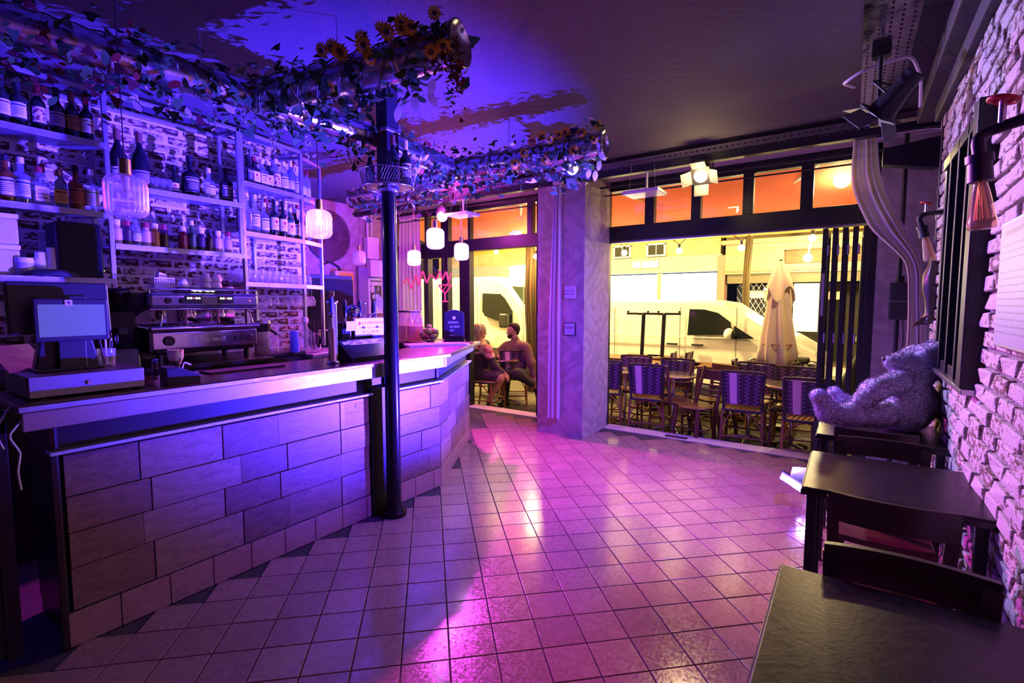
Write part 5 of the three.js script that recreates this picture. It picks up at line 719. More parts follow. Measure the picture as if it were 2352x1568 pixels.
function cafeChair(label, p, turn, board) {   // faces -z, its back at +z
  const t = thing('cafe_chair', label, 'chair', p, turn, 'dark wooden chairs along the brick wall'), w = 0.18, back = M.darkWood;
  part(t, 'seat', (() => { const s = new THREE.Shape(); s.moveTo(-0.17, -0.19); s.quadraticCurveTo(0, -0.225, 0.17, -0.19); s.lineTo(0.16, 0.17); s.lineTo(-0.16, 0.17); s.lineTo(-0.17, -0.19); return rot(new THREE.ExtrudeGeometry(s, { depth: 0.018, bevelEnabled: true, bevelSize: 0.008, bevelThickness: 0.006, bevelSegments: 2 }), Math.PI / 2).translate(0, 0.46, -0.19); })(), MT([0.12, 0.05, 0.03], 0.3));
  for (const s of [-1, 1]) { part(t, 'leg', plankBar([s * 0.15, 0, 0.04], [s * 0.15, 0.44, -0.02], 0.032, 0.032), back); part(t, 'leg', plankBar([s * 0.155, 0, -0.36], [s * 0.15, 0.44, -0.34], 0.03, 0.03), back); part(t, 'back_post', plankBar([s * 0.152, 0.43, -0.025], [s * 0.165, 0.80, 0.0], 0.036, 0.022), back); }
  const rail = (y, h, d, tk, W = w) => { const g = bx(W * 2, h, tk, 0, y, 0, 0.004), q = new THREE.BoxGeometry(W * 2, h, tk, 14, 1, 1).translate(0, y, 0), ps = q.attributes.position; for (let i = 0; i < ps.count; i++) ps.setZ(i, ps.getZ(i) + d * (1 - (ps.getX(i) / W) ** 2)); q.computeVertexNormals(); return q; };
  part(t, 'top_rail', rail(0.80 - board / 2 + 0.02, board, 0.03, 0.02), back);
  for (const y of [0.6, 0.54]) part(t, 'back_rail', rail(y, 0.03, 0.025, 0.016, 0.155), back);
  part(t, 'stretcher', [bar([-0.15, 0.2, 0.01], [-0.15, 0.2, -0.35], 0.01), bar([0.15, 0.2, 0.01], [0.15, 0.2, -0.35], 0.01), bar([-0.15, 0.24, -0.355], [0.15, 0.24, -0.355], 0.01)], back);
  return t;
}
cafeChair('dark chair tucked under the far side of the nearest table, its broad back rail showing', [0.145, 0, -1.60], Math.PI, 0.1);
cafeChair('dark chair at the near side of the middle table, curved rail over two thin slats', [0.138, 0, -2.07], 0, 0.1);
cafeChair('dark chair tucked under the far side of the middle table', [0.152, 0, -2.97], Math.PI, 0.09);
cafeChair('dark chair with its back against the table that carries the teddy bear', [0.13, 0, -3.19], 0, 0.09);
// ---------------------------------------------------------------- teddy bear
{
  const Fz = 0.10, bones = [
    [[0.27, 0.86, -3.70], [0.31, 1.02, -3.76], 0.125, 0.095], [[0.30, 0.88, -3.74], [0.36, 0.9, -3.78], 0.12, 0.1],
    [[0.345, 1.13, -3.80], [0.39, 1.15, -3.80], 0.105, 0.11], [[0.25, 1.135, -3.71], [0.315, 1.15, -3.76], 0.062, 0.09], [[0.195, 1.152, -3.66], [0.25, 1.14, -3.70], 0.034, 0.05],
    [[0.36, 1.205, -3.70], [0.41, 1.24, -3.73], 0.028, 0.03], [[0.37, 1.22, -3.895], [0.41, 1.245, -3.895], 0.028, 0.03],
    [[0.24, 1.04, -3.62], [0.12, 1.0, -3.47], 0.062, 0.055], [[0.12, 1.0, -3.47], [0.065, 0.945, -3.42], 0.054, 0.046],
    [[0.27, 1.03, -3.90], [0.15, 0.96, -3.93], 0.06, 0.05],
    [[0.17, 0.85, -3.56], [0.02, 0.855, -3.42], 0.072, 0.058], [[0.02, 0.855, -3.42], [-0.085, 0.865, -3.35], 0.056, 0.05], [[-0.09, 0.872, -3.35], [-0.135, 0.965, -3.31], 0.05, 0.042],
    [[0.17, 0.84, -3.85], [-0.02, 0.835, -3.83], 0.07, 0.056], [[-0.02, 0.83, -3.83], [-0.07, 0.91, -3.83], 0.052, 0.042]];
  const up = bones.map(([a, c, ra, rc]) => [[a[0], a[1] + 0.0, a[2] + Fz * 0.4], [c[0], c[1] + 0.0, c[2] + Fz * 0.4], ra, rc]);
  const fur = MP([0.5, 0.45, 0.6], { roughness: 0.95, sheen: 1, sheenRoughness: 0.6, sheenColor: new THREE.Color(0.35, 0.32, 0.38), bumpMap: fineTex, bumpScale: 0.006 });
  const t = thing('teddy_bear', 'large pale plush teddy bear sitting on the far table, leaning against the wall', 'teddy bear', [0, 0, 0]);
  const g = sdfMesh(up, { k: 0.04, cell: 0.009, lump: 0.004 }); part(t, 'body', g, fur);
  const ps = g.attributes.position, nn = g.attributes.normal, N = 16000, inst = new THREE.InstancedMesh(new THREE.ConeGeometry(0.0016, 0.014, 4, 1, true).translate(0, 0.006, 0), fur, N), o = new THREE.Object3D(), y1 = new THREE.Vector3(0, 1, 0);
  for (let i = 0; i < N; i++) { const q = (rnd() * ps.count / 3 | 0) * 3; let a = rnd(), b = rnd(); if (a + b > 1) { a = 1 - a; b = 1 - b; } const w = [1 - a - b, a, b], P = [0, 0, 0], Q = [0, 0, 0]; for (let k = 0; k < 3; k++) for (let j = 0; j < 3; j++) { P[j] += w[k] * ps.array[3 * (q + k) + j]; Q[j] += w[k] * nn.array[3 * (q + k) + j]; } o.position.set(...P); o.quaternion.setFromUnitVectors(y1, new THREE.Vector3(Q[0] + rr(-0.7, 0.7), Q[1] + rr(-0.9, 0.4), Q[2] + rr(-0.7, 0.7)).normalize()); o.updateMatrix(); inst.setMatrixAt(i, o.matrix); }
  inst.name = 'fur'; inst.userData.kind = 'stuff'; inst.castShadow = inst.receiveShadow = true; t.add(inst);
  part(t, 'nose', (() => { const q = sp(0.017, 0, 0, 0, 14); q.scale(0.7, 0.8, 1.2); return q.translate(0.166, 1.165, -3.615); })(), MT([0.08, 0.04, 0.04], 0.5));
  for (const z of [-3.655, -3.75]) part(t, 'eye', sp(0.011, 0.25, 1.195, z, 12), M.blackGloss); part(t, 'leg_patch', (() => { const q = sp(0.035, 0, 0, 0, 14); q.scale(1.2, 0.6, 0.5); return q.translate(0.09, 0.9, -3.425); })(), MT([0.28, 0.17, 0.08], 0.9), 'small brown patch on the leg');
}
// ---------------------------------------------------------------- inner window with black bars on the brick wall
{
  const w = structGroup('window_3'), { z0, z1, y0, y1 } = rWin, x0 = 0.385, x1 = XR + 0.01;
  part(w, 'frame', [bb(x0, x1, y0, y1, z1 - 0.06, z1 + 0.04, 0.005), bb(x0 + 0.03, x1, y0, y1, z0, z0 + 0.05, 0.005), bb(x0 + 0.02, x1, y1 - 0.06, y1, z0, z1, 0.005), bb(x0 + 0.03, x1, y0, y0 + 0.05, z0, z1, 0.005)], M.iron);
  for (const z of [-3.6, -3.35, -3.1]) part(w, 'mullion', bb(x0 + 0.02, x1, y0, y1, z - 0.016, z + 0.016, 0.004), M.iron);
  const gm = MT([0.03, 0.03, 0.05], 0.04, 0.6); for (const [a, b] of [[z0 + 0.05, -3.616], [-3.584, -3.366], [-3.334, -3.116], [-3.084, z1 - 0.06]]) part(w, 'pane', bb(XR - 0.018, XR - 0.012, y0 + 0.05, y1 - 0.06, a, b), gm);
  part(w, 'sill', bb(XR - 0.07, XR + 0.01, y0 - 0.025, y0, z0, z1 + 0.04, 0.004), M.steel);
}
{ const t = thing('framed_notice', 'grey framed sheet of fine print fixed to the brick wall nearest the camera', 'notice', [XR - 0.03, 1.34, -2.17], -Math.PI / 2); part(t, 'frame', [bb(-0.27, 0.27, 0, 0.43, -0.012, 0.006, 0.004)], M.brushed); part(t, 'sheet', mv(new THREE.PlaneGeometry(0.52, 0.41), 0, 0.215, 0.0075), MT([0.75, 0.75, 0.78], 0.35, 0, { map: canvasTex(512, 400, (c) => { c.fillStyle = '#b9b4bd'; c.fillRect(0, 0, 512, 400); c.fillStyle = '#8d8894'; for (let i = 0; i < 14; i++) for (let x = 24; x < 470;) { const w = 12 + rnd() * 40; if (i !== 3) c.fillRect(x, 70 + i * 22, w, 6); x += w + 8; } c.fillRect(60, 24, 300, 16); }) })); }
// ---------------------------------------------------------------- pipe wall lamps with glass bulbs
function pipeLamp(label, E, Wp, valve, dirTip, bulbL) {
  const t = thing('pipe_lamp', label, 'wall lamp', [0, 0, 0], 0, 'pipe lamps on the brick wall'), ends = [];
  const Dn = [E[0] + dirTip[0] * 0.35, E[1] + dirTip[1] * 0.35, E[2] + dirTip[2] * 0.35];
  part(t, 'pipe', [tube([Wp, [(Wp[0] + E[0]) / 2, (Wp[1] + E[1]) / 2, (Wp[2] + E[2]) / 2], [E[0] + 0.02, E[1], E[2]], [E[0], E[1] - 0.02, E[2]], [E[0] + dirTip[0] * 0.5, E[1] + dirTip[1] * 0.5, E[2] + dirTip[2] * 0.5]], 0.0145, 30, 14), bar(Wp, [(Wp[0] * 3 + E[0]) / 4, (Wp[1] * 3 + E[1]) / 4, (Wp[2] * 3 + E[2]) / 4], 0.019, 14)], M.iron);
  const u = new THREE.Vector3(...dirTip).normalize(), S = [E[0] + dirTip[0] * 0.45, E[1] + dirTip[1] * 0.45, E[2] + dirTip[2] * 0.45], B = [S[0] + u.x * 0.07, S[1] + u.y * 0.07, S[2] + u.z * 0.07];
  part(t, 'socket', [bar(S, B, 0.024, 18, 0.027), bar(S, [S[0] + u.x * 0.02, S[1] + u.y * 0.02, S[2] + u.z * 0.02], 0.03, 8)], M.black);
  const q = new THREE.Quaternion().setFromUnitVectors(new THREE.Vector3(0, 1, 0), u), al = (g) => g.applyQuaternion(q).translate(...B);
  part(t, 'bulb', al(lat([[0.013, -0.01], [0.014, 0.005], [0.019, 0.03], [0.032, bulbL - 0.012], [0.028, bulbL], [0, bulbL + 0.002]], 14)), MP([0.95, 0.78, 0.55], { roughness: 0.04, transmission: 0.8, thickness: 0 }));
  const fil = []; for (let i = 0; i < 8; i++) { const a = i / 8 * 6.283; fil.push(bar([Math.cos(a) * 0.005, 0.01, Math.sin(a) * 0.005], [Math.cos(a) * 0.016, bulbL * 0.8, Math.sin(a) * 0.016], 0.0007, 4)); } part(t, 'filament', al(merge([...fil, cy(0.004, 0.003, bulbL * 0.5, 0, 0, 0, 8)])), M.brass);
  const [vx, vy, vz] = valve, wh = [new THREE.TorusGeometry(0.028, 0.006, 8, 20).rotateX(Math.PI / 2)]; for (let i = 0; i < 3; i++) wh.push(bar([-0.028 * Math.cos(i * 1.05), 0, -0.028 * Math.sin(i * 1.05)], [0.028 * Math.cos(i * 1.05), 0, 0.028 * Math.sin(i * 1.05)], 0.004, 6)); part(t, 'valve_wheel', merge(wh).rotateZ(-0.25).translate(vx, vy, vz), M.red, 'red valve wheel'); part(t, 'valve_stem', bar([vx, vy, vz], [vx, vy - 0.06, vz], 0.008, 10), M.steel);
  part(t, 'wall_flange', [bar(Wp, [Wp[0] - 0.015, Wp[1], Wp[2]], 0.035, 20)], M.iron); return t;
}
pipeLamp('big pipe wall lamp nearest the camera, clear bulb and red valve wheel', [0.255, 1.94, -1.80], [XR, 1.965, -1.72], [0.295, 2.01, -1.785], [0.01, -0.13, 0], 0.125);
pipeLamp('smaller pipe wall lamp further along by the curtain, clear bulb and red valve', [0.315, 2.03, -3.93], [XR, 2.05, -4.0], [0.345, 2.1, -3.95], [0.035, -0.15, -0.01], 0.15);
{ const t = thing('hanging_salami', 'dark gnarled bottle shaped wall ornament hanging below the far pipe lamp', 'ornament', [0.42, 1.36, -4.18]); const g = lat([[0, 0], [0.05, 0.005], [0.045, 0.03], [0.03, 0.07], [0.034, 0.14], [0.05, 0.22], [0.05, 0.31], [0.03, 0.37], [0.022, 0.43], [0, 0.44]], 26), p = g.attributes.position; for (let i = 0; i < p.count; i++) { const k = 1 + 0.22 * noise.noise(p.getX(i) * 30, p.getY(i) * 22, p.getZ(i) * 30); p.setX(i, p.getX(i) * k); p.setZ(i, p.getZ(i) * k); } g.computeVertexNormals(); part(t, 'ornament_body', g, MT([0.05, 0.03, 0.03], 0.3)); part(t, 'foot', extr([[0, 0], [-0.09, -0.015], [-0.05, 0.03], [0, 0.06]], 0.03, 0.004), MT([0.05, 0.03, 0.03], 0.3)); t.name = 'wall_ornament'; }
// speaker-like box on a floor to ceiling pole, in front of the plaster wall
{ const t = thing('pole_speaker', 'black box speaker clamped to a thin floor to ceiling pole behind the curtain', 'speaker', [0.32, 0, -5.26]); part(t, 'pole', bar([0, 0, 0], [-0.01, 2.9, 0], 0.016, 12), M.black); part(t, 'cabinet_body', extr([[-0.06, 1.36], [0.055, 1.36], [0.062, 1.66], [-0.062, 1.66]], 0.1, 0.006).translate(0, 0, -0.02), M.plastic); part(t, 'trim_line', bb(-0.063, 0.063, 1.505, 1.511, 0.08, 0.088), M.steel); part(t, 'clamp', cy(0.03, 0.03, 0.06, 0, 1.66, 0, 14), M.black); part(t, 'wire', tube([[0.03, 1.36, 0.05], [0.04, 1.15, 0.05], [0.0, 1.0, 0.03]], 0.004, 12), M.black); }
{ const t = thing('ceiling_bracket', 'dark metal heater box hung in the ceiling corner above the curtain', 'bracket', [0.4, 2.55, -4.95]); part(t, 'box_body', extr([[-0.25, 0.13], [0.12, 0.17], [0.12, -0.02], [0.06, -0.05], [-0.25, 0.02]], 0.1, 0.006), M.iron); part(t, 'tube', tube([[-0.3, 0.22, 0.1], [-0.1, 0.24, 0.1], [0.1, 0.22, 0.1], [0.12, 0.1, 0.1]], 0.014, 20), M.steel); }
one('lamp_cable', tube([[-0.05, 2.86, -3.9], [-0.1, 2.84, -3.75], [-0.08, 2.8, -3.6], [0.0, 2.82, -3.55], [0.2, 2.86, -3.6], [0.27, 2.8, -3.8], [0.29, 2.7, -4.0]], 0.009, 50), M.offWhite, 'pale cable looping out from both sides of the wide cable tray', 'cable');
one('pipe_conduit', [bar([0.44, 1.9, -4.3], [0.44, 2.7, -4.3], 0.012), cy(0.018, 0.018, 0.03, 0.44, 2.2, -4.3, 12)], M.iron, 'thin black conduit running up the edge of the brick wall above the far pipe lamp', 'pipe');
// ---------------------------------------------------------------- curtains
function curtain(label, rows, m, folds, amp, hem) {   // rows: [centre x, y, z, half width] from top to hem
  const c = new THREE.CatmullRomCurve3(rows.map((r) => new THREE.Vector3(r[0], r[1], r[2]))), nv = 40, nu = folds * 10, pos = [], uv = [], idx = [];
  for (let j = 0; j <= nv; j++) { const t = j / nv, p = c.getPoint(t), q = t * (rows.length - 1), i = Math.min(rows.length - 2, q | 0), hw = rows[i][3] + (rows[i + 1][3] - rows[i][3]) * (q - i); for (let k = 0; k <= nu; k++) { const u = k / nu, a = u * folds * 6.283; pos.push(p.x + (u - 0.5) * 2 * hw + 0.25 * amp * Math.sin(a * 0.5 + 1), p.y, p.z + amp * Math.sin(a) * (0.75 + 0.25 * Math.sin(u * 9 + 2)) + 0.01 * noise.noise(u * 4, t * 5, folds)); uv.push(u, t * 3); } }
  for (let j = 0; j < nv; j++) for (let k = 0; k < nu; k++) { const a = j * (nu + 1) + k, b = a + nu + 1; idx.push(a, b, a + 1, b, b + 1, a + 1); }
  const g = new THREE.BufferGeometry(); g.setAttribute('position', new THREE.Float32BufferAttribute(pos, 3)); g.setAttribute('uv', new THREE.Float32BufferAttribute(uv, 2)); g.setIndex(idx); g.computeVertexNormals();
  const t = thing('curtain', label, 'curtain', [0, 0, 0]); part(t, 'cloth', g, m); const tp = rows[0]; part(t, 'heading', bb(tp[0] - tp[3] - 0.01, tp[0] + tp[3] + 0.01, tp[1] - 0.02, tp[1] + 0.02, tp[2] - amp, tp[2] + amp, 0.008), m); if (hem) part(t, 'hem', bb(rows[rows.length - 1][0] - hem, rows[rows.length - 1][0] + hem, rows[rows.length - 1][1] - 0.012, rows[rows.length - 1][1], rows[0][2] - amp * 0.8, rows[0][2] + amp * 0.6, 0.005), MT([0.2, 0.18, 0.2], 0.8)); return t;
}
const clothM = MP([0.66, 0.6, 0.62], { roughness: 0.85, transmission: 0.12, thickness: 0, side: THREE.DoubleSide, sheen: 0.3 });
curtain('long pale curtain gathered narrow, hanging in front of the plaster pillar', [[-2.69, 2.8, -4.78, 0.045], [-2.7, 2.2, -4.77, 0.06], [-2.71, 1.4, -4.77, 0.08], [-2.715, 0.7, -4.77, 0.088], [-2.717, 0.2, -4.77, 0.09]], clothM, 3, 0.035, 0);
curtain('pale curtain drawn aside and tied back, hanging from the tray end by the folding doors', [[0.02, 2.86, -4.95, 0.075], [0.05, 2.45, -4.95, 0.1], [0.19, 2.1, -4.94, 0.11], [0.365, 1.81, -4.93, 0.05], [0.40, 1.5, -4.93, 0.05], [0.42, 1.0, -4.93, 0.065], [0.42, 0.3, -4.93, 0.08]], clothM, 4, 0.025, 0);
curtain('pale curtain panel hanging over the left end of the shop window beside the black pole', [[-5.67, 2.82, -5.42, 0.22], [-5.68, 2.2, -5.42, 0.24], [-5.68, 1.5, -5.42, 0.25], [-5.68, 0.6, -5.42, 0.25]], clothM, 6, 0.022, 0);
for (const [y, h, label, k] of [[1.54, 0.14, 'small framed notice half behind the pillar curtain, upper of two', 0], [1.14, 0.14, 'small framed name plate half behind the pillar curtain, lower of two', 1]]) { const t = thing('wall_notice', label, 'sign', [-2.55, y, -4.812]); part(t, 'frame', bb(-0.07, 0.07, 0, h, -0.006, 0.008, 0.003), k ? M.iron : M.offWhite); part(t, 'print', mv(new THREE.PlaneGeometry(0.125, h - 0.015), 0, h / 2, 0.0095), MT([0.95, 0.95, 0.95], 0.5, 0, { map: canvasTex(192, 192, (c) => { c.fillStyle = k ? '#c9c2c6' : '#d8d2d6'; c.fillRect(0, 0, 192, 192); c.fillStyle = '#201c28'; if (k) { c.fillStyle = '#6b2130'; c.font = 'bold 64px serif'; c.fillText('BISTRO', -60, 95, 240); c.font = 'italic 34px serif'; c.fillStyle = '#2b2630'; c.fillText('servi ?', 70, 150); } else { c.font = 'bold 30px sans-serif'; c.fillText('MAISON SOUS', -20, 80); c.fillText('SURVEILLANCE', -40, 130); } }) })); }
{ // neon cocktail sign in the window, its tubes unlit
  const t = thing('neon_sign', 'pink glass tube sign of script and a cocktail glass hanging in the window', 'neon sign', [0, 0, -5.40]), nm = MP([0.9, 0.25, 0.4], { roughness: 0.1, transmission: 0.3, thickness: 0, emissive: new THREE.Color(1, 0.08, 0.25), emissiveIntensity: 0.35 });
  part(t, 'script_tube', [tube([[-5.8, 1.8, 0], [-5.7, 1.88, 0], [-5.62, 1.72, 0], [-5.52, 1.92, 0], [-5.46, 1.76, 0], [-5.38, 1.98, 0], [-5.3, 1.8, 0], [-5.22, 1.92, 0], [-5.1, 1.84, 0]], 0.012, 80), tube([[-5.1, 1.84, 0], [-5.02, 1.97, 0], [-4.98, 1.84, 0], [-4.9, 1.95, 0], [-4.86, 1.82, 0], [-4.8, 1.93, 0]], 0.012, 60)], nm);
  part(t, 'glass_tube', [tube([[-5.05, 1.76, 0], [-4.93, 1.64, 0], [-4.8, 1.76, 0]], 0.011, 30), bar([-5.05, 1.76, 0], [-4.8, 1.76, 0], 0.011), bar([-4.93, 1.64, 0], [-4.93, 1.52, 0], 0.011), bar([-4.99, 1.52, 0], [-4.87, 1.52, 0], 0.011), bar([-4.98, 1.66, 0], [-4.84, 1.82, 0], 0.007)], nm); part(t, 'support_wire', [bar([-5.6, 1.85, 0], [-5.6, 2.2, 0], 0.003), bar([-4.95, 1.9, 0], [-4.95, 2.2, 0], 0.003)], M.black);
}
// ---------------------------------------------------------------- outside: pavement, road
const asphalt = dataTex(256, 256, (u, v) => { const n = tor(u, v, 2, 80, 4), f = rnd() * 0.12; return mix3([0.25, 0.22, 0.2], [0.36, 0.31, 0.27], sm(-0.3, 0.3, n)).map((q) => q + f - 0.06); });
struct('pavement', (() => { const g = bb(-16, 6, GND - 0.3, GND, -8.75, -5.6); return g; })(), MT([0.75, 0.7, 0.62], 0.7, 0, { map: rep(asphalt, 14, 3), bumpMap: rep(fineTex, 20, 4), bumpScale: 0.004 }));
struct('road', bb(-24, 12, ROAD - 0.2, ROAD, -13.2, -8.75), MT([0.55, 0.53, 0.5], 0.55, 0, { map: rep(asphalt, 26, 5), bumpMap: rep(fineTex, 30, 6), bumpScale: 0.004 }));
struct('kerb_1', bb(-16, 6, ROAD, GND + 0.004, -8.86, -8.75, 0.01), MT([0.4, 0.38, 0.36], 0.7)); struct('kerb_2', bb(-24, 12, ROAD - 0.2, GND, -15, -13.2), MT([0.4, 0.38, 0.36], 0.7));
struct('wall_outside', [bb(-16, -6.35, -0.3, 7, -5.75, -5.6), bb(-16, 6, 3.1, 7, -5.75, -5.6), bb(1.0, 6, -0.3, 7, -5.75, -5.6)], MT([0.45, 0.4, 0.34], 0.8));
// ---------------------------------------------------------------- awning
{
  const t = thing('shop_awning', 'orange red fabric awning stretched over the terrace on folding arms', 'awning', [0, 0, 0]), fm = MP([0.72, 0.13, 0.045], { roughness: 0.85, transmission: 0.15, thickness: 0, side: THREE.DoubleSide, bumpMap: rep(fineTex, 12, 4), bumpScale: 0.001 });
  const g = new THREE.PlaneGeometry(8.6, 2.0, 60, 12), p = g.attributes.position; for (let i = 0; i < p.count; i++) { const u = p.getX(i), v = p.getY(i) / 2 + 0.5; p.setXYZ(i, u - 2.7, 3.05 - 0.45 * (1 - v) - 0.035 * Math.sin(v * Math.PI) - 0.004 * Math.cos(u * 5), -5.72 - 1.9 * (1 - v)); } g.computeVertexNormals(); part(t, 'fabric', g, fm);
  part(t, 'valance', (() => { const q = new THREE.PlaneGeometry(8.6, 0.17, 120, 2), s = q.attributes.position; for (let i = 0; i < s.count; i++) s.setZ(i, 0.012 * Math.sin(s.getX(i) * 9)); q.computeVertexNormals(); return q.translate(-2.7, 2.52, -7.63); })(), MP([0.8, 0.45, 0.1], { roughness: 0.85, transmission: 0.25, thickness: 0, side: THREE.DoubleSide }));
  part(t, 'front_bar', bb(-7, 1.6, 2.59, 2.64, -7.66, -7.6, 0.01), M.offWhite); part(t, 'cassette', bb(-7, 1.6, 3.02, 3.1, -5.85, -5.72, 0.01), M.offWhite);
  for (const [x, s] of [[-2.75, 1], [-0.2, -1], [-6.0, 1], [-3.9, -1]]) { part(t, 'arm', bar([x, 2.98, -5.85], [x + s * 0.55, 2.83, -6.7], 0.03, 10), M.offWhite); part(t, 'forearm', bar([x + s * 0.55, 2.83, -6.7], [x + s * 0.1, 2.62, -7.58], 0.026, 10), M.offWhite); part(t, 'elbow', sp(0.04, x + s * 0.55, 2.83, -6.7, 12), M.offWhite); }
}
// string of bulbs under the awning, and a bright lamp above the last transom
{
  const P = [[-5.32, 2.42], [-4.48, 2.29], [-2.894, 2.26], [-2.07, 2.24], [-1.251, 2.23], [-0.444, 2.3]];
  const w = []; P.forEach(([x, y], i) => { const n = P[i + 1]; w.push(bar([x, y + 0.09, -7.2], [x - 0.28, 2.55, -7.2], 0.005, 5), bar([x, y + 0.09, -7.2], [x + 0.28, 2.55, -7.2], 0.005, 5)); }); one('light_string_cable', w, M.black, 'thin black cable zigzagging under the awning edge to carry the bulbs', 'cable');
  P.forEach(([x, y], i) => { const t = thing('string_bulb', ['warm bulb glowing over the white van in the left doorway', 'warm bulb beside the thick tree trunk at the pillar', 'warm bulb at the left of the wide opening, before the first upstairs window', 'warm bulb before the second upstairs window across the street', 'warm bulb beside the thin tree trunk', 'warm bulb at the right, above the wooden sign across the street'][i], 'light bulb', [x, y, -7.2], 0, 'bulbs strung under the awning'); part(t, 'bulb', sp(0.045, 0, 0, 0, 14), glow([1, 0.8, 0.42], 16)); part(t, 'socket', cy(0.016, 0.016, 0.06, 0, 0.035, 0, 10), M.black); pointAt([1, 0.66, 0.27], i === 1 ? 9 : 1.6, [x, y - 0.005, -7.2], 0.04); });
  const t = thing('awning_lamp', 'glaring lamp under the awning seen through the last transom pane', 'lamp', [-0.15, 2.83, -6.45]); part(t, 'housing', rot(cy(0.07, 0.1, 0.1, 0, 0, 0, 20), 0.5).translate(0.2, 0.0, 0.0), M.black); part(t, 'bulb', sp(0.08, 0, -0.02, 0, 18), glow([1, 0.85, 0.5], 30)); pointAt([1, 0.75, 0.32], 6, [-0.15, 2.80, -6.45], 0.08);
}
// ---------------------------------------------------------------- street lamp (above the frame) that lights the vans and pavement
for (const [x, z, cd, label] of [[-4.75, -8.55, 330, 'street lamp on a tall post at the kerb, its head above the awning'], [-9.6, -8.55, 420, 'further street lamp on a tall post at the kerb, near the large van']]) { const t = thing('street_lamp', label, 'street lamp', [x, GND, z]); part(t, 'post', bar([0, 0, 0], [0, 5.4, 0], 0.05, 12, 0.035), M.iron); part(t, 'head', bb(-0.3, 0.3, 5.4, 5.5, -0.15, 0.15, 0.02), M.iron); part(t, 'lamp_glass', bb(-0.26, 0.26, 5.385, 5.4, -0.12, 0.12), glow(COL.street, 10)); pointAt(COL.street, cd, [x, 5.1, z], 0.2); }
// ---------------------------------------------------------------- vans
const vanM = MT([0.8, 0.79, 0.76], 0.32, 0, {}), winM = MT([0.015, 0.018, 0.02], 0.06, 0.2), tyreM = M.rubber;
function wheel(t, x, y, z, r) { const w = part(t, 'wheel', rot(lat([[r * 0.6, -0.1], [r * 0.95, -0.1], [r, -0.06], [r, 0.06], [r * 0.95, 0.1], [r * 0.6, 0.1]], 28), Math.PI / 2).translate(x, y, z), tyreM); part(w, 'rim', rot(lat([[0, -0.05], [r * 0.3, -0.08], [r * 0.62, -0.09], [r * 0.62, 0.08], [0, 0.08]], 20), Math.PI / 2).translate(x, y, z), M.steel); }
{
  const t = thing('white_van', 'small white van parked at the kerb, seen side-on through the wide opening', 'van', [0, 0, -9.8]), B = ROAD;
  const prof = [[-4.75, B + 0.3], [-4.75, 1.25], [-4.65, 1.47], [-4.4, 1.53], [-2.3, 1.5], [-1.97, 1.445], [-1.3, 0.985], [-0.85, 0.83], [-0.5, 0.62], [-0.36, 0.4], [-0.33, B + 0.25], [-0.55, B + 0.2], [-0.68, B + 0.2], [-0.72, B + 0.5], [-0.95, B + 0.66], [-1.2, B + 0.5], [-1.24, B + 0.2], [-3.9, B + 0.2], [-3.94, B + 0.5], [-4.15, B + 0.66], [-4.4, B + 0.5], [-4.44, B + 0.22]];
  part(t, 'van_body', extr(prof, 1.6, 0.06).translate(0, 0, -1.66), vanM);
  const side = (pts, name, m = winM, d = 0.012) => part(t, name, extr(pts, d, 0.004).translate(0, 0, 0.056), m);
  side([[-2.57, 1.38], [-2.3, 1.375], [-2.05, 1.31], [-1.83, 1.14], [-1.81, 0.92], [-2.6, 0.88]], 'side_window'); side([[-1.77, 1.08], [-1.43, 0.86], [-1.77, 0.84]], 'quarter_window');
  part(t, 'windscreen', (() => { const g = bx(0.82, 0.012, 1.3, 0, 0, 0); g.rotateZ(Math.atan2(-0.46, 0.67)); return g.translate(-1.61, 1.255, -0.86); })(), MT([0.02, 0.06, 0.05], 0.05, 0.2));
  for (const x of [-2.75, -1.73, -4.1]) part(t, 'door_seam', bb(x - 0.008, x + 0.008, B + 0.3, 1.42, 0.052, 0.062), MT([0.2, 0.2, 0.2], 0.6));
  part(t, 'crease', bb(-4.7, -0.9, 0.84, 0.855, 0.05, 0.068, 0.004), vanM); for (const x of [-3.0, -2.52]) part(t, 'door_handle', bb(x, x + 0.22, 0.68, 0.72, 0.058, 0.09, 0.012), M.black);
  const mi = part(t, 'wing_mirror', (() => { const g = sp(0.13, 0, 0, 0, 18); g.scale(0.75, 0.85, 0.7); return g.translate(-1.83, 0.93, 0.17); })(), vanM); part(mi, 'mirror_glass', (() => { const g = sp(0.1, 0, 0, 0, 16); g.scale(0.3, 0.85, 0.8); return g.translate(-1.765, 0.92, 0.19); })(), M.blackGloss);
  part(t, 'headlamp', (() => { const g = sp(0.12, 0, 0, 0, 16); g.scale(1.4, 0.8, 0.4); return g.translate(-0.55, 0.42, 0.0); })(), M.chrome); wheel(t, -0.97, B + 0.31, -0.05, 0.31); wheel(t, -4.16, B + 0.31, -0.05, 0.31); wheel(t, -0.97, B + 0.31, -1.55, 0.31); wheel(t, -4.16, B + 0.31, -1.55, 0.31);
}
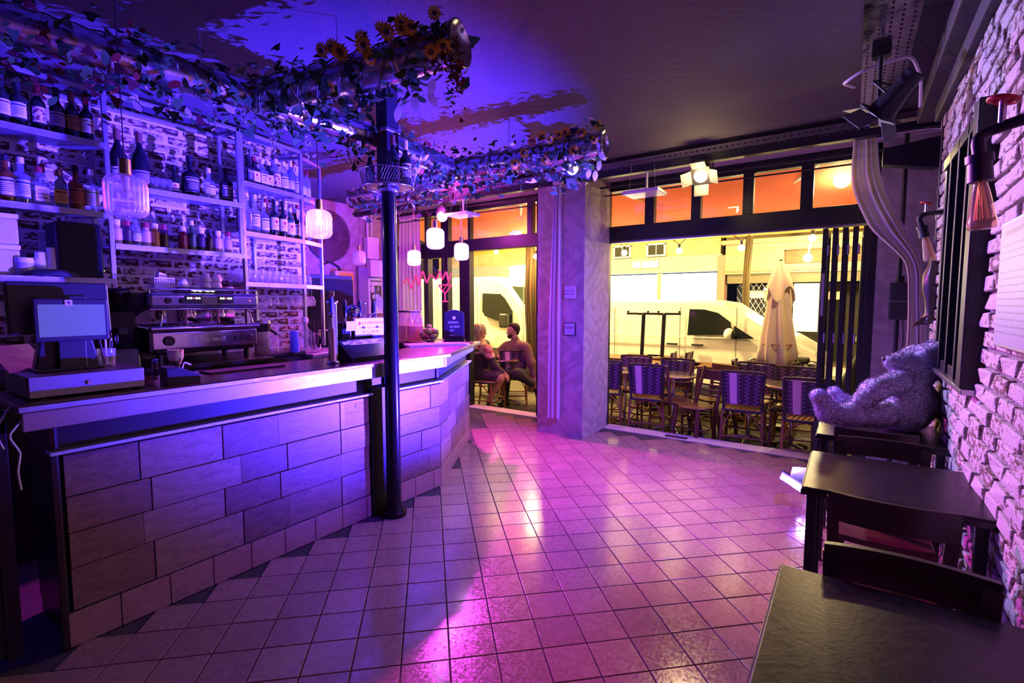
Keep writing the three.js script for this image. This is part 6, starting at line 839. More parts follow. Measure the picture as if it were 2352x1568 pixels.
{
  const t = thing('white_van', 'large high white panel van parked at the kerb, seen through the left doorway', 'van', [0, 0, -9.8]), B = ROAD;
  const prof = [[-11.2, B + 0.35], [-11.2, 1.9], [-11.05, 2.1], [-7.35, 2.1], [-6.95, 1.9], [-6.25, 1.06], [-5.7, 0.88], [-5.4, 0.55], [-5.38, B + 0.3], [-5.75, B + 0.25], [-5.8, B + 0.55], [-6.1, B + 0.72], [-6.4, B + 0.55], [-6.45, B + 0.25], [-9.9, B + 0.25], [-9.95, B + 0.55], [-10.2, B + 0.72], [-10.5, B + 0.55], [-10.55, B + 0.3]];
  part(t, 'van_body', extr(prof, 1.8, 0.06).translate(0, 0, -1.86), vanM);
  const side = (pts, name, m = winM) => part(t, name, extr(pts, 0.012, 0.004).translate(0, 0, 0.056), m);
  side([[-7.62, 1.74], [-7.08, 1.72], [-6.95, 1.62], [-6.72, 1.3], [-6.72, 1.0], [-7.2, 1.08], [-7.55, 1.18], [-7.63, 1.3]], 'side_window'); part(t, 'windscreen', (() => { const g = bx(1.0, 0.012, 1.5, 0, 0, 0); g.rotateZ(Math.atan2(-0.84, 0.7)); return g.translate(-6.55, 1.52, -0.9); })(), MT([0.02, 0.05, 0.045], 0.05, 0.2));
  for (const x of [-7.8, -6.4, -9.2]) part(t, 'door_seam', bb(x - 0.009, x + 0.009, B + 0.4, 1.95, 0.052, 0.062), MT([0.25, 0.25, 0.22], 0.6));
  part(t, 'wing_mirror', (() => { const g = new RoundedBoxGeometry(0.24, 0.34, 0.16, 2, 0.05); return g.translate(-6.85, 1.08, 0.22); })(), M.plastic); part(t, 'door_handle', bb(-7.7, -7.5, 0.72, 0.76, 0.058, 0.09, 0.012), M.black);
  part(t, 'lower_trim', bb(-11.1, -6.5, 0.25, 0.4, 0.05, 0.08, 0.01), M.plastic); wheel(t, -6.1, B + 0.35, -0.05, 0.35); wheel(t, -10.22, B + 0.35, -0.05, 0.35); wheel(t, -6.1, B + 0.35, -1.75, 0.35); wheel(t, -10.22, B + 0.35, -1.75, 0.35);
}
// ---------------------------------------------------------------- trees
const bark = dataTex(128, 256, (u, v) => { const r = Math.abs(fbm(Math.cos(u * 6.283) * 5, Math.sin(u * 6.283) * 5, v * 3.0, 4)), n = tor(u, v, 2, 91, 4); return mix3([0.2, 0.14, 0.08], [0.46, 0.36, 0.22], sm(0.02, 0.25, r)).map((q, i) => q + (i === 1 ? 0.06 : -0.02) * sm(0, 0.3, n)); });
function trunk(label, p, r, h, lean) { const g = new THREE.CylinderGeometry(r * 0.9, r, h, 28, 40), q = g.attributes.position; for (let i = 0; i < q.count; i++) { const x = q.getX(i), y = q.getY(i), z = q.getZ(i), a = Math.atan2(z, x), k = 1 + 0.05 * Math.sin(a * 9 + y * 2) + 0.08 * noise.noise(Math.cos(a) * 2, y * 1.5, Math.sin(a) * 2); q.setXYZ(i, x * k + lean * y + 0.02 * Math.sin(y * 2.2), y, z * k); } g.computeVertexNormals(); const t = thing('street_tree', label, 'tree', p); part(t, 'trunk', g.translate(0, h / 2, 0), MT([0.9, 0.9, 0.9], 0.9, 0, { map: bark, bumpMap: bark, bumpScale: 0.02 })); const b = []; for (let i = 0; i < 5; i++) { const a = i * 1.3; b.push(bar([lean * h / 2, h - 0.2, 0], [Math.cos(a) * 0.9, h + 1.2, Math.sin(a) * 0.9], r * 0.4, 8, r * 0.15)); } part(t, 'branch', b, MT([0.16, 0.12, 0.08], 0.9)); return t; }
trunk('thick tree trunk standing at the kerb behind the seated man', [-4.86, GND, -7.75], 0.155, 5.2, 0); trunk('thin straight tree trunk across the road before the grille of the shop', [-2.17, GND, -13.4], 0.085, 5.6, 0.006);
// ---------------------------------------------------------------- shops across the street
const FZ = -15, creamM = MT([0.72, 0.62, 0.42], 0.8, 0, { map: plasterTex }), brownM = MT([0.12, 0.08, 0.05], 0.7);
{
  const t = thing('lit_shop', 'brightly lit white shop front across the street under a grey fascia', 'shop', [0, 0, FZ]);
  part(t, 'wall', bb(-14, -3.15, 2.85, 8, -0.4, 0), creamM); part(t, 'fascia', bb(-14, -3.1, 2.42, 2.9, -0.3, 0.05, 0.01), MT([0.3, 0.34, 0.38], 0.6)); part(t, 'stone_pier', bb(-3.2, -3.0, -0.2, 2.85, -0.3, 0.1, 0.01), MT([0.4, 0.2, 0.16], 0.7));
  for (const [a, b] of [[-9.2, -6.75], [-6.6, -4.95], [-4.85, -3.25]]) part(t, 'lit_window', bb(a, b, 0.1, 2.38, -0.1, -0.06), glow([0.95, 1, 0.9], 4.5)); for (const a of [-6.75, -4.95, -9.3]) part(t, 'mullion', bb(a, a + 0.13, -0.2, 2.4, -0.1, 0.04, 0.01), a === -4.95 ? MT([0.7, 0.65, 0.25], 0.6) : M.offWhite); part(t, 'stall_riser', bb(-9.3, -3.2, -0.2, 0.1, -0.1, 0.04), M.offWhite);
  const sg = part(t, 'glowing_sign', bb(-5.75, -4.9, 2.56, 2.86, 0.05, 0.09, 0.02), MT([0.5, 0.45, 0.3], 0.5)); for (let i = 0; i < 9; i++) part(sg, 'letter', bb(-5.7 + i * 0.087 + (i > 2 ? 0.04 : 0), -5.64 + i * 0.087 + (i > 2 ? 0.04 : 0), 2.6, 2.8 - (i % 2) * 0.04, 0.09, 0.11, 0.008), glow([1, 0.88, 0.4], 7));
  for (const [x, k] of [[-6.09, 0], [-5.0, 1]]) { const w = part(t, 'window', [bb(x - 0.3, x + 0.3, 2.92, 2.97, -0.02, 0.1, 0.01), bb(x - 0.3, x - 0.24, 2.95, 3.3, 0, 0.06), bb(x + 0.24, x + 0.3, 2.95, 3.3, 0, 0.06), bb(x - 0.3, x + 0.3, 3.27, 3.32, 0, 0.06)], M.white); part(w, 'pane', bb(x - 0.24, x + 0.24, 2.97, 3.27, 0.01, 0.02), winM); part(w, 'glazing_bar', bb(x - 0.01, x + 0.01, 2.97, 3.27, 0.02, 0.04), M.white); }
  const l = new THREE.RectAreaLight(new THREE.Color(0.95, 1, 0.9), 3.2, 5.8, 2.1); l.position.set(-6.2, 1.25, 0.02 + FZ); l.lookAt(-6.2, 1.25, 5); scene.add(l);
  for (const [x, y, w, h, e] of [[-9.7, 2.28, 1.3, 0.55, 7], [-8.75, 2.3, 0.5, 0.45, 4]]) part(t, 'light_box', bb(x - w / 2, x + w / 2, y, y + h, 0.06, 0.2, 0.04), glow([1, 0.85, 0.45], e));
}
{
  const t = thing('closed_shop', 'cream fronted closed shop across the street with a diamond grille and wooden sign', 'shop', [0, 0, FZ]);
  part(t, 'wall', bb(-3.0, 8, 3.35, 8, -0.4, 0), creamM); part(t, 'fascia', bb(-3.0, 8, 2.36, 3.2, -0.25, 0.1, 0.01), creamM); part(t, 'cornice', [bb(-3.1, 8, 3.12, 3.24, 0, 0.22, 0.02), bb(-3.0, 8, 2.3, 2.35, 0, 0.16, 0.01), bb(-3.0, 8, 2.39, 2.43, 0, 0.13, 0.01)], creamM); part(t, 'upper_band', bb(-3.0, 8, 3.24, 3.4, -0.3, 0.05), brownM);
  part(t, 'shopfront_beam', bb(-2.95, 8, 2.05, 2.3, -0.2, 0.02), MT([0.16, 0.13, 0.08], 0.7)); part(t, 'dark_interior', bb(-2.95, 8, -0.2, 2.05, -1.6, -1.5), MT([0.05, 0.04, 0.03], 0.9)); part(t, 'floor_slab', bb(-2.95, 8, -0.3, -0.12, -1.6, 0), brownM);
  const s = part(t, 'wooden_sign', bb(-1.5, 0.4, 2.56, 2.86, 0.1, 0.13, 0.006), MT([0.6, 0.48, 0.3], 0.7, 0, { map: crate[1] })); part(s, 'sign_frame', [bb(-1.53, 0.43, 2.86, 2.89, 0.09, 0.15), bb(-1.53, 0.43, 2.53, 2.56, 0.09, 0.15), bb(-1.53, -1.5, 2.53, 2.89, 0.09, 0.15)], brownM);
  const gr = []; for (let i = 0; i < 26; i++) for (const d of [-1, 1]) { const x = -3.4 + i * 0.14; const a = [x, 0.0, -0.1], b = [x + d * 1.2, 2.05, -0.1]; if (Math.min(a[0], b[0]) > -2.75 && Math.max(a[0], b[0]) < -1.25) gr.push(bar(a, b, 0.008, 5)); else { /* clip to the bay */ const c0 = Math.max(-2.7, Math.min(-1.3, a[0])), c1 = Math.max(-2.7, Math.min(-1.3, b[0])); if (Math.abs(c1 - c0) > 0.15) { const f = (c) => (c - a[0]) / (b[0] - a[0]) * 2.05; gr.push(bar([c0, f(c0), -0.1], [c1, f(c1), -0.1], 0.008, 5)); } } } part(t, 'diamond_grille', gr, M.steel);
  part(t, 'display_panel', bb(-1.3, -0.72, 0.75, 2.02, -0.12, -0.08, 0.01), glow([0.75, 0.72, 0.42], 0.9, [0.6, 0.6, 0.5])); for (let i = 0; i < 5; i++) part(t, 'paper_notice', bb(-1.22 + (i % 2) * 0.22, -1.05 + (i % 2) * 0.22, 0.9 + i * 0.2, 1.05 + i * 0.2, -0.08, -0.07), M.paper); part(t, 'door_post', [bb(-1.4, -1.32, -0.1, 2.05, -0.2, 0), bb(-0.7, -0.55, -0.1, 2.05, -0.2, 0)], brownM);
  for (const [x, y, c, e] of [[-2.35, 1.75, [1, 0.35, 0.08], 1.6], [-1.75, 1.8, [1, 0.1, 0.04], 1.4], [-0.4, 1.7, [1, 0.4, 0.1], 1.4]]) part(t, 'lamp_glow', bb(x - 0.2, x + 0.2, y - 0.1, y + 0.12, -1.3, -1.25, 0.03), glow(c, e)); for (const [x, y] of [[-2.1, 1.9], [-1.95, 1.85], [-1.65, 1.95]]) part(t, 'spot_bulb', sp(0.035, x, y, -0.9, 10), glow([1, 0.95, 0.8], 10));
  pointAt([1, 0.78, 0.35], 50, [-0.9, 2.4, FZ + 1.6], 0.15);
}
one('shop_wall_lamp', [sp(0.1, -0.9, 2.55, FZ + 1.6, 12), bar([-0.9, 2.6, FZ + 1.6], [-0.9, 3.4, FZ + 0.1], 0.02)], glow([1, 0.8, 0.4], 4), 'swan neck lamp lighting the fascia of the closed shop across the street', 'lamp');
// ---------------------------------------------------------------- closed parasol
{
  const t = thing('closed_parasol', 'tall closed cream parasol standing on the terrace in front of the small van', 'parasol', [-0.79, GND, -7.3]); part(t, 'pole', bar([0, 0, 0], [0, 2.2, 0], 0.02, 12), M.iron); part(t, 'base_plate', [cy(0.26, 0.24, 0.05, 0, 0, 0, 28), cy(0.03, 0.03, 0.3, 0, 0.05, 0, 12)], M.iron);
  const prof = [[0.03, 2.17], [0.06, 2.1], [0.1, 1.9], [0.12, 1.72], [0.14, 1.5], [0.18, 1.2], [0.2, 1.0], [0.21, 0.86], [0.15, 0.84]], g = lat(prof.slice().reverse(), 96), p = g.attributes.position; for (let i = 0; i < p.count; i++) { const x = p.getX(i), y = p.getY(i), z = p.getZ(i), a = Math.atan2(z, x), k = 1 + (0.3 - 0.12 * (y - 0.8)) * Math.sin(a * 7 + Math.sin(y * 3)) * 0.7; p.setXYZ(i, x * k, y + 0.05 * Math.sin(a * 3 + 1) * (y < 1.1 ? 1 : 0), z * k); } g.computeVertexNormals(); part(t, 'canvas', g, MP([0.72, 0.62, 0.45], { roughness: 0.9, transmission: 0.1, thickness: 0, side: THREE.DoubleSide }));
  const c = lat([[0.03, 2.18], [0.1, 2.02], [0.16, 1.82], [0.17, 1.75]].reverse(), 64), q = c.attributes.position; for (let i = 0; i < q.count; i++) { const a = Math.atan2(q.getZ(i), q.getX(i)), y = q.getY(i), k = 1 + 0.16 * Math.sin(a * 4); q.setX(i, q.getX(i) * k); q.setZ(i, q.getZ(i) * k); if (y < 1.85) q.setY(i, y - 0.1 * Math.cos(a * 4)); } c.computeVertexNormals(); part(t, 'top_cape', c, MP([0.75, 0.65, 0.48], { roughness: 0.9, transmission: 0.1, thickness: 0, side: THREE.DoubleSide })); part(t, 'strap', rot(new THREE.TorusGeometry(0.19, 0.008, 6, 40), Math.PI / 2).translate(0, 1.1, 0), MT([0.35, 0.12, 0.1], 0.8));
}
// ---------------------------------------------------------------- rattan terrace chairs and tables
const rattan = canvasTex(128, 128, (c) => { c.fillStyle = '#4a2a55'; c.fillRect(0, 0, 128, 128); for (let y = 0; y < 16; y++) for (let x = 0; x < 8; x++) { c.fillStyle = (x + y) % 2 ? '#8d6f9a' : '#1c1224'; c.fillRect(x * 16 + (y % 2) * 8, y * 8, 9, 5); } }), rattanSeat = canvasTex(128, 128, (c) => { c.fillStyle = '#caa878'; c.fillRect(0, 0, 128, 128); c.fillStyle = '#2c1a22'; for (let i = 0; i < 9; i++) { c.save(); c.translate(i * 16, 0); c.rotate(0.25); c.fillRect(0, -20, 6, 180); c.restore(); } });
const weaveM = MT([0.9, 0.85, 0.85], 0.5, 0, { map: rattan, bumpMap: rattan, bumpScale: 0.003 }), seatM = MT([0.9, 0.85, 0.8], 0.5, 0, { map: rattanSeat }), caneM = MT([0.32, 0.13, 0.05], 0.35), darkCane = MT([0.05, 0.03, 0.05], 0.45), stripeM = MT([0.78, 0.5, 0.62], 0.5);
const rchair = (() => {   // faces -z
  const t = thing('rattan_chair', 'x', 'chair', [0, 0, 0], 0, 'rattan chairs on the terrace');
  part(t, 'seat', [bb(-0.2, 0.2, 0.425, 0.45, -0.42, 0.0, 0.012)], seatM); part(t, 'seat_frame', [bar([-0.2, 0.44, 0], [-0.2, 0.44, -0.42], 0.016), bar([0.2, 0.44, 0], [0.2, 0.44, -0.42], 0.016), bar([-0.2, 0.44, -0.42], [0.2, 0.44, -0.42], 0.016), bar([-0.2, 0.44, 0], [0.2, 0.44, 0], 0.016)], darkCane);
  const bp = (x, y) => [x, y, -0.01 + (y - 0.44) * 0.12]; const panel = (x0, x1, y0, y1, m, n, d = 0) => { const g = new THREE.BoxGeometry(x1 - x0, y1 - y0, 0.012, 6, 6, 1).translate((x0 + x1) / 2, (y0 + y1) / 2, 0), p = g.attributes.position; for (let i = 0; i < p.count; i++) { const y = p.getY(i), s = 0.92 + 0.13 * (y - 0.5) / 0.36; p.setX(i, p.getX(i) * s); p.setZ(i, p.getZ(i) + d - 0.01 + (y - 0.44) * 0.12 + 0.02 * (1 - (p.getX(i) / 0.2) ** 2)); } g.computeVertexNormals(); return part(t, n, g, m); };
  panel(-0.19, 0.19, 0.52, 0.86, weaveM, 'back_panel'); panel(-0.13, -0.055, 0.515, 0.87, stripeM, 'stripe', 0.0045);
  for (const s of [-1, 1]) { part(t, 'back_post', bar(bp(s * 0.19, 0.44), [s * 0.215, 0.88, 0.05], 0.015), darkCane); part(t, 'leg', bar([s * 0.2, 0.44, 0], [s * 0.215, 0, 0.06], 0.015, 10, 0.015), caneM); part(t, 'leg', bar([s * 0.2, 0.44, -0.4], [s * 0.21, 0, -0.42], 0.015), caneM); part(t, 'brace', [tube([[s * 0.205, 0.22, 0.03], [s * 0.13, 0.38, 0.01], [0, 0.43, 0]], 0.008, 12, 6), tube([[s * 0.205, 0.22, -0.41], [s * 0.205, 0.36, -0.3], [s * 0.2, 0.43, -0.2]], 0.008, 10, 6)], caneM); }
  part(t, 'top_rail', tube([[-0.215, 0.88, 0.05], [-0.1, 0.885, 0.065], [0.1, 0.885, 0.065], [0.215, 0.88, 0.05]], 0.016, 16), darkCane); part(t, 'lower_rail', bar(bp(-0.185, 0.51), bp(0.185, 0.51), 0.012), caneM); part(t, 'stretcher', [bar([-0.21, 0.15, 0.04], [0.21, 0.15, 0.04], 0.01), bar([-0.21, 0.15, -0.41], [0.21, 0.15, -0.41], 0.01), bar([-0.21, 0.17, 0.04], [-0.21, 0.17, -0.41], 0.01), bar([0.21, 0.17, 0.04], [0.21, 0.17, -0.41], 0.01)], caneM);
  return t;
})();
[[-2.05, -5.90, 0.12, 'rattan chair with a pink stripe, its back to the opening beside the pillar'], [-0.955, -5.87, 0.06, 'pink striped rattan chair in the middle of the wide opening, back to the room'], [-0.33, -5.68, 0.1, 'rattan chair half hidden behind the folding doors, its pink stripe showing'], [-2.64, -5.98, 0.3, 'rattan chair mostly hidden by the pillar edge, only its seat corner showing'], [-2.5, -6.70, Math.PI + 0.1, 'rattan chair facing the room across the first round table, nearest the pillar'], [-1.9, -6.62, Math.PI, 'rattan chair facing the room behind the stacked wooden chairs'], [-0.955, -6.72, Math.PI - 0.1, 'rattan chair facing the room across the table in the middle'], [-0.5, -6.55, Math.PI, 'rattan chair facing the room beside the folding doors'], [-2.26, -7.55, 1.7, 'sideways rattan chair at the back, left of a pair by the long tables'], [-2.08, -7.75, 1.6, 'sideways rattan chair at the back, right of a pair by the long tables'], [-1.2, -7.0, -1.5, 'sideways rattan chair left of the parasol foot'], [-1.02, -7.15, -1.6, 'second sideways rattan chair left of the parasol foot'], [-0.62, -7.0, 1.4, 'sideways rattan chair right of the parasol foot'], [-4.80, -5.93, -1.45, 'rattan chair under the grey haired man'], [-4.43, -6.45, 0.6, 'rattan chair under the man in the brown sweater']].forEach(([x, z, r, label], i) => { if (i) dup(rchair, [x, GND, z], r, label); else { rchair.position.set(x, GND, z); rchair.rotation.y = r; rchair.userData.label = label; } });
const rtable = (() => { const t = thing('round_table', 'x', 'table', [0, 0, 0], 0, 'small round steel tables on the terrace'); part(t, 'tabletop', lat([[0, 0.705], [0.28, 0.705], [0.3, 0.712], [0.3, 0.728], [0.285, 0.735], [0, 0.732]], 40), MT([0.6, 0.55, 0.5], 0.22, 0.9)); part(t, 'column', cy(0.025, 0.025, 0.66, 0, 0.05, 0, 18), M.chrome); for (let i = 0; i < 4; i++) part(t, 'foot', tube([[0, 0.07, 0], [Math.cos(i * 1.571 + 0.5) * 0.13, 0.045, Math.sin(i * 1.571 + 0.5) * 0.13], [Math.cos(i * 1.571 + 0.5) * 0.24, 0.012, Math.sin(i * 1.571 + 0.5) * 0.24]], 0.018, 10, 8), M.chrome); return t; })();
[[-2.5, -6.32, 'small round steel table beside the pillar, ashtray on it'], [-1.84, -6.3, 'small round steel table hidden behind the striped chair and stacked chairs'], [-0.95, -6.28, 'small round steel table behind the middle striped chair'], [-0.5, -6.2, 'small round steel table beside the folding doors'], [-4.62, -6.5, 'small round steel table between the two seated men, drinks on it']].forEach(([x, z, label], i) => { if (i) dup(rtable, [x, GND, z], i, label); else { rtable.position.set(x, GND, z); rtable.userData.label = label; } });
{ const t = thing('ashtray', 'small steel ashtray on the round table beside the pillar', 'ashtray', [-2.52, GND + 0.736, -6.3]); part(t, 'bowl', lat([[0, 0.004], [0.035, 0], [0.04, 0.03], [0.034, 0.03], [0.03, 0.008], [0, 0.008]], 20), M.chrome); part(t, 'rim', rot(new THREE.TorusGeometry(0.037, 0.004, 6, 24), Math.PI / 2).translate(0, 0.03, 0), M.chrome); }
[[-4.7, -6.42, 'beer glass nearest the grey haired man on the small round table', 1], [-4.6, -6.6, 'stemmed wine glass on the small round table between the men', 0]].forEach(([x, z, label, beer]) => { const t = thing('drink_glass', label, 'glass', [x, GND + 0.736, z]); part(t, 'glass_body', beer ? tumblerG : wineG, gl); if (beer) part(t, 'beer', cy(0.025, 0.029, 0.08, 0, 0.008, 0, 16), MP([0.75, 0.4, 0.05], { roughness: 0.1, transmission: 0.5, thickness: 0 })); else part(t, 'wine', cy(0.02, 0.032, 0.03, 0, 0.09, 0, 16), MP([0.5, 0.3, 0.1], { roughness: 0.1, transmission: 0.5, thickness: 0 })); });
const wood = MT([0.36, 0.18, 0.07], 0.4, 0, { map: crate[1] });
[[-3.0, -7.9, 0.75, 'long wooden terrace table at the back, upturned tables standing on it'], [-2.2, -7.35, 0.5, 'long wooden terrace table in front of the van door'], [-1.55, -7.55, 0.55, 'wooden terrace table left of the parasol']].forEach(([x, z, w, label]) => { const t = thing('wooden_table', label, 'table', [x, GND, z], 0.05); part(t, 'tabletop', bb(-w, w * 0.8, 0.7, 0.735, -0.3, 0.3, 0.006), wood); for (const s of [-0.7, 0.6]) { part(t, 'column', bb(s * w - 0.03, s * w + 0.03, 0.05, 0.7, -0.03, 0.03, 0.004), M.iron); part(t, 'foot', [bb(s * w - 0.25, s * w + 0.25, 0, 0.045, -0.03, 0.03, 0.006), bb(s * w - 0.03, s * w + 0.03, 0, 0.045, -0.25, 0.25, 0.006)], M.iron); } });
[[-2.86, 'left upturned pedestal table standing on the long wooden table'], [-2.52, 'right upturned pedestal table standing on the long wooden table']].forEach(([x, label]) => { const t = thing('upturned_table', label, 'table', [x, GND + 0.736, -7.95], 0.1); part(t, 'tabletop', bb(-0.28, 0.28, 0, 0.03, -0.26, 0.26, 0.006), wood); part(t, 'column', bar([0, 0.03, 0], [0.02, 0.72, 0], 0.032, 12), M.iron); part(t, 'foot', [bb(-0.26, 0.28, 0.71, 0.745, -0.03, 0.03, 0.006), bb(-0.03, 0.05, 0.71, 0.745, -0.24, 0.24, 0.006), ...[-0.24, 0.26].map((q) => cy(0.018, 0.018, 0.03, q, 0.745, 0, 10))], M.iron); });
// dark wooden terrace chairs, one set upside down on another
const wchair = (() => { const t = thing('wooden_chair', 'x', 'chair', [0, 0, 0], 0, 'dark wooden chairs stacked on the terrace'), m = MT([0.13, 0.05, 0.025], 0.35); part(t, 'seat', rot(lat([[0, 0], [0.18, 0], [0.2, 0.01], [0.19, 0.03], [0, 0.024]], 32)).translate(0, 0.435, -0.2), m); for (const s of [-1, 1]) { part(t, 'leg', plankBar([s * 0.17, 0, 0.06], [s * 0.15, 0.44, -0.03], 0.032, 0.028), m); part(t, 'leg', plankBar([s * 0.17, 0, -0.4], [s * 0.15, 0.44, -0.34], 0.032, 0.03), m); part(t, 'back_post', plankBar([s * 0.15, 0.43, -0.03], [s * 0.17, 0.86, 0.05], 0.035, 0.022), m); } for (const [y, h] of [[0.8, 0.12], [0.68, 0.022], [0.62, 0.022], [0.56, 0.022]]) part(t, 'back_rail', bb(-0.165, 0.165, y - h / 2, y + h / 2, (y - 0.43) * 0.19 - 0.035, (y - 0.43) * 0.19 - 0.017, 0.004), m); part(t, 'hoop_stretcher', rot(new THREE.TorusGeometry(0.15, 0.008, 6, 30), Math.PI / 2).translate(0, 0.2, -0.18), m); return t; })();
[[-1.35, GND, -5.98, 2.7, 0, 'dark wooden chair standing on the terrace between the striped chairs'], [-1.55, GND + 0.9, -6.12, 0.9, 1, 'dark wooden chair set upside down on the standing one'], [-1.3, GND, -6.55, 0.4, 0, 'second dark wooden chair behind the upside down one'], [-3.72, GND, -7.6, 0.8, 0, 'dark folding style chair leaning by the bamboo at the pillar edge'], [-3.6, GND + 0.2, -7.9, 1.9, 0.35, 'dark wooden chair tipped on the pile by the bamboo']].forEach(([x, y, z, r, up, label], i) => { const o = i ? dup(wchair, [x, y, z], r, label) : wchair; if (!i) { o.position.set(x, y, z); o.rotation.y = r; o.userData.label = label; } if (up === 1) o.rotation.set(Math.PI, r, 0); else if (up) o.rotation.set(up, r, 0.3); });
{ // bamboo
  const t = thing('bamboo_plant', 'feathery bamboo plant in a tub beside the pillar edge of the wide opening', 'plant', [-4.05, GND, -8.3]), q = [], l = []; for (let i = 0; i < 26; i++) { const a = i * 2.4, h = rr(1.1, 1.75), e = [Math.cos(a) * 0.45 * rnd(), h, Math.sin(a) * 0.4 * rnd()]; q.push(tube([[Math.cos(a) * 0.08, 0.3, Math.sin(a) * 0.08], [e[0] * 0.5, h * 0.6, e[2] * 0.5], e], 0.006, 8, 5)); for (let k = 0; k < 26; k++) { const f = rr(0.35, 1.05); l.push(leafG[2].clone().scale(0.8, 2.2, 1).rotateX(rr(0.4, 2.4)).rotateY(rr(0, 6.28)).translate(e[0] * f + rr(-0.12, 0.12), h * f, e[2] * f + rr(-0.12, 0.12))); } } part(t, 'cane', q, MT([0.4, 0.38, 0.12], 0.6)); const lf = part(t, 'foliage', l, leafMt([0.35, 0.36, 0.08])); lf.userData.kind = 'stuff'; part(t, 'tub', lat([[0, 0], [0.2, 0], [0.25, 0.4], [0.23, 0.4], [0.2, 0.36], [0, 0.36]], 28), M.iron);
}
{ // parked scooter, mostly behind the doors
  const t = thing('motor_scooter', 'dark motor scooter parked at the terrace edge behind the folding doors', 'scooter', [-0.35, ROAD, -8.6 - 0.5]), m = MT([0.02, 0.02, 0.022], 0.2); part(t, 'body_shell', extr([[-0.7, 0.35], [-0.75, 0.75], [-0.3, 0.78], [-0.1, 0.55], [0.2, 0.35], [0.45, 0.9], [0.55, 0.95], [0.5, 0.5], [0.35, 0.25], [-0.3, 0.22]], 0.26, 0.04).translate(0, 0, -0.13), m); part(t, 'saddle', (() => { const g = new RoundedBoxGeometry(0.62, 0.1, 0.28, 3, 0.045); return g.translate(-0.48, 0.83, 0); })(), M.rubber); part(t, 'handlebar', [bar([0.46, 1.0, -0.33], [0.46, 1.0, 0.33], 0.016), bar([0.46, 0.9, 0], [0.46, 1.02, 0], 0.04)], M.black); for (const s of [-1, 1]) part(t, 'mirror', [sp(0.05, 0.44, 1.18, s * 0.28, 12), bar([0.46, 1.0, s * 0.25], [0.44, 1.16, s * 0.28], 0.006)], M.black); wheel(t, 0.62, 0.24, 0, 0.24); wheel(t, -0.6, 0.24, 0, 0.24); part(t, 'headlamp', sp(0.07, 0.56, 0.9, 0, 14), M.chrome);
}
// ---------------------------------------------------------------- people
const bodyMat = new THREE.MeshStandardMaterial({ vertexColors: true, roughness: 0.75, bumpMap: fineTex, bumpScale: 0.001 });
const SK = [0.55, 0.3, 0.2];
function hand(wr, dir, up, s = 1, curl = 0.4) {   // palm and five fingers from the wrist
  const f = new THREE.Vector3(...dir).normalize(), u = new THREE.Vector3(...up), side = new THREE.Vector3().crossVectors(f, u).normalize(), n = new THREE.Vector3().crossVectors(side, f), P = (a, b, c) => [wr[0] + (f.x * a + side.x * b + n.x * c) * s, wr[1] + (f.y * a + side.y * b + n.y * c) * s, wr[2] + (f.z * a + side.z * b + n.z * c) * s], out = [];
  out.push([P(0, 0, 0), P(0.04, 0, 0), 0.024 * s, 0.026 * s, 0, 0.015]); for (let i = 0; i < 4; i++) { const b = -0.027 + i * 0.018, L = [0.062, 0.075, 0.07, 0.055][i]; out.push([P(0.03, b, 0), P(0.08, b * 1.05, 0), 0.013 * s, 0.0105 * s, 0, 0.008], [P(0.08, b * 1.05, 0), P(0.08 + L * 0.55, b * 1.1, -curl * 0.02), 0.0098 * s, 0.009 * s, 0, 0.004], [P(0.08 + L * 0.55, b * 1.1, -curl * 0.02), P(0.08 + L * 0.95, b * 1.1, -curl * 0.055), 0.009 * s, 0.0075 * s, 0, 0.004]); }
  out.push([P(0.02, -0.026, 0), P(0.05, -0.055, -0.01), 0.013 * s, 0.011 * s, 0, 0.008], [P(0.05, -0.055, -0.01), P(0.085, -0.06, -0.018), 0.0105 * s, 0.009 * s, 0, 0.005]); return out;
}
function headBones(c, fw, s = 1) {   // centre at the middle of the skull, fw the way it looks
  const f = new THREE.Vector3(...fw).normalize(), r = new THREE.Vector3(f.z, 0, -f.x).normalize(), P = (a, b, d) => [c[0] + (f.x * a + r.x * d) * s, c[1] + (f.y * a + b) * s, c[2] + (f.z * a + r.z * d) * s];
  return [[P(-0.02, 0.03, 0), P(0.015, 0.03, 0), 0.083 * s, 0.08 * s, 0, 0.02], [P(0.01, -0.03, 0), P(0.045, -0.075, 0), 0.062 * s, 0.038 * s, 0, 0.03], [P(0.08, 0.01, 0), P(0.1, -0.025, 0), 0.009 * s, 0.016 * s, 0, 0.012], [P(0.075, -0.055, -0.014), P(0.075, -0.055, 0.014), 0.013 * s, 0.013 * s, 0, 0.012], [P(0.07, 0.022, -0.03), P(0.072, 0.026, 0.03), 0.013 * s, 0.013 * s, 0, 0.015], [P(-0.005, 0.0, -0.082), P(-0.012, 0.028, -0.086), 0.012 * s, 0.014 * s, 0, 0.006], [P(-0.005, 0.0, 0.082), P(-0.012, 0.028, 0.086), 0.012 * s, 0.014 * s, 0, 0.006], [P(-0.02, -0.05, 0), P(-0.03, -0.15, 0), 0.052 * s, 0.056 * s, 0, 0.03]];
}
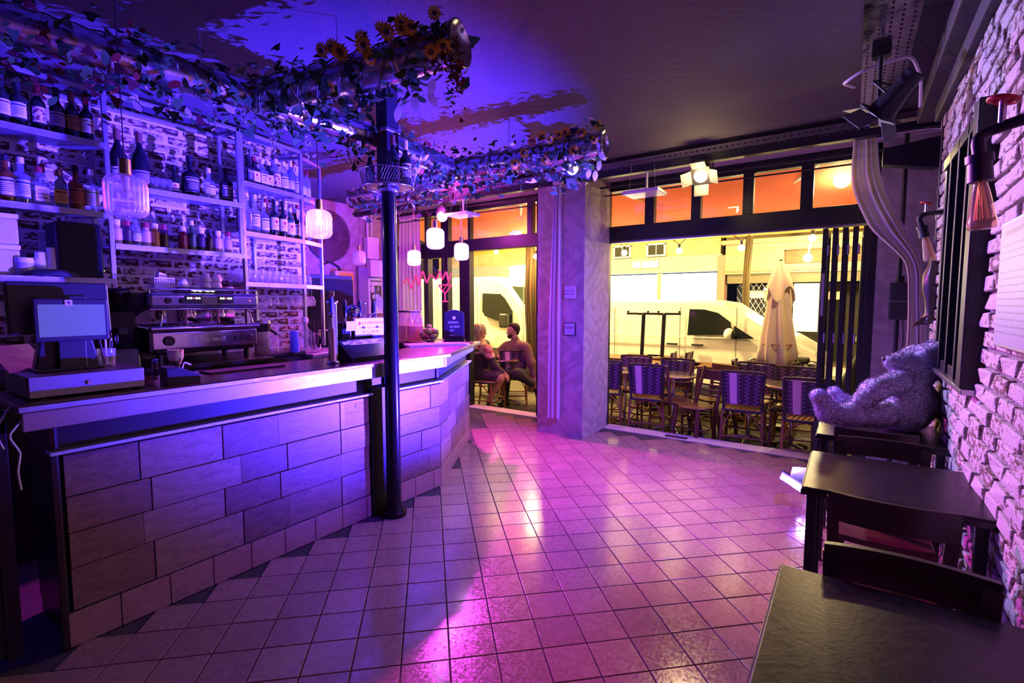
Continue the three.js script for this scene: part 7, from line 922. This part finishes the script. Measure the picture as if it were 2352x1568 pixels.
function faceParts(t, c, fw, s = 1) { const f = new THREE.Vector3(...fw).normalize(), r = new THREE.Vector3(f.z, 0, -f.x).normalize(); for (const d of [-0.03, 0.03]) part(t, 'eye', sp(0.0085, c[0] + f.x * 0.083 * s + r.x * d, c[1] + 0.006, c[2] + f.z * 0.083 * s + r.z * d, 10), M.blackGloss); part(t, 'mouth', bar([c[0] + f.x * 0.086 - r.x * 0.02, c[1] - 0.056, c[2] + f.z * 0.086 - r.z * 0.02], [c[0] + f.x * 0.086 + r.x * 0.02, c[1] - 0.056, c[2] + f.z * 0.086 + r.z * 0.02], 0.005, 6), MT([0.35, 0.1, 0.08], 0.6)); }
function person(label, bones, heads, hands, cols) { const t = thing('person', label, 'person', [0, 0, 0]); part(t, 'body', joinSdf([sdfMesh(bones, { k: 0.05, cell: 0.012, colors: cols }), sdfMesh(heads, { k: 0.02, cell: 0.0045, colors: [SK] }), ...hands.map((h) => sdfMesh(h, { k: 0.01, cell: 0.0035, colors: [SK] }))]), bodyMat); return t; }
const DKJ = [0.045, 0.03, 0.032], YOKE = (p) => { const n = noise.noise(p[0] * 16, p[1] * 16, p[2] * 16); return n > 0.16 ? [0.5, 0.1, 0.1] : [0.68, 0.52, 0.36]; };
{
  const c = [-4.818, 1.035, -6.085], fw = [0.45, 0.02, -0.9];
  const bones = [[[-4.80, 0.40, -6.04], [-4.79, 0.56, -6.06], 0.145, 0.14, 1], [[-4.79, 0.56, -6.06], [-4.79, 0.7, -6.07], 0.14, 0.14, 1], [[-4.79, 0.72, -6.07], [-4.80, 0.81, -6.075], 0.14, 0.105, 2], [[-4.91, 0.79, -6.12], [-4.68, 0.79, -6.03], 0.08, 0.08, 2], [[-4.80, 0.82, -6.08], [-4.80, 0.9, -6.08], 0.07, 0.055, 3], [[-4.61, 0.77, -6.02], [-4.56, 0.66, -6.02], 0.075, 0.062, 2], [[-4.56, 0.65, -6.02], [-4.49, 0.53, -6.03], 0.062, 0.056, 1], [[-4.49, 0.53, -6.03], [-4.36, 0.44, -6.05], 0.055, 0.04, 1], [[-4.36, 0.44, -6.05], [-4.33, 0.42, -6.055], 0.03, 0.026, 3], [[-4.93, 0.77, -6.14], [-4.85, 0.55, -6.3], 0.075, 0.055, 1], [[-4.85, 0.55, -6.3], [-4.72, 0.6, -6.42], 0.05, 0.036, 1],
    [[-4.77, 0.36, -5.97], [-4.42, 0.37, -6.0], 0.105, 0.08, 4], [[-4.80, 0.35, -6.14], [-4.50, 0.35, -6.3], 0.1, 0.08, 4], [[-4.41, 0.36, -6.0], [-4.37, 0.35, -6.0], 0.066, 0.062, 3], [[-4.37, 0.34, -6.0], [-4.52, 0.03, -5.94], 0.058, 0.04, 3], [[-4.49, 0.34, -6.3], [-4.58, 0.02, -6.32], 0.058, 0.04, 3], [[-4.53, -0.02, -5.95], [-4.54, -0.1, -5.95], 0.045, 0.04, 5], [[-4.54, -0.1, -5.95], [-4.40, -0.105, -5.96], 0.042, 0.036, 5], [[-4.59, -0.05, -6.32], [-4.46, -0.105, -6.34], 0.042, 0.036, 5]];
  const t = person('grey haired man seated from behind in a dark jacket with pale floral shoulders', bones, headBones(c, fw), [hand([-4.34, 0.425, -6.055], [0.6, -0.55, -0.1], [0.3, 0.8, 0.2], 0.95, 0.8)], [SK, DKJ, YOKE, SK, [0.06, 0.045, 0.045], [0.02, 0.02, 0.02]]); faceParts(t, c, fw);
  const f = [0.45, -0.9]; part(t, 'hair', sdfMesh([[[c[0] - 0.015, c[1] + 0.045, c[2] + 0.03], [c[0] + 0.01, c[1] + 0.05, c[2] - 0.02], 0.087, 0.08, 0], [[c[0] - 0.03, c[1] - 0.03, c[2] + 0.05], [c[0] - 0.02, c[1] + 0.03, c[2] + 0.04], 0.055, 0.075, 0]], { k: 0.03, cell: 0.005, lump: 0.008 }), MT([0.5, 0.42, 0.34], 0.9));
}
{
  const c = [-4.53, 1.04, -6.585], fw = [-0.95, -0.12, 0.35], SW = [0.17, 0.1, 0.085], TR = [0.035, 0.032, 0.032];
  const bones = [[[-4.42, 0.42, -6.6], [-4.48, 0.55, -6.56], 0.16, 0.175, 1], [[-4.48, 0.55, -6.56], [-4.47, 0.74, -6.585], 0.175, 0.15, 1], [[-4.62, 0.79, -6.6], [-4.33, 0.79, -6.56], 0.09, 0.09, 1], [[-4.48, 0.83, -6.6], [-4.5, 0.91, -6.6], 0.08, 0.065, 1], [[-4.27, 0.78, -6.57], [-4.14, 0.54, -6.53], 0.085, 0.07, 1], [[-4.14, 0.54, -6.53], [-4.085, 0.37, -6.52], 0.066, 0.046, 1], [[-4.085, 0.37, -6.52], [-4.07, 0.33, -6.515], 0.032, 0.028, 0], [[-4.68, 0.77, -6.58], [-4.80, 0.64, -6.47], 0.08, 0.066, 1], [[-4.80, 0.64, -6.47], [-4.70, 0.64, -6.40], 0.06, 0.042, 1],
    [[-4.34, 0.36, -6.55], [-4.20, 0.41, -6.22], 0.115, 0.085, 2], [[-4.20, 0.41, -6.22], [-4.04, 0.26, -6.37], 0.08, 0.058, 2], [[-4.04, 0.26, -6.37], [-3.995, 0.2, -6.44], 0.036, 0.034, 0], [[-3.99, 0.18, -6.46], [-3.98, 0.05, -6.47], 0.045, 0.04, 3], [[-4.52, 0.34, -6.6], [-4.46, 0.37, -6.3], 0.11, 0.082, 2], [[-4.46, 0.36, -6.3], [-4.52, 0.02, -6.36], 0.075, 0.055, 2], [[-4.52, -0.06, -6.36], [-4.54, -0.1, -6.22], 0.042, 0.036, 3]];
  const t = person('bearded man in a brown sweater and dark trousers sitting with his ankle on his knee', bones, headBones(c, fw), [hand([-4.075, 0.335, -6.515], [0.15, -0.95, 0.1], [0.6, 0.1, 0.6], 0.95, 0.3), hand([-4.7, 0.64, -6.4], [0.6, 0.05, 0.4], [0, 1, 0], 0.95, 0.9)], [SK, SW, TR, [0.02, 0.018, 0.018]]); faceParts(t, c, fw);
  part(t, 'hair', sdfMesh([[[c[0] + 0.03, c[1] + 0.055, c[2] - 0.01], [c[0] - 0.02, c[1] + 0.07, c[2]], 0.082, 0.068, 0], [[c[0] + 0.045, c[1] - 0.02, c[2] - 0.02], [c[0] + 0.04, c[1] + 0.03, c[2] - 0.015], 0.05, 0.07, 0]], { k: 0.03, cell: 0.005, lump: 0.004 }), MT([0.02, 0.014, 0.012], 0.8)); part(t, 'beard', sdfMesh([[[c[0] - 0.02, c[1] - 0.062, c[2] - 0.055], [c[0] - 0.055, c[1] - 0.085, c[2] + 0.02], 0.024, 0.034, 0], [[c[0] - 0.055, c[1] - 0.085, c[2] + 0.02], [c[0] + 0.005, c[1] - 0.06, c[2] + 0.075], 0.034, 0.022, 0]], { k: 0.02, cell: 0.0045, lump: 0.003 }), MT([0.035, 0.02, 0.016], 0.85));
}
{ // a third guest, only hair and shoulder showing past the mullion
  const c = [-5.55, 0.99, -6.95], fw = [0.9, 0, 0.4]; const t = person('dark haired guest almost hidden behind the grey haired man', [[[-5.58, 0.35, -6.95], [-5.58, 0.75, -6.95], 0.15, 0.14, 1], [[-5.68, 0.75, -6.8], [-5.5, 0.75, -7.1], 0.085, 0.085, 1], [[-5.58, 0.8, -6.95], [-5.57, 0.88, -6.95], 0.07, 0.055, 0], [[-5.55, 0.33, -6.88], [-5.15, 0.35, -6.85], 0.1, 0.08, 2], [[-5.15, 0.35, -6.85], [-5.2, -0.08, -6.85], 0.075, 0.05, 2], [[-5.55, 0.33, -7.05], [-5.15, 0.35, -7.05], 0.1, 0.08, 2], [[-5.15, 0.35, -7.05], [-5.2, -0.08, -7.05], 0.075, 0.05, 2], [[-5.66, 0.73, -6.8], [-5.5, 0.52, -6.75], 0.075, 0.058, 1], [[-5.5, 0.52, -6.75], [-5.3, 0.5, -6.8], 0.055, 0.04, 1], [[-5.52, 0.73, -7.1], [-5.4, 0.52, -7.12], 0.075, 0.058, 1], [[-5.4, 0.52, -7.12], [-5.25, 0.5, -7.05], 0.055, 0.04, 1]], headBones(c, fw), [hand([-5.3, 0.5, -6.8], [1, -0.2, 0], [0, 1, 0]), hand([-5.25, 0.5, -7.05], [1, -0.2, 0], [0, 1, 0])], [SK, [0.05, 0.04, 0.05], [0.03, 0.03, 0.04]]); faceParts(t, c, fw);
  part(t, 'hair', sdfMesh([[[c[0] - 0.03, c[1] + 0.05, c[2] - 0.01], [c[0] + 0.01, c[1] + 0.06, c[2]], 0.09, 0.078, 0], [[c[0] - 0.045, c[1] - 0.04, c[2] - 0.02], [c[0] - 0.04, c[1] + 0.03, c[2] - 0.02], 0.06, 0.075, 0]], { k: 0.03, cell: 0.006, lump: 0.006 }), MT([0.02, 0.015, 0.014], 0.8)); dup(rchair, [-5.52, GND, -6.95], -1.2, 'rattan chair under the half hidden dark haired guest');
}
renderer.render(scene, camera);
